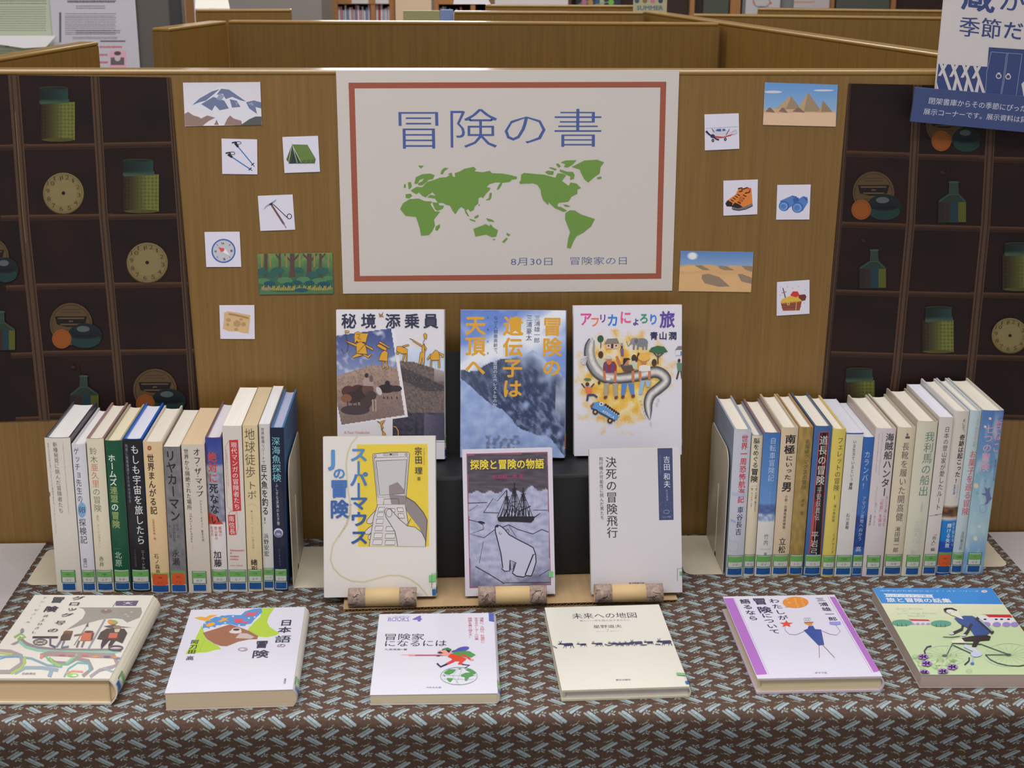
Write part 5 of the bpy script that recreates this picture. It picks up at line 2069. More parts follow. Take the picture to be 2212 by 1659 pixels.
# log-shaped rolls holding the lower books
def roll(x0, x1, y, seed, label):
    rad = 0.0112
    r = empty('roll_stop', (x0, y, 0.0002+TH_), label, 'paper roll', 'cardboard rolls holding the lower books')
    L_ = x1-x0

    def tube(name, a, b, ro, ri, m, ring=24):
        V, F = [], []
        for x, q in ((a, ro), (b, ro), (b, ri), (a, ri)):
            for k in range(ring):
                t = 2*math.pi*k/ring
                V.append((x, q*math.cos(t), rad+0.0001+q*math.sin(t)))
        for s_ in range(4):
            for k in range(ring):
                k2 = (k+1) % ring
                s2 = (s_+1) % 4
                F.append((s_*ring+k, s_*ring+k2, s2*ring+k2, s2*ring+k))
        o = mesh_obj(name, V, F, m, r)
        for p in o.data.polygons:
            p.use_smooth = abs(p.normal.x) < 0.5
        return o
    tube('core', 0, L_, rad-0.0004, rad-0.0016, mat('kraft_roll', (206, 178, 130), 0.65))
    rr = random.Random(seed)
    for (a, b) in ((0.0, L_*0.25), (L_*0.75, L_)):
        tube('bark_band', a, b, rad, rad-0.0003, mat('bark_paper', (160, 140, 128), 0.6, nz=((260, 260, 260), 0.3)))
        mid = (a+b)/2
        cv = Canvas(None, None, lambda u, v, l: (u, (rad+l)*math.cos(v), rad+0.0001+(rad+l)*math.sin(v)))
        cv.lay = 0.0001

        def stroke(pts, w, c):
            n = len(cv.V)
            for i, (u, v) in enumerate(pts):
                for s_ in (-1, 1):
                    cv.V.append(cv.map(min(b, max(a, u+s_*w*0.4)), v+s_*w*60, cv.lay))
                if i:
                    k = n+2*i
                    cv.F.append((k-2, k-1, k+1, k))
                    cv.C += [lin(c)]*4
            cv.up()
        for k in range(16):
            u, v = rr.uniform(a+.001, b-.001), rr.uniform(2.2, 4.9)
            pts = []
            du, dv = rr.uniform(-.0025, .0025), rr.uniform(-.16, .16)
            for i in range(5):
                pts.append((u, v))
                u += du+rr.uniform(-.0014, .0014)
                v += dv+rr.uniform(-.08, .08)
            stroke(pts, rr.uniform(.0004, .0009), rr.choice([(62, 52, 56), (84, 66, 62), (110, 88, 80), (70, 58, 70)]))
        if rr.random() < .8:
            for q in (.003, .0052):
                stroke([(mid+q*math.cos(t*.7), 3.7+q/rad*math.sin(t*.7)) for t in range(10)], .0005, (80, 66, 68))
        cv.build('bark_print', PRINT, r)
    return r


roll(-0.1312, -0.0500, -0.2180, 3, 'leftmost of the three paper rolls with bark-print ends, before the mobile phone cover')
roll(0.0238, 0.1057, -0.2170, 8, 'middle paper roll with bark-print ends, before the polar bear cover')
roll(0.1634, 0.2456, -0.2160, 21, 'rightmost paper roll with bark-print ends, before the plain grey-white cover')

# ================================================================== FACE-OUT AND FLAT BOOKS


def cover_canvas(r, fr, px, w, h, t):
    return Canvas(fr, px, lambda u, v, l: (u*w, (1-v)*h, t+l))


def finish_book(M, w, h, t, d, group):
    r = empty('book', M, d['label'], 'book', group)
    b, bg = book_geo(r, w+d.get('ext', 0.0), h, t, d['edge'], d['page'], d.get('hard', True), d.get('bg'))
    cv = cover_canvas(r, d['fr'], d['px'], w, h, t)
    cv.quadrect(d['col'])
    d['draw'](cv)
    cv.build('cover_print', PRINTG, r)
    W_ = w+d.get('ext', 0.0)
    sp = spine_canvas(None, None, W_, h, t, bg)
    sp.quadrect(colf=d['spinef']) if d.get('spinef') else sp.quadrect(d.get('scol', d['col']), nx=8)
    sp.build('spine_print', PRINTG, r)
    if d.get('lab'):
        call_label(r, W_, h, t, bg, *d['lab'], orange=d.get('orange', False))
    return r


def flat_book(d):
    t = d['t']
    P = [hit(p, 2, t) for p in d['px']]
    ex = ((P[2]-P[3]).normalized()+(P[1]-P[0]).normalized()).normalized()
    up_ = ((P[0]-P[3]).normalized()+(P[1]-P[2]).normalized())
    ey = (up_-ex*up_.dot(ex)).normalized()
    ez = ex.cross(ey)
    w = ((P[2]-P[3]).length+(P[1]-P[0]).length)/2
    h = ((P[0]-P[3]).length+(P[1]-P[2]).length)/2
    c = (P[0]+P[1]+P[2]+P[3])/4
    o = c-ex*w/2-ey*h/2
    M = Matrix(((ex.x, ey.x, ez.x, o.x), (ex.y, ey.y, ez.y, o.y), (ex.z, ey.z, ez.z, 0.0004), (0, 0, 0, 1)))
    return finish_book(M, w, h, t-0.0004, d, d['group'])


def leaning_book(d, zb, yb, th):
    t = d['t']
    n = Vector((0, -math.cos(R(th)), math.sin(R(th))))
    z0 = zb+t*math.sin(R(th))+0.0004
    p0 = Vector((0, yb, z0))
    P = [hitplane(p, p0, n) for p in d['px']]
    ey = Vector((0, math.sin(R(th)), math.cos(R(th))))
    ex = Vector((1, 0, 0))
    w = ((P[2]-P[3]).length+(P[1]-P[0]).length)/2
    ang = math.atan2(((P[2]-P[3]).dot(ey)+(P[1]-P[0]).dot(ey))/2, w)
    ang = max(-0.02, min(0.02, ang))
    h = ((P[0]-P[3]).length+(P[1]-P[2]).length)/2
    ex, ey = ex*math.cos(ang)+ey*math.sin(ang), ey*math.cos(ang)-ex*math.sin(ang)
    c = (P[0]+P[1]+P[2]+P[3])/4
    o = c-ex*w/2-ey*h/2-n*t
    M = Matrix(((ex.x, ey.x, n.x, o.x), (ex.y, ey.y, n.y, o.y), (ex.z, ey.z, n.z, o.z), (0, 0, 0, 1)))
    low = min(M.translation.z, (M.translation+ex*w).z)
    M[2][3] += zb+0.0004-low
    return finish_book(M, w, h, t, d, d['group'])


gU = 'books facing out on the black riser'
gD = 'books facing out behind the paper rolls'
gF = 'books lying flat along the front edge'


# ---------------- U1 : camels, photo and yellow figures
def d_u1(cv):
    sky1, sky2 = (74, 88, 140), (168, 176, 208)
    back = [(715, 505), (1250, 548), (1250, 1465), (700, 1420)]

    def f_back(x, y):
        if not (y > 495+(x-715)*0.08 and x > 690):
            return None
        ridge = 650+abs(x-800)*0.02 if x < 900 else 650+(x-900)*0.32
        if x < 760:
            ridge = 640
        if y < ridge:
            return mixc((206, 216, 236), (188, 204, 226), (y-500)/150)
        if y > 1195+nz(x, 0, .01)*20 and x > 1030:
            return mixc((96, 90, 112), (60, 60, 80), (x-1030)/220+0.4*nz(x, y, .05, 3))
        if y > 1180:
            return mixc((50, 50, 66), (74, 70, 84), 0.5+nz(x, y, .03, 5))
        if x > 1130 and y < 860:
            return mixc((176, 160, 150), (120, 108, 118), (y-720)/150)
        c = mixc((120, 104, 98), (82, 74, 78), 0.5+1.1*nz(x, y, .045, 2))
        if y < 960 and abs((y-790)-(x-830)*0.45) < 70:
            c = mixc(c, (52, 50, 58), 0.75)
        return mixc(c, (140, 120, 108), max(0, nz(x, y, .15, 7)))
    cv.field(705, 500, 1262, 1462, 56, 96, f_back)
    cv.rect(135, 1418, 700, 1470, (216, 214, 220))
    # tilted photograph with white border
    cv.poly([(690, 310), (722, 318), (862, 1220), (170, 1318), (128, 1130), (128, 390)], (222, 220, 226))
    ph = [(128, 386), (690, 312), (834, 1205), (175, 1308), (128, 1080)]

    def f_ph(x, y):
        if not inside(x, y, ph):
            return None
        hor = 800-(x-130)*0.32 if x < 500 else 690+(x-500)*0.1
        if y < hor:
            cl = nz(x, y, .007, 4)+0.5*nz(x, y, .02, 9)
            base = mixc((70, 84, 138), (134, 148, 188), (y-380)/420)
            return mixc(base, (206, 206, 222), max(0, min(1, cl*2.2+(y-560)/900)))
        c = mixc((166, 142, 128), (132, 112, 108), (y-hor)/420+0.5*nz(x, y, .02, 5))
        return mixc(c, (100, 84, 84), max(0, 1.2*nz(x, y, .07, 3)))
    cv.field(128, 310, 840, 1310, 90, 120, f_ph)
    dkb = (58, 42, 46)
    for x, y, a, b, c in ((250, 960, 70, 60, (84, 50, 52)), (350, 950, 80, 60, (76, 50, 50)), (300, 1020, 95, 60, dkb), (400, 990, 80, 90, dkb), (450, 940, 60, 60, (96, 70, 66)), (230, 1030, 55, 45, (128, 84, 68)), (640, 930, 90, 45, (46, 38, 44)), (740, 930, 60, 32, (56, 46, 50)), (650, 880, 26, 34, (44, 38, 44)), (480, 1000, 60, 50, (70, 56, 56)), (320, 1150, 150, 50, (70, 58, 64)), (430, 1080, 60, 60, (72, 54, 54))):
        cv.ell(x, y, a, b, c)
    cv.ell(565, 955, 26, 46, (196, 188, 190), -25)
    cv.poly([(405, 900), (398, 850), (420, 815), (455, 820), (500, 850), (512, 905)], (166, 146, 140))
    cv.ell(437, 795, 20, 24, (60, 46, 48))
    cv.ell(485, 830, 20, 34, (110, 88, 88))
    for x in (240, 290, 340, 380, 495, 525, 610, 650, 690, 745):
        cv.line([(x, 1010 if x > 560 else 1060), (x+8, 1035 if x > 560 else 1130)], 12, (70, 56, 56))
    for x in (500, 530):
        cv.line([(x, 1040), (x+4, 1165)], 12, (176, 156, 144))
    # title
    N_ = (48, 52, 78)
    for ch, cx in (('秘', 258), ('境', 458), ('添', 704), ('乗', 898), ('員', 1088)):
        cv.vt(ch, (cx, 243), (cx, 243), 158, N_, 0.022, sy=156)
    cv.poly([(560, 160), (585, 180), (606, 150), (600, 190), (618, 205), (585, 200), (570, 205)], (150, 110, 70))
    # yellow line figures
    Y, K = (212, 158, 52), (84, 56, 40)
    for p in ([(318, 362), (350, 350), (385, 365), (455, 368), (440, 420), (432, 460), (400, 455), (365, 462), (335, 445), (315, 470), (312, 400)], [(330, 470), (380, 450), (425, 480), (445, 580), (338, 570)], [(228, 440), (340, 480), (330, 500), (230, 455)], [(425, 480), (505, 520), (500, 540), (430, 500)], [(340, 570), (290, 605), (300, 618), (400, 588)], [(390, 580), (455, 618), (490, 580), (478, 575), (450, 595), (420, 580)],
              [(540, 480), (575, 478), (640, 515), (640, 545), (600, 530), (550, 500)], [(560, 455), (580, 450), (675, 510), (668, 520), (565, 465)], [(590, 560), (620, 540), (655, 560), (650, 650), (560, 640)], [(600, 650), (612, 650), (618, 722), (600, 722)], [(632, 650), (645, 650), (660, 724), (642, 724)], [(218, 338), (264, 344), (256, 362), (218, 358)],
              [(748, 500), (790, 500), (855, 530), (850, 570), (800, 575), (740, 545)], [(800, 495), (865, 478), (872, 490), (810, 508)], [(815, 575), (800, 650), (812, 652), (830, 580)], [(840, 570), (838, 655), (850, 652), (852, 570)], [(738, 562), (765, 555), (765, 575), (745, 580)],
              [(1015, 380), (1030, 365), (1050, 380), (1045, 425), (1025, 420)], [(1005, 490), (1025, 470), (1030, 560), (1000, 565)], [(905, 430), (1005, 490), (1000, 505), (905, 445)], [(985, 560), (1030, 560), (1025, 680), (1008, 680), (1005, 600), (990, 680), (970, 682)], [(1020, 480), (1050, 520), (1040, 545), (1022, 500)],
              [(1118, 560), (1140, 535), (1165, 550), (1178, 580), (1182, 640), (1098, 640), (1080, 600)], [(1090, 640), (1100, 640), (1100, 712), (1085, 712)], [(1168, 635), (1182, 635), (1186, 714), (1168, 714)], [(1175, 560), (1222, 580), (1220, 610), (1190, 605), (1205, 590), (1175, 580)], [(1088, 575), (1050, 630), (1065, 632), (1095, 600)],
              [(545, 1262), (575, 1275), (600, 1262), (632, 1248), (612, 1275), (595, 1300), (612, 1330), (590, 1350), (630, 1390), (635, 1416), (605, 1416), (598, 1350), (580, 1290)]):
        cv.poly(p, Y)
        cv.line(p, 4.5, K, closed=True)
    cv.line([(222, 362), (238, 440), (250, 500), (235, 555), (200, 565), (180, 520)], 5, K)
    cv.line([(345, 560), (430, 470)], 3, K)
    cv.line([(335, 375), (372, 372), (362, 400), (345, 410), (380, 430)], 4, K)
    cv.line([(875, 420), (905, 432)], 6, K)
    cv.line([(712, 1316), (740, 1325), (762, 1360), (765, 1414)], 9, Y)
    cv.line([(1030, 425), (1012, 460), (1018, 480)], 5, K)
    cv.ht('A Tour Conductor', (205, 1378), (470, 1376), 34, (206, 130, 90), 0.006)
    cv.line([(722, 1455), (1245, 1470)], 8, (222, 220, 226))


leaning_book(dict(fr=(700, 650, 4.74), px=[(727, 677.4), (957.5, 677.6), (962, 999.5), (729, 1001.5)], t=0.017, col=(216, 214, 222), edge=(210, 208, 214), page=(222, 214, 196), ext=0.0015, bg=0.003,
                  spinef=lambda u, v: (212, 210, 218) if v < 0.42 else mixc((80, 86, 140), (50, 60, 96), (v-.42)*3),
                  label='upper left face-out book: herders with animals and yellow line figures', draw=d_u1, lab=('292', 'コイ'), group=gU), RZ+0.0002, -0.090, 13)


# ---------------- U2 : snowy mountain
def d_u2(cv):
    snow = [(105, 770), (215, 860), (300, 940), (420, 1040), (520, 1080), (605, 1160), (650, 1230), (700, 1270), (790, 1300), (850, 1330), (960, 1340), (1010, 1380), (1150, 1560), (105, 1560)]
    ridge = [(105, 690), (150, 690), (190, 715), (240, 700), (280, 700), (330, 655), (400, 625), (450, 615), (500, 590), (600, 585), (700, 555), (760, 525), (800, 508), (830, 512), (880, 560), (960, 640), (1050, 700), (1130, 800)]

    def ry(x):
        for i in range(len(ridge)-1):
            if ridge[i][0] <= x <= ridge[i+1][0]:
                a, b = ridge[i], ridge[i+1]
                return a[1]+(b[1]-a[1])*(x-a[0])/(b[0]-a[0])
        return 800

    def f(x, y):
        if inside(x, y, snow):
            c = mixc((164, 184, 224), (138, 160, 210), 0.5+nz(x, y, .012, 2)*1.2)
            k = nz(x, y, .03, 6)
            if y > 1340 and abs(x-530) < 170:
                c = mixc(c, (96, 108, 140), max(0, min(.8, 2*k+.3)))
            return mixc(c, (120, 140, 190), max(0, .5*k))
        if y < ry(x):
            base = mixc((92, 124, 200), (118, 148, 212), y/600)
            cl = 1-abs((y-150)-(430-(x-300)*0.55))/230
            cl = max(0, cl)+0.35*nz(x, y, .009, 3)
            if x > 650:
                cl = max(cl, 1-abs(y-390)/330-abs(x-780)/600)
            return mixc(base, (222, 226, 236), max(0, min(1, cl*1.3)))
        d = y-ry(x)
        c = mixc((66, 78, 104), (50, 60, 94), min(1, d/400))
        c = mixc(c, (96, 110, 144), max(0, min(1, 1.6*nz(x, y*.6, .02, 21))))
        if x > 560:
            c = mixc(c, (182, 200, 230), max(0, min(.9, 1.15-d/230-(abs(x-900))/420+.5*nz(x, y, .012, 4))))
        if x > 1040:
            c = mixc(c, (196, 204, 220), max(0, .8-abs(y-1000)/330))
        st = nz(x*1.0-y*0.75, (x+y)*.35, .022, 8)+.5*nz(x, y, .07, 9)
        c = mixc(c, (132, 148, 186), max(0, min(.7, st*1.1*(.3+d/500))))
        b = nz(x, y, .014, 11)+(y-1150)/900-abs((y-1100)-(x-850)*.9)/700
        return mixc(c, (146, 164, 208), max(0, min(1, b*1.6)))
    cv.field(104, 132, 1156, 1562, 100, 136, f)
    Y = (216, 160, 52)
    cv.vt('天頂へ', (252, 272), (252, 668), 200, Y, 0.026, sy=192)
    cv.vt('遺伝子は', (612, 280), (612, 876), 196, Y, 0.026, sy=188)
    cv.vt('冒険の', (984, 285), (990, 672), 192, Y, 0.024, sy=186)
    n = (52, 66, 104)
    cv.vt('三浦雄一郎', (840, 205), (840, 415), 60, n, 0.0)
    cv.vt('三浦豪太', (764, 205), (764, 390), 58, n, 0.0)
    cv.vt('なぜ人類最高齢で、', (446, 205), (446, 545), 42, (56, 74, 116), 0.0)
    cv.vt('3度目のエベレストなのか', (446, 592), (446, 1035), 42, (216, 222, 234), 0.0)
    for y, ch in ((200, 'い'), (313, 'た'), (425, 'だ'), (537, 'き')):
        cv.vt(ch, (372, y), (372, y), 24, (44, 50, 80), 0.01)


leaning_book(dict(fr=(970, 650, 4.485), px=[(994.5, 679), (1217, 680.5), (1224, 998), (994.3, 998)], t=0.02, col=(120, 146, 204), edge=(150, 166, 208), page=(222, 216, 204), ext=0.002, bg=0.003,
                  spinef=lambda u, v: mixc((124, 150, 206), (72, 90, 142), v),
                  label='upper middle face-out book: blue snowy mountain ridge with orange title', draw=d_u2, lab=('786', 'ミウ'), orange=True, group=gU), RZ+0.0002, -0.0915, 13)


# ---------------- U3 : giant eel and people
def d_u3(cv):
    def f(x, y):
        k = 0.9*nz(x, y, .011, 3)+0.35*nz(x, y, .05, 5)
        e = 1-((x-610)/560)**2-((y-830)/560)**2
        if x > 780 and y > 950:
            e -= (x-780)/220
        if y < 330:
            e -= .3
        a = max(0, min(1, (e*1.4+k-.15)))
        c = mixc((240, 214, 110), (218, 162, 60), 0.5+k)
        return mixc((216, 214, 226), c, a)
    cv.field(85, 300, 1210, 1400, 72, 70, f)
    cols = [(210, 80, 150), (232, 116, 84), (96, 62, 140), (60, 124, 210), (222, 90, 140), (84, 70, 150), (64, 150, 120), (64, 130, 214), (96, 72, 158)]
    pos = [(195, 215, 130), (290, 245, 100), (368, 210, 84), (468, 228, 120), (598, 200, 125), (695, 245, 84), (785, 210, 100), (880, 220, 105), (1020, 222, 155)]
    for ch, c, (x, y, s_) in zip('アフリカにょろり旅', cols, pos):
        cv.vt(ch, (x, y), (x, y), s_, c, 0.03, sy=s_*1.12)
    cv.vt('青', (892, 385), (892, 385), 86, (44, 48, 84), 0.024)
    cv.vt('山', (984, 385), (984, 385), 86, (44, 48, 84), 0.024)
    cv.vt('潤', (1082, 385), (1082, 385), 86, (44, 48, 84), 0.024)
    K = (62, 62, 60)
    skin, dks = (196, 120, 84), (74, 52, 44)

    def halo(pts, w):
        cv.line(pts, w, (226, 222, 226))
    # tree, hut, elephant, acacia, hut 2
    cv.rect(352, 440, 360, 510, (60, 70, 90))
    cv.ell(350, 415, 32, 36, (52, 84, 66))
    cv.poly([(410, 470), (538, 465), (535, 512), (412, 516)], (222, 180, 160))
    cv.poly([(392, 468), (420, 415), (520, 410), (542, 462)], (130, 124, 118))
    cv.rect(460, 468, 484, 510, (60, 50, 60))
    cv.ell(435, 486, 9, 9, (60, 60, 80))
    cv.ell(512, 484, 9, 9, (60, 60, 80))
    EL = (124, 126, 132)
    cv.ell(770, 452, 64, 44, EL)
    cv.ell(700, 440, 46, 36, (138, 138, 146))
    cv.line([(665, 455), (635, 490), (614, 440)], 14, EL, 7)
    for x in (695, 735, 790, 822):
        cv.line([(x, 470), (x-4, 524)], 20, EL)
    cv.ell(715, 440, 20, 26, (104, 106, 114))
    cv.poly([(846, 545), (870, 505), (930, 485), (1000, 495), (1040, 545), (990, 560), (945, 570), (890, 555)], (62, 104, 76))
    for a in (((945, 670), (940, 600), (895, 555)), ((940, 605), (995, 558)), ((943, 620), (942, 560))):
        cv.line(a, 12, (70, 78, 92))
    cv.poly([(1120, 528), (1192, 525), (1192, 582), (1122, 582)], (214, 214, 220))
    cv.poly([(1112, 530), (1140, 490), (1192, 488), (1192, 528)], (128, 124, 122))
    cv.rect(1168, 540, 1192, 582, (90, 130, 190))
    cv.ell(1158, 636, 14, 20, dks)
    cv.poly([(1135, 660), (1188, 660), (1192, 740), (1150, 742), (1140, 700)], (96, 134, 118))
    cv.line([(1160, 740), (1142, 824)], 16, dks)
    cv.line([(1182, 740), (1196, 822)], 14, dks)
    # woman with a pot
    cv.rect(556, 456, 580, 486, (130, 156, 196))
    cv.ell(570, 500, 10, 14, dks)
    cv.poly([(555, 515), (588, 515), (592, 590), (565, 590)], (108, 92, 140))
    # back row people
    for x, y in ((358, 575), (698, 610), (906, 655)):
        cv.ell(x, y, 26, 36, dks)
    cv.poly([(325, 620), (400, 612), (408, 720), (372, 725), (318, 680)], (192, 198, 178))
    cv.poly([(665, 640), (735, 636), (735, 720), (670, 720)], (192, 196, 176))
    cv.line([(722, 650), (745, 556)], 18, dks)
    # eel
    spine = [(262, 420), (245, 480), (240, 560), (268, 660), (330, 750), (420, 805), (540, 815), (680, 800), (820, 770), (930, 750), (1010, 790), (1030, 850), (960, 920), (890, 980), (862, 1060), (868, 1150), (885, 1240)]
    wid = [58, 100, 108, 116, 122, 118, 104, 110, 116, 116, 112, 108, 108, 104, 94, 74, 8]
    # smooth
    S_, Wd = [], []
    for i in range(len(spine)-1):
        for k in range(5):
            t = k/5
            p0, p1, p2, p3 = spine[max(0, i-1)], spine[i], spine[i+1], spine[min(len(spine)-1, i+2)]
            S_.append(tuple(0.5*(2*p1[j]+(p2[j]-p0[j])*t+(2*p0[j]-5*p1[j]+4*p2[j]-p3[j])*t*t+(3*p1[j]-p0[j]-3*p2[j]+p3[j])*t**3) for j in (0, 1)))
            Wd.append(wid[i]+(wid[i+1]-wid[i])*t)
    S_.append(spine[-1])
    Wd.append(wid[-1])
    m = 9
    n0 = len(cv.V)
    ring = []
    prof = [(64, 66, 70), (92, 94, 98), (150, 150, 154), (206, 202, 200), (226, 220, 214), (206, 202, 200), (150, 150, 154), (86, 88, 94), (60, 62, 66)]
    for i, (x, y) in enumerate(S_):
        a, b = S_[max(0, i-1)], S_[min(len(S_)-1, i+1)]
        dx, dy = b[0]-a[0], b[1]-a[1]
        l = math.hypot(dx, dy)
        nx_, ny_ = -dy/l, dx/l
        for j in range(m):
            q = (j/(m-1)-.5)*Wd[i]
            u, v = cv.uv(x+nx_*q, y+ny_*q)
            cv.V.append(cv.map(u, v, cv.lay))
            c = prof[j]
            # the upper back is darker, belly light
            sh = 1 if i < 25 else 0.0
            if i < 30:
                c = prof[min(m-1, max(0, int(j*0.8)+2))] if j < 7 else prof[j]
            ring.append(mixc(c, (50, 52, 56), 0.25*max(0, nz(x+q, y, .08, 4))))
    for i in range(len(S_)-1):
        for j in range(m-1):
            k = i*m+j
            q = (k, k+m, k+m+1, k+1)
            cv.F.append(tuple(z+n0 for z in q))
            cv.C += [lin(ring[z]) for z in q]
    cv.up()
    cv.poly([(238, 405), (262, 392), (270, 408), (264, 460), (252, 450)], (206, 206, 210))
    cv.line([(240, 410), (256, 452), (270, 404)], 4, (80, 80, 90))
    cv.poly([(225, 592), (188, 588), (150, 625), (170, 672), (205, 680)], (206, 198, 206))
    for p in ((155, 630), (165, 660), (190, 678)):
        cv.line([(222, 598), p], 3, (110, 104, 116))
    cv.ell(442, 822, 24, 15, (222, 220, 222))
    cv.ell(350, 860, 14, 18, (60, 60, 66))
    # three carriers
    cv.poly([(392, 655), (420, 640), (500, 645), (525, 690), (522, 758), (392, 760), (384, 700)], (136, 52, 58))
    cv.line([(408, 660), (430, 752)], 18, (84, 74, 140))
    cv.line([(488, 660), (478, 752)], 18, (84, 74, 140))
    cv.ell(445, 640, 28, 38, skin)
    cv.poly([(398, 618), (420, 592), (462, 588), (470, 618)], (196, 200, 206))
    for a in (((398, 740), (408, 835)), ((516, 740), (512, 855))):
        cv.line(a, 26, skin)
    cv.line([(520, 590), (560, 690)], 26, skin)
    cv.poly([(556, 680), (600, 668), (680, 680), (705, 740), (600, 748)], (96, 78, 66))
    cv.ell(618, 650, 26, 36, skin)
    cv.poly([(588, 640), (592, 612), (640, 608), (664, 622), (632, 630), (590, 690)], (40, 42, 54))
    cv.line([(590, 685), (668, 684)], 7, (70, 130, 200))
    cv.line([(692, 740), (698, 850)], 28, skin)
    cv.poly([(756, 690), (800, 676), (866, 690), (872, 740), (750, 750)], (222, 218, 216))
    cv.ell(800, 640, 26, 34, skin)
    cv.ell(800, 602, 62, 38, (226, 178, 88))
    for a in (((762, 740), (772, 840)), ((862, 740), (862, 826))):
        cv.line(a, 28, skin)
    # legs
    for x0, x1, x2, x3, c, y1 in ((400, 455, 405, 440, (166, 158, 138), 1000), (490, 540, 505, 545, (166, 158, 138), 1000), (582, 640, 580, 615, (88, 130, 196), 990), (645, 705, 680, 716, (88, 130, 196), 985), (770, 820, 760, 792, (150, 182, 214), 980), (822, 880, 838, 868, (150, 182, 214), 905)):
        cv.poly([(x0, 866 if x0 < 750 else 838), (x1, 862 if x0 < 750 else 836), (x3, y1), (x2, y1)], c)
    for x, y in ((420, 1010), (530, 1012), (598, 1006), (704, 998)):
        cv.ell(x, y, 20, 15, (112, 62, 54), -40)
    # dancing boy
    cv.poly([(190, 826), (215, 812), (258, 815), (268, 832), (225, 842)], (96, 120, 92))
    cv.ell(230, 876, 20, 20, dks)
    cv.line([(170, 868), (200, 905), (240, 915)], 12, dks)
    cv.line([(300, 868), (270, 905), (245, 915)], 12, dks)
    cv.poly([(205, 905), (275, 905), (268, 975), (232, 985)], (222, 116, 72))
    cv.line([(240, 985), (300, 985), (335, 1010)], 22, (60, 66, 110))
    cv.line([(240, 985), (232, 1048)], 20, (60, 66, 110))
    # bus
    cv.poly([(290, 1065), (360, 1055), (420, 1085), (570, 1178), (545, 1240), (470, 1235), (280, 1110)], (88, 148, 206))
    cv.poly([(262, 1100), (300, 1062), (308, 1085), (282, 1118)], (130, 90, 60))
    cv.poly([(280, 1110), (525, 1245), (528, 1262), (272, 1125)], (56, 70, 110))
    for i in range(7):
        cv.ell(425+i*22, 1090+i*15, 13, 16, (66, 46, 46))
        cv.ell(430+i*22, 1108+i*15, 8, 7, (200, 196, 206))
    cv.ell(380, 1078, 22, 20, (216, 220, 228))
    cv.ell(380, 1078, 10, 10, (70, 60, 60))
    cv.ht('AFRICA', (392, 1148), (520, 1222), 40, (214, 220, 232), 0.01, down=(-0.4, 0.9))
    for x, y in ((320, 1160), (475, 1250)):
        cv.ell(x, y, 28, 28, (44, 44, 52))
        cv.ell(x, y, 13, 13, (214, 170, 90))
    for i, ch in enumerate('MALAWI'):
        cv.vt(ch, (780+i*13, 1048+i*35), (780+i*13, 1048+i*35), 24, (120, 110, 120))
    for x, y in ((962, 1040), (948, 1085), (895, 1285)):
        cv.ring(x, y, 7, 18, 3, (150, 150, 150))


leaning_book(dict(fr=(1220, 650, 4.739), px=[(1234.3, 667.5), (1465, 666), (1479.5, 988.5), (1244.9, 992)], t=0.018, col=(216, 214, 226), edge=(212, 210, 218), page=(218, 210, 190), ext=0.0015, bg=0.003,
                  label='upper right face-out book: giant eel carried by people on a yellow map ground', draw=d_u3, lab=('487', 'アオ'), group=gU), RZ+0.0002, -0.084, 13)


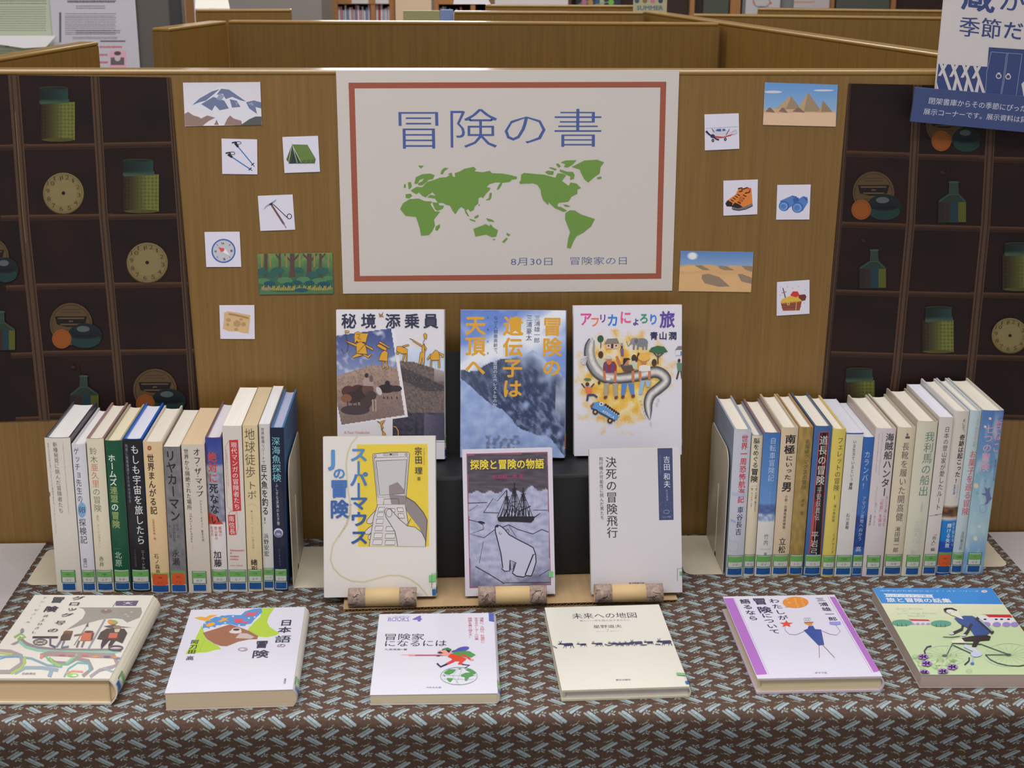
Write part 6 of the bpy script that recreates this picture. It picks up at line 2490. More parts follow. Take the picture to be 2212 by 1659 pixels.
# ---------------- L1 : mobile phone
def d_l1(cv):
    Y = (222, 196, 66)
    cv.poly([(382, 152), (1012, 150), (1024, 1066), (390, 1068)], Y)
    rope = [(385, 80), (330, 150), (298, 230), (285, 330), (290, 430), (300, 560), (320, 680), (325, 760), (290, 870), (215, 970), (160, 1060), (140, 1180), (165, 1260), (230, 1330), (330, 1378), (440, 1385), (560, 1352), (660, 1325), (760, 1325), (850, 1355), (930, 1410), (1010, 1505)]
    cv.line(rope, 17, (206, 196, 172))
    for i in range(len(rope)-1):
        (ax, ay), (bx, by) = rope[i], rope[i+1]
        for k in range(7):
            x, y = ax+(bx-ax)*k/7, ay+(by-ay)*k/7
            cv.line([(x-6, y-5), (x+6, y+5)], 2, (176, 164, 138))
            cv.lay -= cv.step
    cv.up()
    G = (204, 200, 200)
    Ln = (66, 60, 70)
    SG = (140, 130, 132)
    # sleeve/arm shadow, fingers, hand
    cv.poly([(820, 620), (900, 670), (970, 750), (1008, 830), (995, 1060), (940, 900), (860, 800), (820, 740)], SG)
    hand = [(745, 1062), (735, 1000), (720, 930), (690, 880), (640, 800), (628, 750), (640, 722), (680, 725), (712, 765), (760, 820), (830, 880), (900, 890), (960, 940), (992, 1010), (992, 1064)]
    for p in ([(548, 740), (500, 790), (468, 830), (470, 858), (500, 862), (545, 835)], [(530, 865), (480, 900), (450, 930), (455, 955), (490, 955), (525, 925)], [(505, 945), (480, 970), (478, 998), (500, 1005)]):
        cv.poly(p, G)
        cv.line(p, 5, Ln)
    # phone upper half
    cv.poly([(522, 250), (530, 236), (690, 222), (840, 222), (852, 238), (822, 605), (815, 690), (560, 690), (556, 600)], G)
    cv.line([(522, 250), (530, 236), (690, 222), (840, 222), (852, 238), (822, 605), (815, 690), (560, 690), (556, 600)], 5, Ln, closed=True)
    cv.line([(536, 272), (836, 262), (808, 612), (570, 625)], 4, Ln, closed=True)
    cv.poly([(552, 300), (826, 288), (802, 592), (584, 606)], (192, 190, 192))
    cv.poly([(668, 520), (745, 488), (806, 560), (802, 592), (668, 598)], SG)
    cv.line([(552, 300), (826, 288), (802, 592), (584, 606)], 5, Ln, closed=True)
    cv.poly([(618, 236), (748, 230), (748, 246), (618, 252)], (190, 186, 188))
    cv.line([(618, 236), (748, 230), (748, 246), (618, 252)], 3, Ln, closed=True)
    cv.ell(685, 241, 12, 6, (50, 46, 56))
    for x, y in ((545, 256), (823, 243)):
        cv.ring(x, y, 10, 10, 4, Ln)
    cv.poly([(668, 598), (820, 610), (815, 690), (690, 690)], SG)
    cv.line([(618, 688), (622, 640), (750, 636), (758, 688)], 4, Ln)
    # keypad half
    kp = [(560, 690), (815, 690), (838, 850), (745, 1062), (485, 1062), (540, 770)]
    cv.poly([(565, 690), (810, 690), (840, 860), (770, 1000), (745, 1062), (488, 1062), (530, 800)], G)
    cv.line([(565, 690), (530, 800), (488, 1062)], 5, Ln)
    cv.line([(812, 690), (838, 850), (822, 868)], 5, Ln)

    def key(x, y, w, h, s_=0):
        pts = [(x-w/2+s_, y-h/2), (x+w/2+s_, y-h/2), (x+w/2-s_, y+h/2), (x-w/2-s_, y+h/2)]
        cv.poly(pts, (212, 208, 206))
        cv.line(pts, 4, Ln, closed=True)
    for i, (y, w) in enumerate(((732, 52), (780, 56), (838, 62), (902, 68), (965, 72), (1026, 80))):
        key(598-i*7, y, w, 36+i*2, 4)
    for i, (y, w) in enumerate(((905, 70), (970, 84), (1030, 86))):
        key(676, y, w, 40, 3)
    key(768, 735, 50, 34, -4)
    key(776, 790, 50, 40, -4)
    key(700, 740, 40, 30, 0)
    cv.poly(hand, G)
    cv.line(hand, 5, Ln)
    cv.ring(668, 765, 26, 36, 4, Ln, -20, 340)
    cv.line([(820, 620), (900, 670), (975, 760), (1008, 828), (992, 1060)], 5, Ln)
    cv.line([(830, 880), (860, 815)], 4, Ln)
    # texts
    b1, b2 = (92, 150, 210), (46, 84, 150)
    seq = 'スーパーマウス'
    ys = [240, 365, 462, 560, 672, 818, 980]
    for i, (ch, y) in enumerate(zip(seq, ys)):
        c = mixc((84, 136, 196), b2, i/6)
        cv.vt(ch, (398 if ch != 'ー' else 396, y), (398, y), 168 if ch not in 'ー' else 130, c, 0.03, sy=140 if ch != 'ー' else 150)
    cv.vt('J', (200, 260), (200, 260), 210, (84, 140, 200), 0.03, sy=190)
    cv.vt('の', (222, 408), (222, 408), 118, (78, 130, 192), 0.025, sy=110)
    cv.vt('冒', (222, 545), (222, 545), 172, (66, 112, 180), 0.026, sy=172)
    cv.vt('険', (222, 728), (222, 728), 172, (56, 96, 166), 0.026, sy=172)
    n = (50, 50, 58)
    cv.vt('宗田', (930, 212), (932, 290), 68, n, 0.01)
    cv.vt('理', (932, 385), (932, 385), 70, n, 0.01)
    cv.vt('著', (934, 458), (934, 458), 36, n, 0.0)
    cv.vt('OSAMUSOUDA', (980, 190), (980, 330), 16, (110, 100, 60))
    for i, ch in enumerate('MIKAWAEXPRESS'):
        t = i/12
        cv.vt(ch, (322-t*100+20*math.sin(t*3), 690+t*280), (322-t*100, 690+t*280), 22, (170, 156, 120))
        cv.lay -= cv.step
    cv.up()
    cv.poly([(1022, 1318), (1082, 1316), (1082, 1375), (1022, 1378)], (120, 190, 120))
    cv.line([(1082, 1305), (1050, 1305), (1046, 1435), (1082, 1435)], 5, (80, 150, 100))
    cv.poly([(1050, 1445), (1084, 1445), (1084, 1500), (1052, 1500)], (40, 92, 150))


leaning_book(dict(fr=(680, 930, 4.146), px=[(698.8, 949.8), (940.5, 949.3), (941.7, 1294), (699.3, 1297.8)], t=0.015, col=(216, 212, 208), edge=(214, 206, 190), page=(222, 206, 170), ext=0.001, bg=0.002,
                  label='lower left face-out book: hand holding a flip phone on yellow', draw=d_l1, lab=('F', 'ソウ'), group=gD), 0.0054, -0.2035, 17)


# ---------------- L2 : ship and polar bear
def d_l2(cv):
    fr_ = [(125, 165), (885, 145), (912, 1392), (155, 1418)]

    def f(x, y):
        if not inside(x, y, fr_):
            return None
        k = nz(x, y*2, .012, 3)+.5*nz(x, y, .04, 5)
        top = 520+12*math.sin(x*.05)-60*max(0, 1-abs(x-745)/90)-40*max(0, 1-abs(x-505)/50)-30*max(0, (x-820)/60)
        if y < top:
            return mixc((92, 84, 96), (70, 62, 74), 0.5+1.2*nz(x*.4, y*2.5, .02, 2))
        c = mixc((176, 180, 206), (150, 154, 186), 0.5+k)
        if y > 1200:
            e = (y-1200)/190-max(0, 1-abs(x-460)/300)*.8
            c = mixc(c, (96, 96, 122), max(0, min(1, e+.3*k)))
        if x < 250:
            c = mixc(c, (132, 136, 166), max(0, (250-x)/160*(y-1000)/400))
        if x > 780:
            c = mixc(c, (130, 132, 160), max(0, min(1, (x-780)/150*(y-850)/500)))
        return c
    cv.poly([(120, 158), (887, 138), (916, 1396), (150, 1424)], (150, 84, 100))
    cv.field(120, 140, 916, 1422, 84, 110, f)
    Ln = (52, 50, 66)
    for p, w in (([(135, 625), (315, 618)], 8), ([(282, 712), (370, 582), (412, 604), (500, 500)], 6), ([(282, 712), (430, 716)], 7), ([(750, 690), (888, 690)], 6), ([(140, 780), (225, 800), (278, 830), (280, 870), (150, 915), (285, 950), (390, 872)], 7), ([(460, 850), (520, 828), (600, 870), (745, 915), (830, 872), (895, 898)], 8), ([(520, 835), (590, 945)], 4), ([(280, 985), (240, 1190)], 4), ([(205, 1220), (330, 1290), (475, 1380)], 9), ([(480, 1372), (912, 1370)], 6), ([(800, 1310), (900, 1250)], 5), ([(145, 700), (230, 640)], 3)):
        cv.line(p, w, Ln)
    cv.ell(262, 806, 34, 12, (40, 38, 52), 12)
    # bear
    bear = [(392, 842), (410, 830), (440, 838), (480, 870), (520, 920), (600, 965), (700, 1015), (750, 1045), (772, 1110), (775, 1180), (750, 1260), (730, 1308), (680, 1305), (655, 1320), (590, 1310), (550, 1280), (560, 1265), (585, 1185), (530, 1160), (525, 1262), (480, 1265), (450, 1240), (462, 1232), (445, 1100), (420, 1000), (392, 890)]
    cv.poly(bear, (184, 186, 208))
    cv.line(bear, 10, (40, 38, 54), closed=True)
    for p, w in (([(530, 1160), (535, 1250), (560, 1245), (570, 1190)], 7), ([(750, 1105), (700, 1230), (672, 1300)], 12), ([(752, 1110), (775, 1100)], 6)):
        cv.line(p, w, (40, 38, 54))
    cv.ell(408, 842, 15, 11, (36, 34, 46))
    cv.ring(440, 905, 13, 11, 4, Ln, 0, 250)
    cv.ring(508, 890, 12, 20, 5, Ln, 180, 400)
    # ship
    K = (34, 32, 42)
    cv.poly([(412, 760), (430, 750), (760, 748), (758, 780), (730, 808), (560, 800), (430, 800), (415, 785)], K)
    cv.line([(750, 765), (815, 718)], 10, K, 4)
    for mx_, ty in ((500, 505), (572, 430), (655, 478)):
        cv.line([(mx_, ty), (mx_+6, 760)], 10, K)
        for s_ in (-1, 1):
            for d_ in (28, 52, 84):
                cv.line([(mx_, ty+40), (mx_+s_*d_*1.1, 760)], 5, K)
        for yy_ in (ty+60, ty+120, ty+180):
            cv.line([(mx_-24, yy_+4), (mx_+26, yy_-4)], 6, K)
    for i in range(9):
        cv.line([(440+i*34, 752), (470+i*30, 670+10*(i % 3))], 9, K)
    cv.line([(550, 640), (620, 700), (725, 650)], 9, K)
    # title
    cv.ht('探険と冒険の物語', (158, 262), (850, 250), 98, (226, 204, 70), 0.024)
    cv.ht('松島駿二郎 著', (368, 376), (655, 370), 42, (170, 66, 110), 0.012)
    cv.poly([(895, 1265), (935, 1265), (935, 1320), (895, 1322)], (120, 186, 120))


leaning_book(dict(fr=(980, 950, 4.364), px=[(998.3, 978), (1193, 973), (1198.8, 1288.7), (1005.2, 1293.7)], t=0.011, col=(206, 202, 216), edge=(206, 202, 212), page=(220, 212, 196), ext=0.0005, hard=False, bg=0.001,
                  label='lower middle face-out book: three-masted ship and a polar bear on ice', draw=d_l2, lab=('290', 'マツ'), group=gD), 0.0054, -0.2025, 17)


# ---------------- L3 : plain grey-white
def d_l3(cv):
    cv.poly([(738, 106), (880, 103), (893, 782), (756, 785)], (62, 72, 108))
    rr = random.Random(4)
    cv.dots([(rr.uniform(762, 882), rr.uniform(600, 770), rr.uniform(1, 3)) for _ in range(40)], (140, 146, 170))
    cv.vt('吉田', (826, 212), (828, 282), 66, (206, 208, 222), 0.01)
    cv.vt('和夫', (828, 372), (830, 444), 64, (206, 208, 222), 0.01)
    cv.vt('YoshidaKazuo', (764, 180), (768, 345), 17, (150, 158, 186))
    cv.vt('死出勝真', (828, 508), (832, 590), 20, (150, 158, 186))
    cv.ring(825, 705, 28, 16, 4, (150, 158, 186))
    cv.ht('ワミイ学者', (786, 755), (866, 752), 16, (170, 176, 200))
    K = (58, 54, 62)
    cv.vt('決死の冒険飛行', (302, 240), (316, 900), 106, K, 0.008)
    cv.vt('飛行機の可能性に挑んだ男たち', (208, 212), (220, 760), 38, K, 0.0)
    cv.ht('東洋図書出版', (472, 1378), (618, 1376), 16, (84, 80, 86), 0.01)
    cv.line([(975, 1240), (930, 1244), (930, 1360)], 5, (80, 150, 100))
    cv.poly([(950, 1270), (976, 1270), (976, 1310), (952, 1310)], (110, 170, 130))


leaning_book(dict(fr=(1250, 950, 4.364), px=[(1272.2, 978), (1468.5, 973), (1474, 1286.4), (1277.5, 1289.5)], t=0.012, col=(204, 200, 206), edge=(204, 200, 204), page=(212, 204, 170), ext=0.0008, hard=False, bg=0.001,
                  label='lower right face-out book: plain grey-white cover with navy strip', draw=d_l3, lab=('538', 'ヨシ'), group=gD), 0.0054, -0.2022, 17)


# ---------------- F1 : pirate ship drawing
def d_f1(cv):
    K = (70, 68, 84)
    gy = (160, 156, 150)
    sea, gr2 = (150, 196, 176), (156, 150, 160)
    cv.poly([(880, 288), (1640, 290), (1660, 350), (1640, 410), (1500, 470), (1440, 430), (1340, 418), (1200, 430), (1050, 470), (900, 520), (780, 560), (900, 470), (960, 420), (985, 350), (950, 305)], gy)
    cv.poly([(1330, 212), (1600, 208), (1575, 272), (1330, 270)], (112, 100, 128))
    cv.line([(1420, 225), (1530, 258)], 5, (200, 196, 206))
    cv.line([(1530, 225), (1420, 258)], 5, (200, 196, 206))
    cv.ell(1475, 236, 24, 12, (200, 196, 206))
    cv.ell(1230, 335, 70, 26, (142, 124, 120))
    for x, y in ((1225, 320), (1470, 372), (1500, 396), (1535, 345)):
        cv.ell(x, y, 16, 5, (206, 202, 202))
    # hull and waves
    cv.line([(1230, 430), (1080, 790)], 26, (150, 156, 166))
    cv.line([(1340, 215), (1300, 285)], 8, (110, 104, 120))
    cv.line([(230, 650), (320, 720), (450, 770), (700, 800), (1100, 805), (1480, 800)], 46, (148, 140, 146))
    cv.line([(240, 690), (330, 760), (480, 800), (720, 820), (1150, 825), (1440, 820)], 34, sea)
    cv.line([(175, 650), (250, 600), (310, 640), (220, 670)], 30, (150, 184, 110))
    cv.poly([(140, 730), (240, 680), (235, 715), (190, 740)], gr2)
    for pts, w, c in (([(520, 870), (620, 840), (900, 850), (1400, 870), (1540, 960)], 60, (170, 150, 150)), ([(620, 900), (700, 950), (860, 960), (960, 900), (1100, 930), (1160, 1020), (1060, 1110)], 46, (160, 150, 150)),
                      ([(0, 810), (150, 820), (290, 870), (310, 960), (180, 1060), (0, 1060)], 52, (168, 158, 162)), ([(0, 880), (200, 870), (420, 900), (620, 980), (800, 1000)], 26, (140, 170, 186)),
                      ([(580, 870), (640, 930), (740, 975), (860, 970), (940, 880)], 18, (120, 190, 150)), ([(0, 920), (110, 885), (260, 880)], 12, (110, 160, 190)), ([(240, 1080), (360, 1010), (560, 1010), (760, 1040)], 40, (156, 176, 186)),
                      ([(840, 1120), (880, 1020), (980, 950), (1110, 960), (1140, 1060)], 22, (110, 180, 180)), ([(1150, 1120), (1250, 1040), (1400, 1000), (1500, 980)], 40, (166, 158, 168)), ([(1290, 1010), (1420, 1060), (1470, 1130)], 26, (158, 176, 178)),
                      ([(330, 880), (350, 950), (300, 1020), (200, 1080)], 30, (170, 200, 110)), ([(640, 900), (680, 950), (780, 990)], 28, (160, 200, 120)), ([(680, 1040), (660, 1120)], 50, (156, 170, 190)), ([(0, 830), (180, 850)], 24, (190, 196, 120)),
                      ([(540, 850), (530, 900)], 36, (216, 150, 140)), ([(850, 1080), (930, 1050), (1060, 1060)], 22, (222, 160, 150)), ([(840, 960), (960, 850)], 30, sea)):
        cv.line(pts, w, c)
    cv.ell(940, 1100, 70, 24, (150, 206, 110))
    cv.ell(960, 1104, 30, 12, (226, 224, 220))
    for x, y, c in ((780, 862, (180, 120, 130)), (900, 870, (200, 120, 120)), (1050, 862, (214, 120, 120)), (1180, 880, (216, 160, 110)), (1320, 880, (130, 110, 140)), (1420, 890, (214, 150, 100)), (1470, 900, (120, 140, 190))):
        cv.ell(x, y, 44, 12, c)
    # figures
    cv.rect(395, 636, 700, 660, (92, 80, 88))
    cv.ring(495, 705, 80, 34, 14, (120, 112, 116))
    for a in range(0, 360, 45):
        cv.line([(495, 705), (495+75*math.cos(R(a)), 705+31*math.sin(R(a)))], 5, (120, 112, 116))
    cv.line([(610, 650), (620, 740), (690, 770)], 24, (110, 104, 120))
    cv.poly([(735, 640), (780, 570), (870, 575), (850, 680), (730, 690)], (104, 84, 78))
    cv.ell(810, 590, 55, 16, (130, 104, 70))
    cv.line([(740, 690), (700, 765)], 26, (128, 132, 150))
    cv.line([(780, 690), (760, 770), (845, 760)], 26, (128, 132, 150))
    cv.poly([(985, 600), (1020, 580), (1130, 595), (1110, 690), (970, 690)], (204, 118, 88))
    cv.ell(1060, 585, 56, 14, (110, 82, 76))
    cv.line([(890, 628), (1000, 610)], 18, (150, 120, 110))
    cv.line([(1110, 600), (1105, 680)], 22, (96, 80, 84))
    cv.line([(960, 690), (940, 770)], 24, (130, 120, 124))
    cv.line([(1020, 690), (1000, 768)], 24, (130, 120, 124))
    cv.line([(1040, 480), (905, 745)], 8, (140, 130, 130))
    cv.poly([(1010, 515), (1035, 475), (1045, 525)], (110, 100, 110))
    cv.poly([(1170, 670), (1200, 590), (1270, 545), (1480, 550), (1520, 600), (1480, 720), (1400, 690), (1260, 680)], (92, 78, 78))
    cv.poly([(1310, 600), (1410, 600), (1400, 660), (1300, 660)], (206, 112, 92))
    cv.poly([(1360, 555), (1430, 550), (1420, 590), (1370, 592)], (206, 196, 180))
    cv.poly([(1225, 520), (1350, 500), (1410, 520), (1590, 535), (1420, 530), (1350, 545)], (110, 98, 98))
    cv.ell(1390, 530, 50, 20, (150, 130, 120))
    cv.ell(1320, 470, 56, 26, (214, 150, 90), 15)
    cv.ell(1350, 465, 40, 16, (150, 180, 100), 15)
    cv.poly([(1240, 670), (1330, 670), (1270, 750), (1235, 790), (1225, 740)], (84, 70, 76))
    cv.poly([(1340, 680), (1400, 680), (1350, 760), (1320, 790), (1315, 740)], (84, 70, 76))
    cv.ring(1410, 780, 80, 26, 18, (110, 100, 116))
    # title
    cv.vt('グロッグ', (875, 185), (770, 385), 150, K, 0.016, sy=52)
    cv.vt('号の', (700, 478), (630, 568), 140, K, 0.012, sy=66)
    cv.vt('冒険', (635, 205), (570, 315), 160, K, 0.02, sy=82)
    cv.vt('井上ひさし', (520, 398), (405, 590), 66, (84, 80, 96), 0.008, sy=36)
    cv.vt('ドン・ピノール', (480, 180), (320, 470), 60, (110, 106, 130), 0.004, sy=26)
    cv.ht('岩波書店', (330, 1086), (495, 1086), 26, (96, 94, 110), 0.01)
    cv.ell(262, 572, 22, 26, (150, 146, 160))


flat_book(dict(fr=(0, 1260, 5.531), px=[(63.3, 1285.3), (320, 1286.2), (250.5, 1466), (-39.8, 1465.2)], t=0.0309, col=(224, 221, 213), edge=(222, 216, 200), page=(218, 190, 148), ext=0.007, bg=0.008,
               spinef=lambda u, v: (222, 216, 200) if v < 0.62 or nz(u*4, v*14, 1, 3) < -.05 else (172, 170, 160),
               label='thick flat book at the left edge: pirate ship drawing, tan page edge', draw=d_f1, lab=('F', 'イノ'), group=gF))


# ---------------- F2
def d_f2(cv):
    G, B, BR = (176, 206, 70), (84, 146, 214), (158, 108, 84)
    cv.poly([(1335, 150), (1505, 145), (1440, 260), (1425, 330), (1470, 400), (1610, 480), (1560, 510), (1440, 535), (1330, 525), (1240, 525), (1180, 430), (1240, 350), (1330, 260)], G)
    cv.poly([(560, 370), (490, 560), (380, 755), (460, 750), (560, 738), (660, 735), (780, 700), (860, 690), (800, 640), (640, 560)], G)
    cv.poly([(580, 340), (650, 300), (720, 265), (840, 240), (950, 238), (1070, 240), (1120, 190), (1220, 160), (1330, 152), (1350, 200), (1270, 280), (1220, 350), (1140, 385), (1040, 385), (950, 360), (840, 360), (740, 400), (640, 425), (570, 430)], B)
    for x, y, r_ in ((620, 420, 40), (700, 405, 34), (780, 385, 34), (1190, 375, 44), (1130, 400, 36), (770, 255, 26), (850, 240, 24), (590, 345, 24)):
        cv.ell(x, y, r_, r_*.35, (214, 214, 226))
    O, P_k = (226, 168, 62), (216, 92, 112)
    cv.poly([(440, 275), (530, 258), (600, 268), (650, 240), (760, 236), (680, 270), (640, 300), (700, 316), (600, 315), (520, 300)], O)
    cv.poly([(770, 325), (830, 290), (800, 280), (850, 275), (870, 282), (920, 270), (880, 300), (930, 320), (870, 312), (810, 335)], O)
    cv.poly([(600, 370), (650, 345), (720, 335), (740, 360), (700, 385), (640, 395)], O)
    cv.poly([(975, 275), (1020, 290), (1115, 285), (1100, 310), (1120, 335), (1180, 315), (1165, 355), (1110, 345), (1000, 340)], P_k)
    cv.poly([(1105, 250), (1160, 200), (1220, 215), (1310, 185), (1260, 230), (1240, 260), (1180, 245)], P_k)
    cv.poly([(585, 475), (760, 420), (940, 362), (1060, 400), (1200, 450), (1330, 520), (1320, 560), (1220, 562), (1080, 590), (930, 652), (850, 650), (760, 620), (650, 560)], BR)
    cv.poly([(1085, 480), (1180, 485), (1280, 530), (1240, 555), (1030, 545)], (196, 184, 180))
    cv.ell(1022, 462, 84, 24, (214, 210, 216))
    cv.ell(1030, 440, 66, 32, (214, 210, 216))
    cv.ell(1030, 434, 46, 16, (88, 60, 60))
    for x, y in ((965, 258), (870, 345), (1180, 285), (1255, 270), (1060, 375)):
        cv.ell(x, y, 14, 9, (220, 220, 230))
    K = (62, 60, 86)
    cv.vt('日本', (1680, 345), (1670, 440), 180, K, 0.018, sy=84)
    cv.vt('語', (1660, 560), (1660, 560), 220, K, 0.012, sy=100)
    cv.vt('の', (1648, 645), (1648, 645), 130, (140, 100, 130), 0.004, sy=54)
    cv.vt('冒', (1390, 630), (1390, 630), 180, K, 0.022, sy=104)
    cv.vt('険', (1385, 758), (1385, 758), 230, K, 0.016, sy=108)
    cv.vt('阿刀田', (490, 598), (466, 728), 112, (52, 52, 70), 0.012, sy=60)
    cv.vt('高', (450, 815), (450, 815), 112, (52, 52, 70), 0.012, sy=60)
    cv.vt('TakashiAtouda', (612, 575), (570, 720), 18, (110, 116, 70))
    cv.ell(1145, 695, 66, 24, (176, 160, 180))
    cv.ell(1138, 700, 34, 13, (214, 210, 222))
    cv.vt('集英社', (1748, 1088), (1745, 1136), 30, (70, 68, 90), 0.012, sy=22)


flat_book(dict(fr=(340, 1290, 6.144), px=[(403.5, 1316.9), (649.5, 1312), (642.1, 1487.8), (366, 1498.3)], t=0.0205, col=(216, 216, 230), edge=(206, 200, 204), page=(208, 188, 160), ext=0.005, bg=0.005, scol=(214, 210, 204), hard=False,
               label='flat white book with green, blue and brown art, second from the left', draw=d_f2, lab=('810', 'アト'), group=gF))


# ---------------- F3
def d_f3(cv):
    V_ = (104, 98, 180)
    cv.poly([(1672, 212), (1740, 212), (1752, 330), (1680, 318)], (80, 96, 178))
    cv.ht('BOOKS', (350, 292), (625, 292), 72, V_, 0.004)
    cv.ht('なりたい', (440, 264), (625, 264), 32, V_, 0.0)
    cv.line([(342, 252), (646, 254), (640, 318), (336, 316)], 3, (140, 136, 200), closed=True)
    cv.ht('4', (680, 285), (790, 285), 100, V_, 0.035)
    K = (60, 60, 82)
    cv.ht('冒険家', (318, 525), (832, 525), 92, K, 0.008)
    cv.ht('になるには', (318, 612), (1132, 608), 92, K, 0.008)
    cv.ht('九里徳泰=著', (312, 692), (612, 692), 26, (90, 88, 110), 0.006)
    rd = (206, 104, 124)
    cv.vt('慎重に、大胆に、計画的に', (1582, 285), (1612, 595), 58, rd, 0.004, sy=28)
    cv.vt('生きるか?クール仕事', (1512, 285), (1528, 555), 58, rd, 0.004, sy=29)
    cv.vt('隙間を乗り越えろ!', (1430, 285), (1445, 530), 58, rd, 0.004, sy=29)
    # running man
    sk = (232, 160, 150)
    cv.ell(1345, 690, 92, 32, (84, 84, 176), -12)
    cv.poly([(1185, 720), (1300, 680), (1330, 705), (1210, 735)], (84, 84, 176))
    cv.poly([(1180, 770), (1240, 725), (1360, 712), (1440, 715), (1525, 765), (1470, 800), (1400, 800), (1300, 775), (1200, 800)], (84, 146, 78))
    cv.poly([(1150, 790), (1200, 745), (1320, 780), (1410, 815), (1350, 852), (1240, 850), (1200, 810)], (216, 74, 46))
    cv.line([(1330, 760), (1400, 785), (1470, 835)], 24, (216, 74, 46))
    cv.ell(1478, 832, 26, 12, sk)
    cv.line([(1100, 770), (720, 770)], 16, (196, 72, 110))
    cv.line([(720, 770), (635, 768)], 20, sk)
    cv.line([(640, 766), (540, 764)], 4, sk)
    cv.poly([(1010, 715), (1060, 705), (1150, 700), (1210, 720), (1190, 760), (1130, 780), (1070, 770), (1060, 735)], sk)
    cv.poly([(1065, 710), (1085, 685), (1150, 668), (1200, 690), (1200, 715), (1120, 700)], (72, 128, 88))
    cv.poly([(1120, 700), (1190, 708), (1170, 742)], (40, 40, 60))
    cv.poly([(1010, 740), (1050, 722), (1100, 745), (1050, 750)], (44, 44, 76))
    cv.ell(1028, 780, 26, 7, (110, 60, 76))
    cv.line([(1240, 840), (1140, 890)], 40, (214, 66, 70), 26)
    cv.line([(1150, 888), (1065, 925), (1015, 880)], 22, (40, 46, 84))
    cv.poly([(1330, 830), (1400, 830), (1345, 870), (1380, 895), (1290, 892)], (216, 74, 56))
    cv.line([(1350, 893), (1452, 905), (1385, 942)], 14, (40, 46, 84))
    # globe
    G = (84, 152, 82)
    cv.ring(1312, 1048, 245, 116, 5, (96, 140, 120), n=48)
    for p in ([(1080, 1042), (1545, 1042)], [(1300, 935), (1230, 1050), (1320, 1160)], [(1355, 935), (1280, 1150)], [(1110, 1090), (1510, 1090)]):
        cv.line(p, 3, (140, 170, 160))
    for p in ([(1110, 1000), (1180, 958), (1270, 960), (1240, 1000), (1180, 1030), (1130, 1020)], [(1340, 1030), (1400, 1005), (1480, 1000), (1510, 1040), (1450, 1060), (1420, 1110), (1395, 1110), (1390, 1060), (1340, 1050)], [(1150, 1075), (1240, 1080), (1200, 1130), (1170, 1110)], [(1390, 960), (1460, 950), (1540, 1000), (1520, 1025), (1440, 985)], [(1300, 945), (1340, 945), (1320, 965)], [(1100, 1020), (1130, 1040), (1125, 1062)]):
        cv.poly(p, G)
    cv.ht('ぺりかん社', (880, 1202), (1085, 1200), 24, (84, 84, 150), 0.01)


flat_book(dict(fr=(780, 1290, 6.144), px=[(817.4, 1326.6), (1063, 1324.2), (1079, 1497.3), (801.2, 1501.6)], t=0.0125, col=(218, 218, 232), edge=(210, 208, 220), page=(212, 200, 172), ext=0.003, bg=0.004, hard=False,
               spinef=lambda u, v: (92, 130, 190) if v < 0.1 else (206, 210, 226),
               label='flat white book with a running man above a green globe, third from the left', draw=d_f3, lab=('786', 'クノ'), group=gF))


# ---------------- F4
def d_f4(cv):
    K = (62, 62, 84)
    cv.ht('未来への地図', (488, 288), (1275, 276), 74, K, 0.006)
    cv.ht('新しい一歩を踏み出すあなたに', (585, 346), (1200, 336), 24, (120, 118, 130), 0.004)
    cv.ht('星野道夫', (748, 418), (1095, 412), 44, K, 0.006)
    cv.ht('訳', (918, 454), (936, 454), 12, K)
    cv.ht('ロバート・A・ミンツァー', (785, 478), (1082, 470), 13, (110, 108, 120))
    cv.ht('朝日出版社', (1020, 1072), (1202, 1068), 24, K, 0.008)
    D = (58, 58, 94)

    def deer(x, y, s_=1.0):
        cv.poly([(x-50*s_, y-26*s_), (x-20*s_, y-24*s_), (x+10*s_, y-28*s_), (x+80*s_, y-30*s_), (x+95*s_, y-15*s_), (x+90*s_, y), (x+40*s_, y+8*s_), (x, y+10*s_), (x-25*s_, y-5*s_)], D)
        cv.poly([(x-25*s_, y-5*s_), (x-50*s_, y-8*s_), (x-80*s_, y-8*s_), (x-96*s_, y-16*s_), (x-70*s_, y-26*s_), (x-45*s_, y-26*s_)], D)
        for dx, fx in ((-8, -24), (4, 8), (70, 58), (85, 104)):
            cv.line([(x+dx*s_, y), (x+fx*s_, y+34*s_)], 10*s_, D, 6*s_)
        cv.line([(x-62*s_, y-26*s_), (x-78*s_, y-50*s_)], 7*s_, D)
        cv.line([(x-56*s_, y-26*s_), (x-46*s_, y-54*s_)], 7*s_, D)
    for x, y, s_ in ((405, 648, 1.02), (600, 644, .66), (790, 638, .74), (980, 634, .62), (1040, 640, .7), (1110, 636, .66), (1180, 634, .66), (1270, 628, .84), (1420, 622, .62), (1610, 622, .98)):
        deer(x, y, s_)
    for p in ([(885, 640), (930, 655), (970, 650)], [(1330, 650), (1400, 648)], [(1505, 640), (1570, 645)], [(245, 660), (300, 688)]):
        cv.line(p, 9, D)
    cv.poly([(1760, 990), (1888, 995), (1884, 1030), (1775, 1022)], (130, 186, 130))
    cv.poly([(1868, 1100), (1895, 1090), (1922, 1095), (1922, 1128), (1885, 1130)], (52, 104, 180))
    cv.line([(1855, 1000), (1878, 1080)], 3, (110, 130, 150))


flat_book(dict(fr=(1150, 1280, 5.672), px=[(1177.3, 1312.6), (1423.2, 1305.6), (1489.5, 1482.8), (1212.6, 1491.6)], t=0.0135, col=(222, 220, 210), edge=(206, 200, 178), page=(202, 196, 192), ext=0.002, bg=0.002, hard=True,
               label='flat ivory book with a row of dark walking deer, fourth from the left', draw=d_f4, lab=('295', 'ホシ'), group=gF))


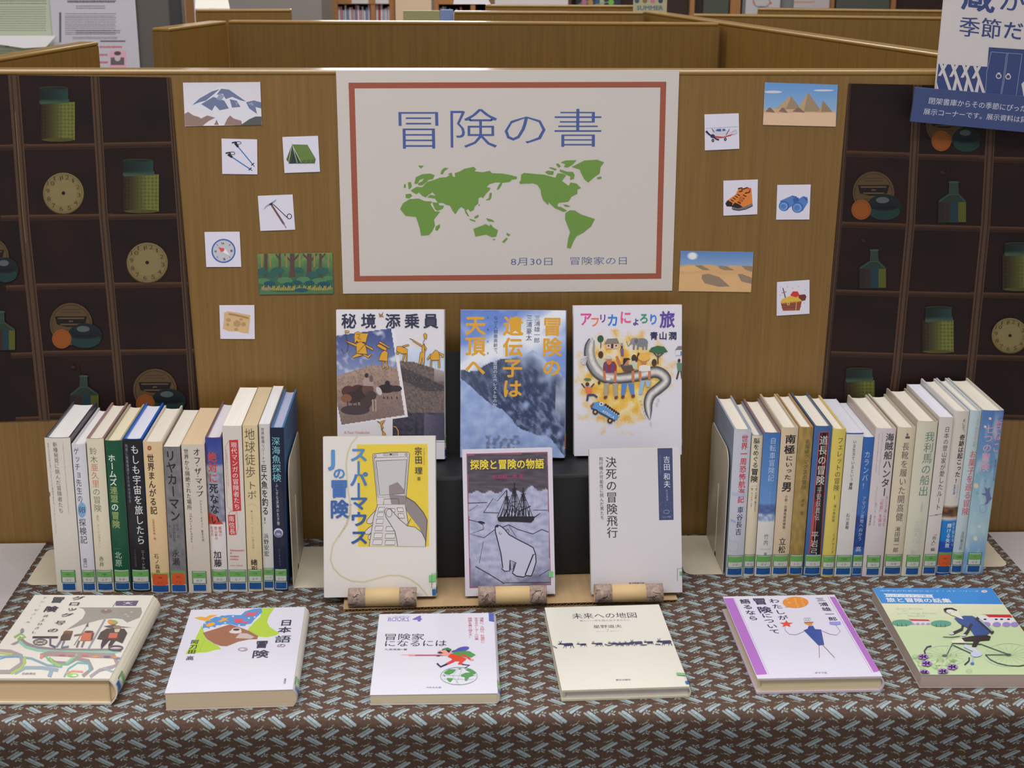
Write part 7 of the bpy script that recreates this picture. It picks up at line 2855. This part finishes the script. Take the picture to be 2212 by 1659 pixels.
# ---------------- F5
def d_f5(cv):
    P_u = (176, 112, 196)
    cv.poly([(145, 120), (260, 120), (636, 1036), (505, 1046)], P_u)
    cv.poly([(1410, 110), (1475, 112), (1975, 990), (1905, 1005)], P_u)
    cv.line([(272, 120), (655, 1035)], 5, (190, 150, 210))
    cv.line([(1390, 112), (1885, 1002)], 5, (190, 150, 210))
    N_ = (58, 58, 92)
    cv.vt('わたしが', (752, 155), (850, 355), 128, N_, 0.02, sy=62)
    cv.vt('冒険', (580, 160), (632, 262), 170, N_, 0.026, sy=92)
    cv.vt('について', (655, 330), (745, 520), 130, N_, 0.02, sy=62)
    cv.vt('語るなら', (400, 160), (490, 360), 128, N_, 0.02, sy=62)
    cv.vt('三浦雄一郎', (1300, 142), (1440, 372), 110, N_, 0.014, sy=54)
    O = (224, 144, 60)
    cv.ell(1005, 175, 155, 66, O)
    cv.poly([(875, 235), (930, 200), (960, 230)], O)
    cv.vt('あなたが', (1080, 135), (1105, 215), 34, (236, 206, 140), 0.006, sy=20)
    cv.vt('未来を創る', (1000, 135), (1030, 225), 36, (236, 206, 140), 0.006, sy=18)
    cv.vt('冒険', (905, 140), (930, 180), 40, (236, 206, 140), 0.006, sy=26)
    star = []
    for i in range(10):
        a = R(-90+36*i)
        q = 1.0 if i % 2 == 0 else .42
        star.append((888+84*q*math.cos(a), 432+44*q*math.sin(a)))
    cv.poly(star, (222, 78, 60))
    cv.line([(868, 455), (870, 510), (920, 555), (1000, 562), (1100, 520)], 4, (130, 110, 190))
    cv.line([(1310, 515), (1400, 555), (1480, 565), (1525, 520), (1475, 450)], 4, (130, 110, 190))
    cv.poly([(1395, 408), (1530, 405), (1534, 440), (1480, 448), (1405, 440)], (148, 150, 220))
    B = (58, 82, 158)
    cv.poly([(1092, 508), (1140, 490), (1150, 460), (1205, 455), (1228, 495), (1300, 500), (1330, 682), (1262, 688)], B)
    cv.poly([(1095, 412), (1208, 408), (1195, 445), (1160, 455), (1115, 432)], (224, 152, 92))
    cv.poly([(1095, 412), (1208, 408), (1205, 420), (1110, 424)], (150, 96, 70))
    for x in (1110, 1140, 1165):
        cv.ring(x, 378, 14, 16, 3, (150, 150, 160))
    for x in (1160, 1178):
        cv.ell(x, 432, 4, 4, (60, 40, 50))
    cv.line([(1268, 688), (1268, 838)], 5, (96, 90, 100))
    cv.line([(1315, 688), (1450, 836)], 5, (96, 90, 100))
    cv.ht('ポプラ社', (1208, 1018), (1355, 1016), 22, (96, 90, 140), 0.012)


flat_book(dict(fr=(1540, 1270, 5.53), px=[(1564.4, 1288), (1805.5, 1285.4), (1902.7, 1459.9), (1633.1, 1467.1)], t=0.0190, col=(218, 216, 234), edge=(206, 190, 206), page=(210, 196, 160), ext=0.003, bg=0.004, hard=True,
               label='flat white book with purple side bands and a blue stick figure', draw=d_f5, lab=('159', 'ミウ'), group=gF))


# ---------------- F6
def d_f6(cv):
    cv.field(285, 325, 2700, 1310, 20, 20, lambda x, y: mixc((226, 226, 196), (196, 216, 172), (y-330)/400))
    cv.poly([(165, 125), (1772, 130), (1925, 345), (286, 332)], (64, 140, 216))
    W_ = (226, 232, 242)
    cv.ht('中学生のためのショート・ストーリーズ', (275, 162), (1600, 172), 26, (190, 214, 240), 0.004)
    cv.ell(1672, 174, 42, 18, (214, 196, 214))
    cv.ht('2', (1664, 174), (1682, 174), 22, (160, 90, 130), 0.01)
    cv.poly([(312, 202), (980, 216), (970, 238), (1000, 258), (332, 244), (352, 224)], W_)
    cv.ht('ハックンマックンが選ぶ', (360, 224), (950, 236), 36, (84, 130, 200), 0.012)
    cv.ht('旅と冒険の話集', (352, 285), (1222, 298), 70, (232, 236, 244), 0.022)
    for t, x0, x1, y in (('Short Stories', 485, 840, 405), ('for', 560, 630, 432), ('Junior High School', 485, 1020, 466), ('Students', 640, 870, 500)):
        cv.ht(t, (x0, y), (x1, y), 34, (180, 208, 206), 0.0)
    # houses and trees
    cv.poly([(640, 560), (690, 570), (940, 575), (930, 625), (650, 610)], (222, 218, 228))
    cv.poly([(640, 545), (910, 552), (945, 575), (690, 572)], (192, 66, 80))
    cv.poly([(1565, 528), (1625, 488), (1740, 520), (2050, 528), (2120, 640), (1640, 630)], (224, 222, 232))
    cv.poly([(1620, 484), (2020, 486), (2056, 528), (1735, 522), (1690, 488)], (196, 52, 64))
    for x in (1682, 1832, 1905, 1998):
        cv.ell(x, 550, 22, 10, (52, 46, 62))
    for x in (1700, 1840, 1970, 2080):
        cv.ell(x, 620, 56, 34, (158, 140, 200))
    for x in (700, 770, 840, 910):
        cv.ell(x, 610, 26, 14, (170, 160, 208))
    for x, y in ((555, 598), (1085, 608)):
        cv.ell(x, y, 142, 44, (96, 160, 140))
        for k in (-60, 0, 60):
            cv.line([(x+k, y+45), (x+k-10, y+5)], 12, (48, 88, 80), 5)
    # bicycle
    T_ = (60, 84, 84)
    cv.ring(1135, 1045, 300, 138, 6, (206, 222, 206), n=50)
    cv.ring(1135, 1045, 290, 135, 34, (64, 70, 76), 150, 245, n=16) if False else None
    cv.line([(950, 915), (890, 930), (852, 985), (865, 1035)], 22, (60, 66, 74))
    cv.line([(1465, 1070), (1460, 1120), (1400, 1175)], 22, (60, 66, 74))
    cv.ring(2000, 1035, 330, 158, 6, (206, 222, 206), n=50)
    cv.line([(1690, 1040), (1750, 1100), (1850, 1150), (2000, 1185), (2150, 1190), (2280, 1165)], 13, (60, 78, 82))
    for cx, cy, rx, ry in ((1130, 1048, 280, 130), (2000, 1038, 310, 150)):
        for a in range(0, 360, 20):
            cv.line([(cx, cy), (cx+rx*math.cos(R(a)), cy+ry*math.sin(R(a)))], 2.2, (158, 180, 150))
        cv.ell(cx, cy, 36, 16, (96, 104, 104))
    for p, w in (([(1230, 880), (1640, 895)], 11), ([(1240, 905), (1490, 1020)], 12), ([(1640, 900), (2000, 1035)], 10), ([(1680, 1040), (2000, 1038)], 10), ([(1235, 890), (1160, 1035)], 11)):
        cv.line(p, w, T_)
    cv.line([(1110, 795), (1230, 800), (1340, 785)], 9, (70, 78, 80))
    cv.ell(1560, 1030, 78, 40, (198, 206, 232))
    cv.line([(1400, 915), (1600, 1010)], 46, (206, 208, 232))
    cv.line([(1515, 1060), (1505, 1155)], 16, (170, 190, 222))
    cv.ell(1505, 1160, 26, 16, (84, 120, 196))
    # rider
    PK_ = (62, 50, 50)
    cv.poly([(1350, 815), (1500, 785), (1700, 770), (1760, 790), (1740, 840), (1600, 850), (1400, 852)], PK_)
    cv.poly([(1530, 840), (1620, 830), (1560, 930), (1500, 928)], PK_)
    cv.poly([(1225, 850), (1360, 815), (1400, 860), (1430, 880), (1230, 880)], (226, 226, 200))
    B = (66, 88, 150)
    cv.poly([(1265, 540), (1400, 510), (1510, 512), (1580, 550), (1700, 660), (1740, 740), (1700, 770), (1540, 782), (1480, 690), (1400, 650), (1320, 600)], B)
    cv.poly([(1280, 520), (1345, 500), (1390, 560), (1340, 545)], (226, 226, 220))
    cv.line([(1380, 640), (1370, 690), (1250, 745)], 34, (70, 58, 62))
    cv.line([(1500, 620), (1440, 730), (1400, 770)], 40, (62, 58, 72))
    cv.ell(1225, 750, 34, 16, (206, 206, 214))
    cv.ell(1390, 775, 34, 14, (206, 206, 214))
    cv.line([(1560, 540), (1790, 745)], 46, (70, 60, 62))
    cv.line([(1600, 560), (1780, 720)], 14, (156, 196, 214))
    cv.poly([(1150, 450), (1190, 415), (1270, 415), (1330, 460), (1345, 510), (1300, 525), (1220, 500)], (228, 226, 208))
    cv.poly([(1120, 420), (1160, 405), (1240, 405), (1305, 435), (1300, 450), (1220, 425), (1160, 430), (1150, 460), (1205, 490), (1140, 460)], (40, 38, 58))
    for x, y in ((1212, 478), (1265, 455)):
        cv.ell(x, y, 7, 4, (60, 50, 60))
    # flowers
    rr = random.Random(5)
    for i in range(34):
        x, y = rr.uniform(700, 1300), rr.uniform(1040, 1290)
        if x < 700+(y-1040)*.45:
            continue
        a = rr.uniform(0, 360)
        cv.line([(x-40*math.cos(R(a)), y-18*math.sin(R(a))), (x, y+8), (x+40*math.cos(R(a)), y+18*math.sin(R(a)))], 6, (136, 178, 96))
    for x, y in ((918, 1050), (1060, 1112), (1460, 1270), (1180, 1180), (720, 1070)):
        cv.ring(x, y, 40, 20, 4, (120, 166, 90))
    for x, y in ((832, 1075), (878, 1168), (1232, 1215), (1100, 1278), (840, 1292)):
        for a in range(0, 360, 72):
            cv.ell(x+42*math.cos(R(a)), y+20*math.sin(R(a)), 34, 20, (164, 124, 200))
            cv.lay -= cv.step
        cv.up()
        cv.ell(x, y, 20, 9, (84, 56, 120))


flat_book(dict(fr=(1860, 1250, 6.284), px=[(1886.3, 1269.9), (2141.7, 1270.7), (2281, 1456.9), (1987.3, 1457.7)], t=0.0165, col=(212, 220, 186), edge=(196, 200, 206), page=(184, 166, 156), hard=False, bg=0.0005,
               label='flat blue-headed book with a boy on a bicycle, rightmost at the front', draw=d_f6, lab=None, group=gF))

bpy.data.objects.remove(_fo, do_unlink=True)
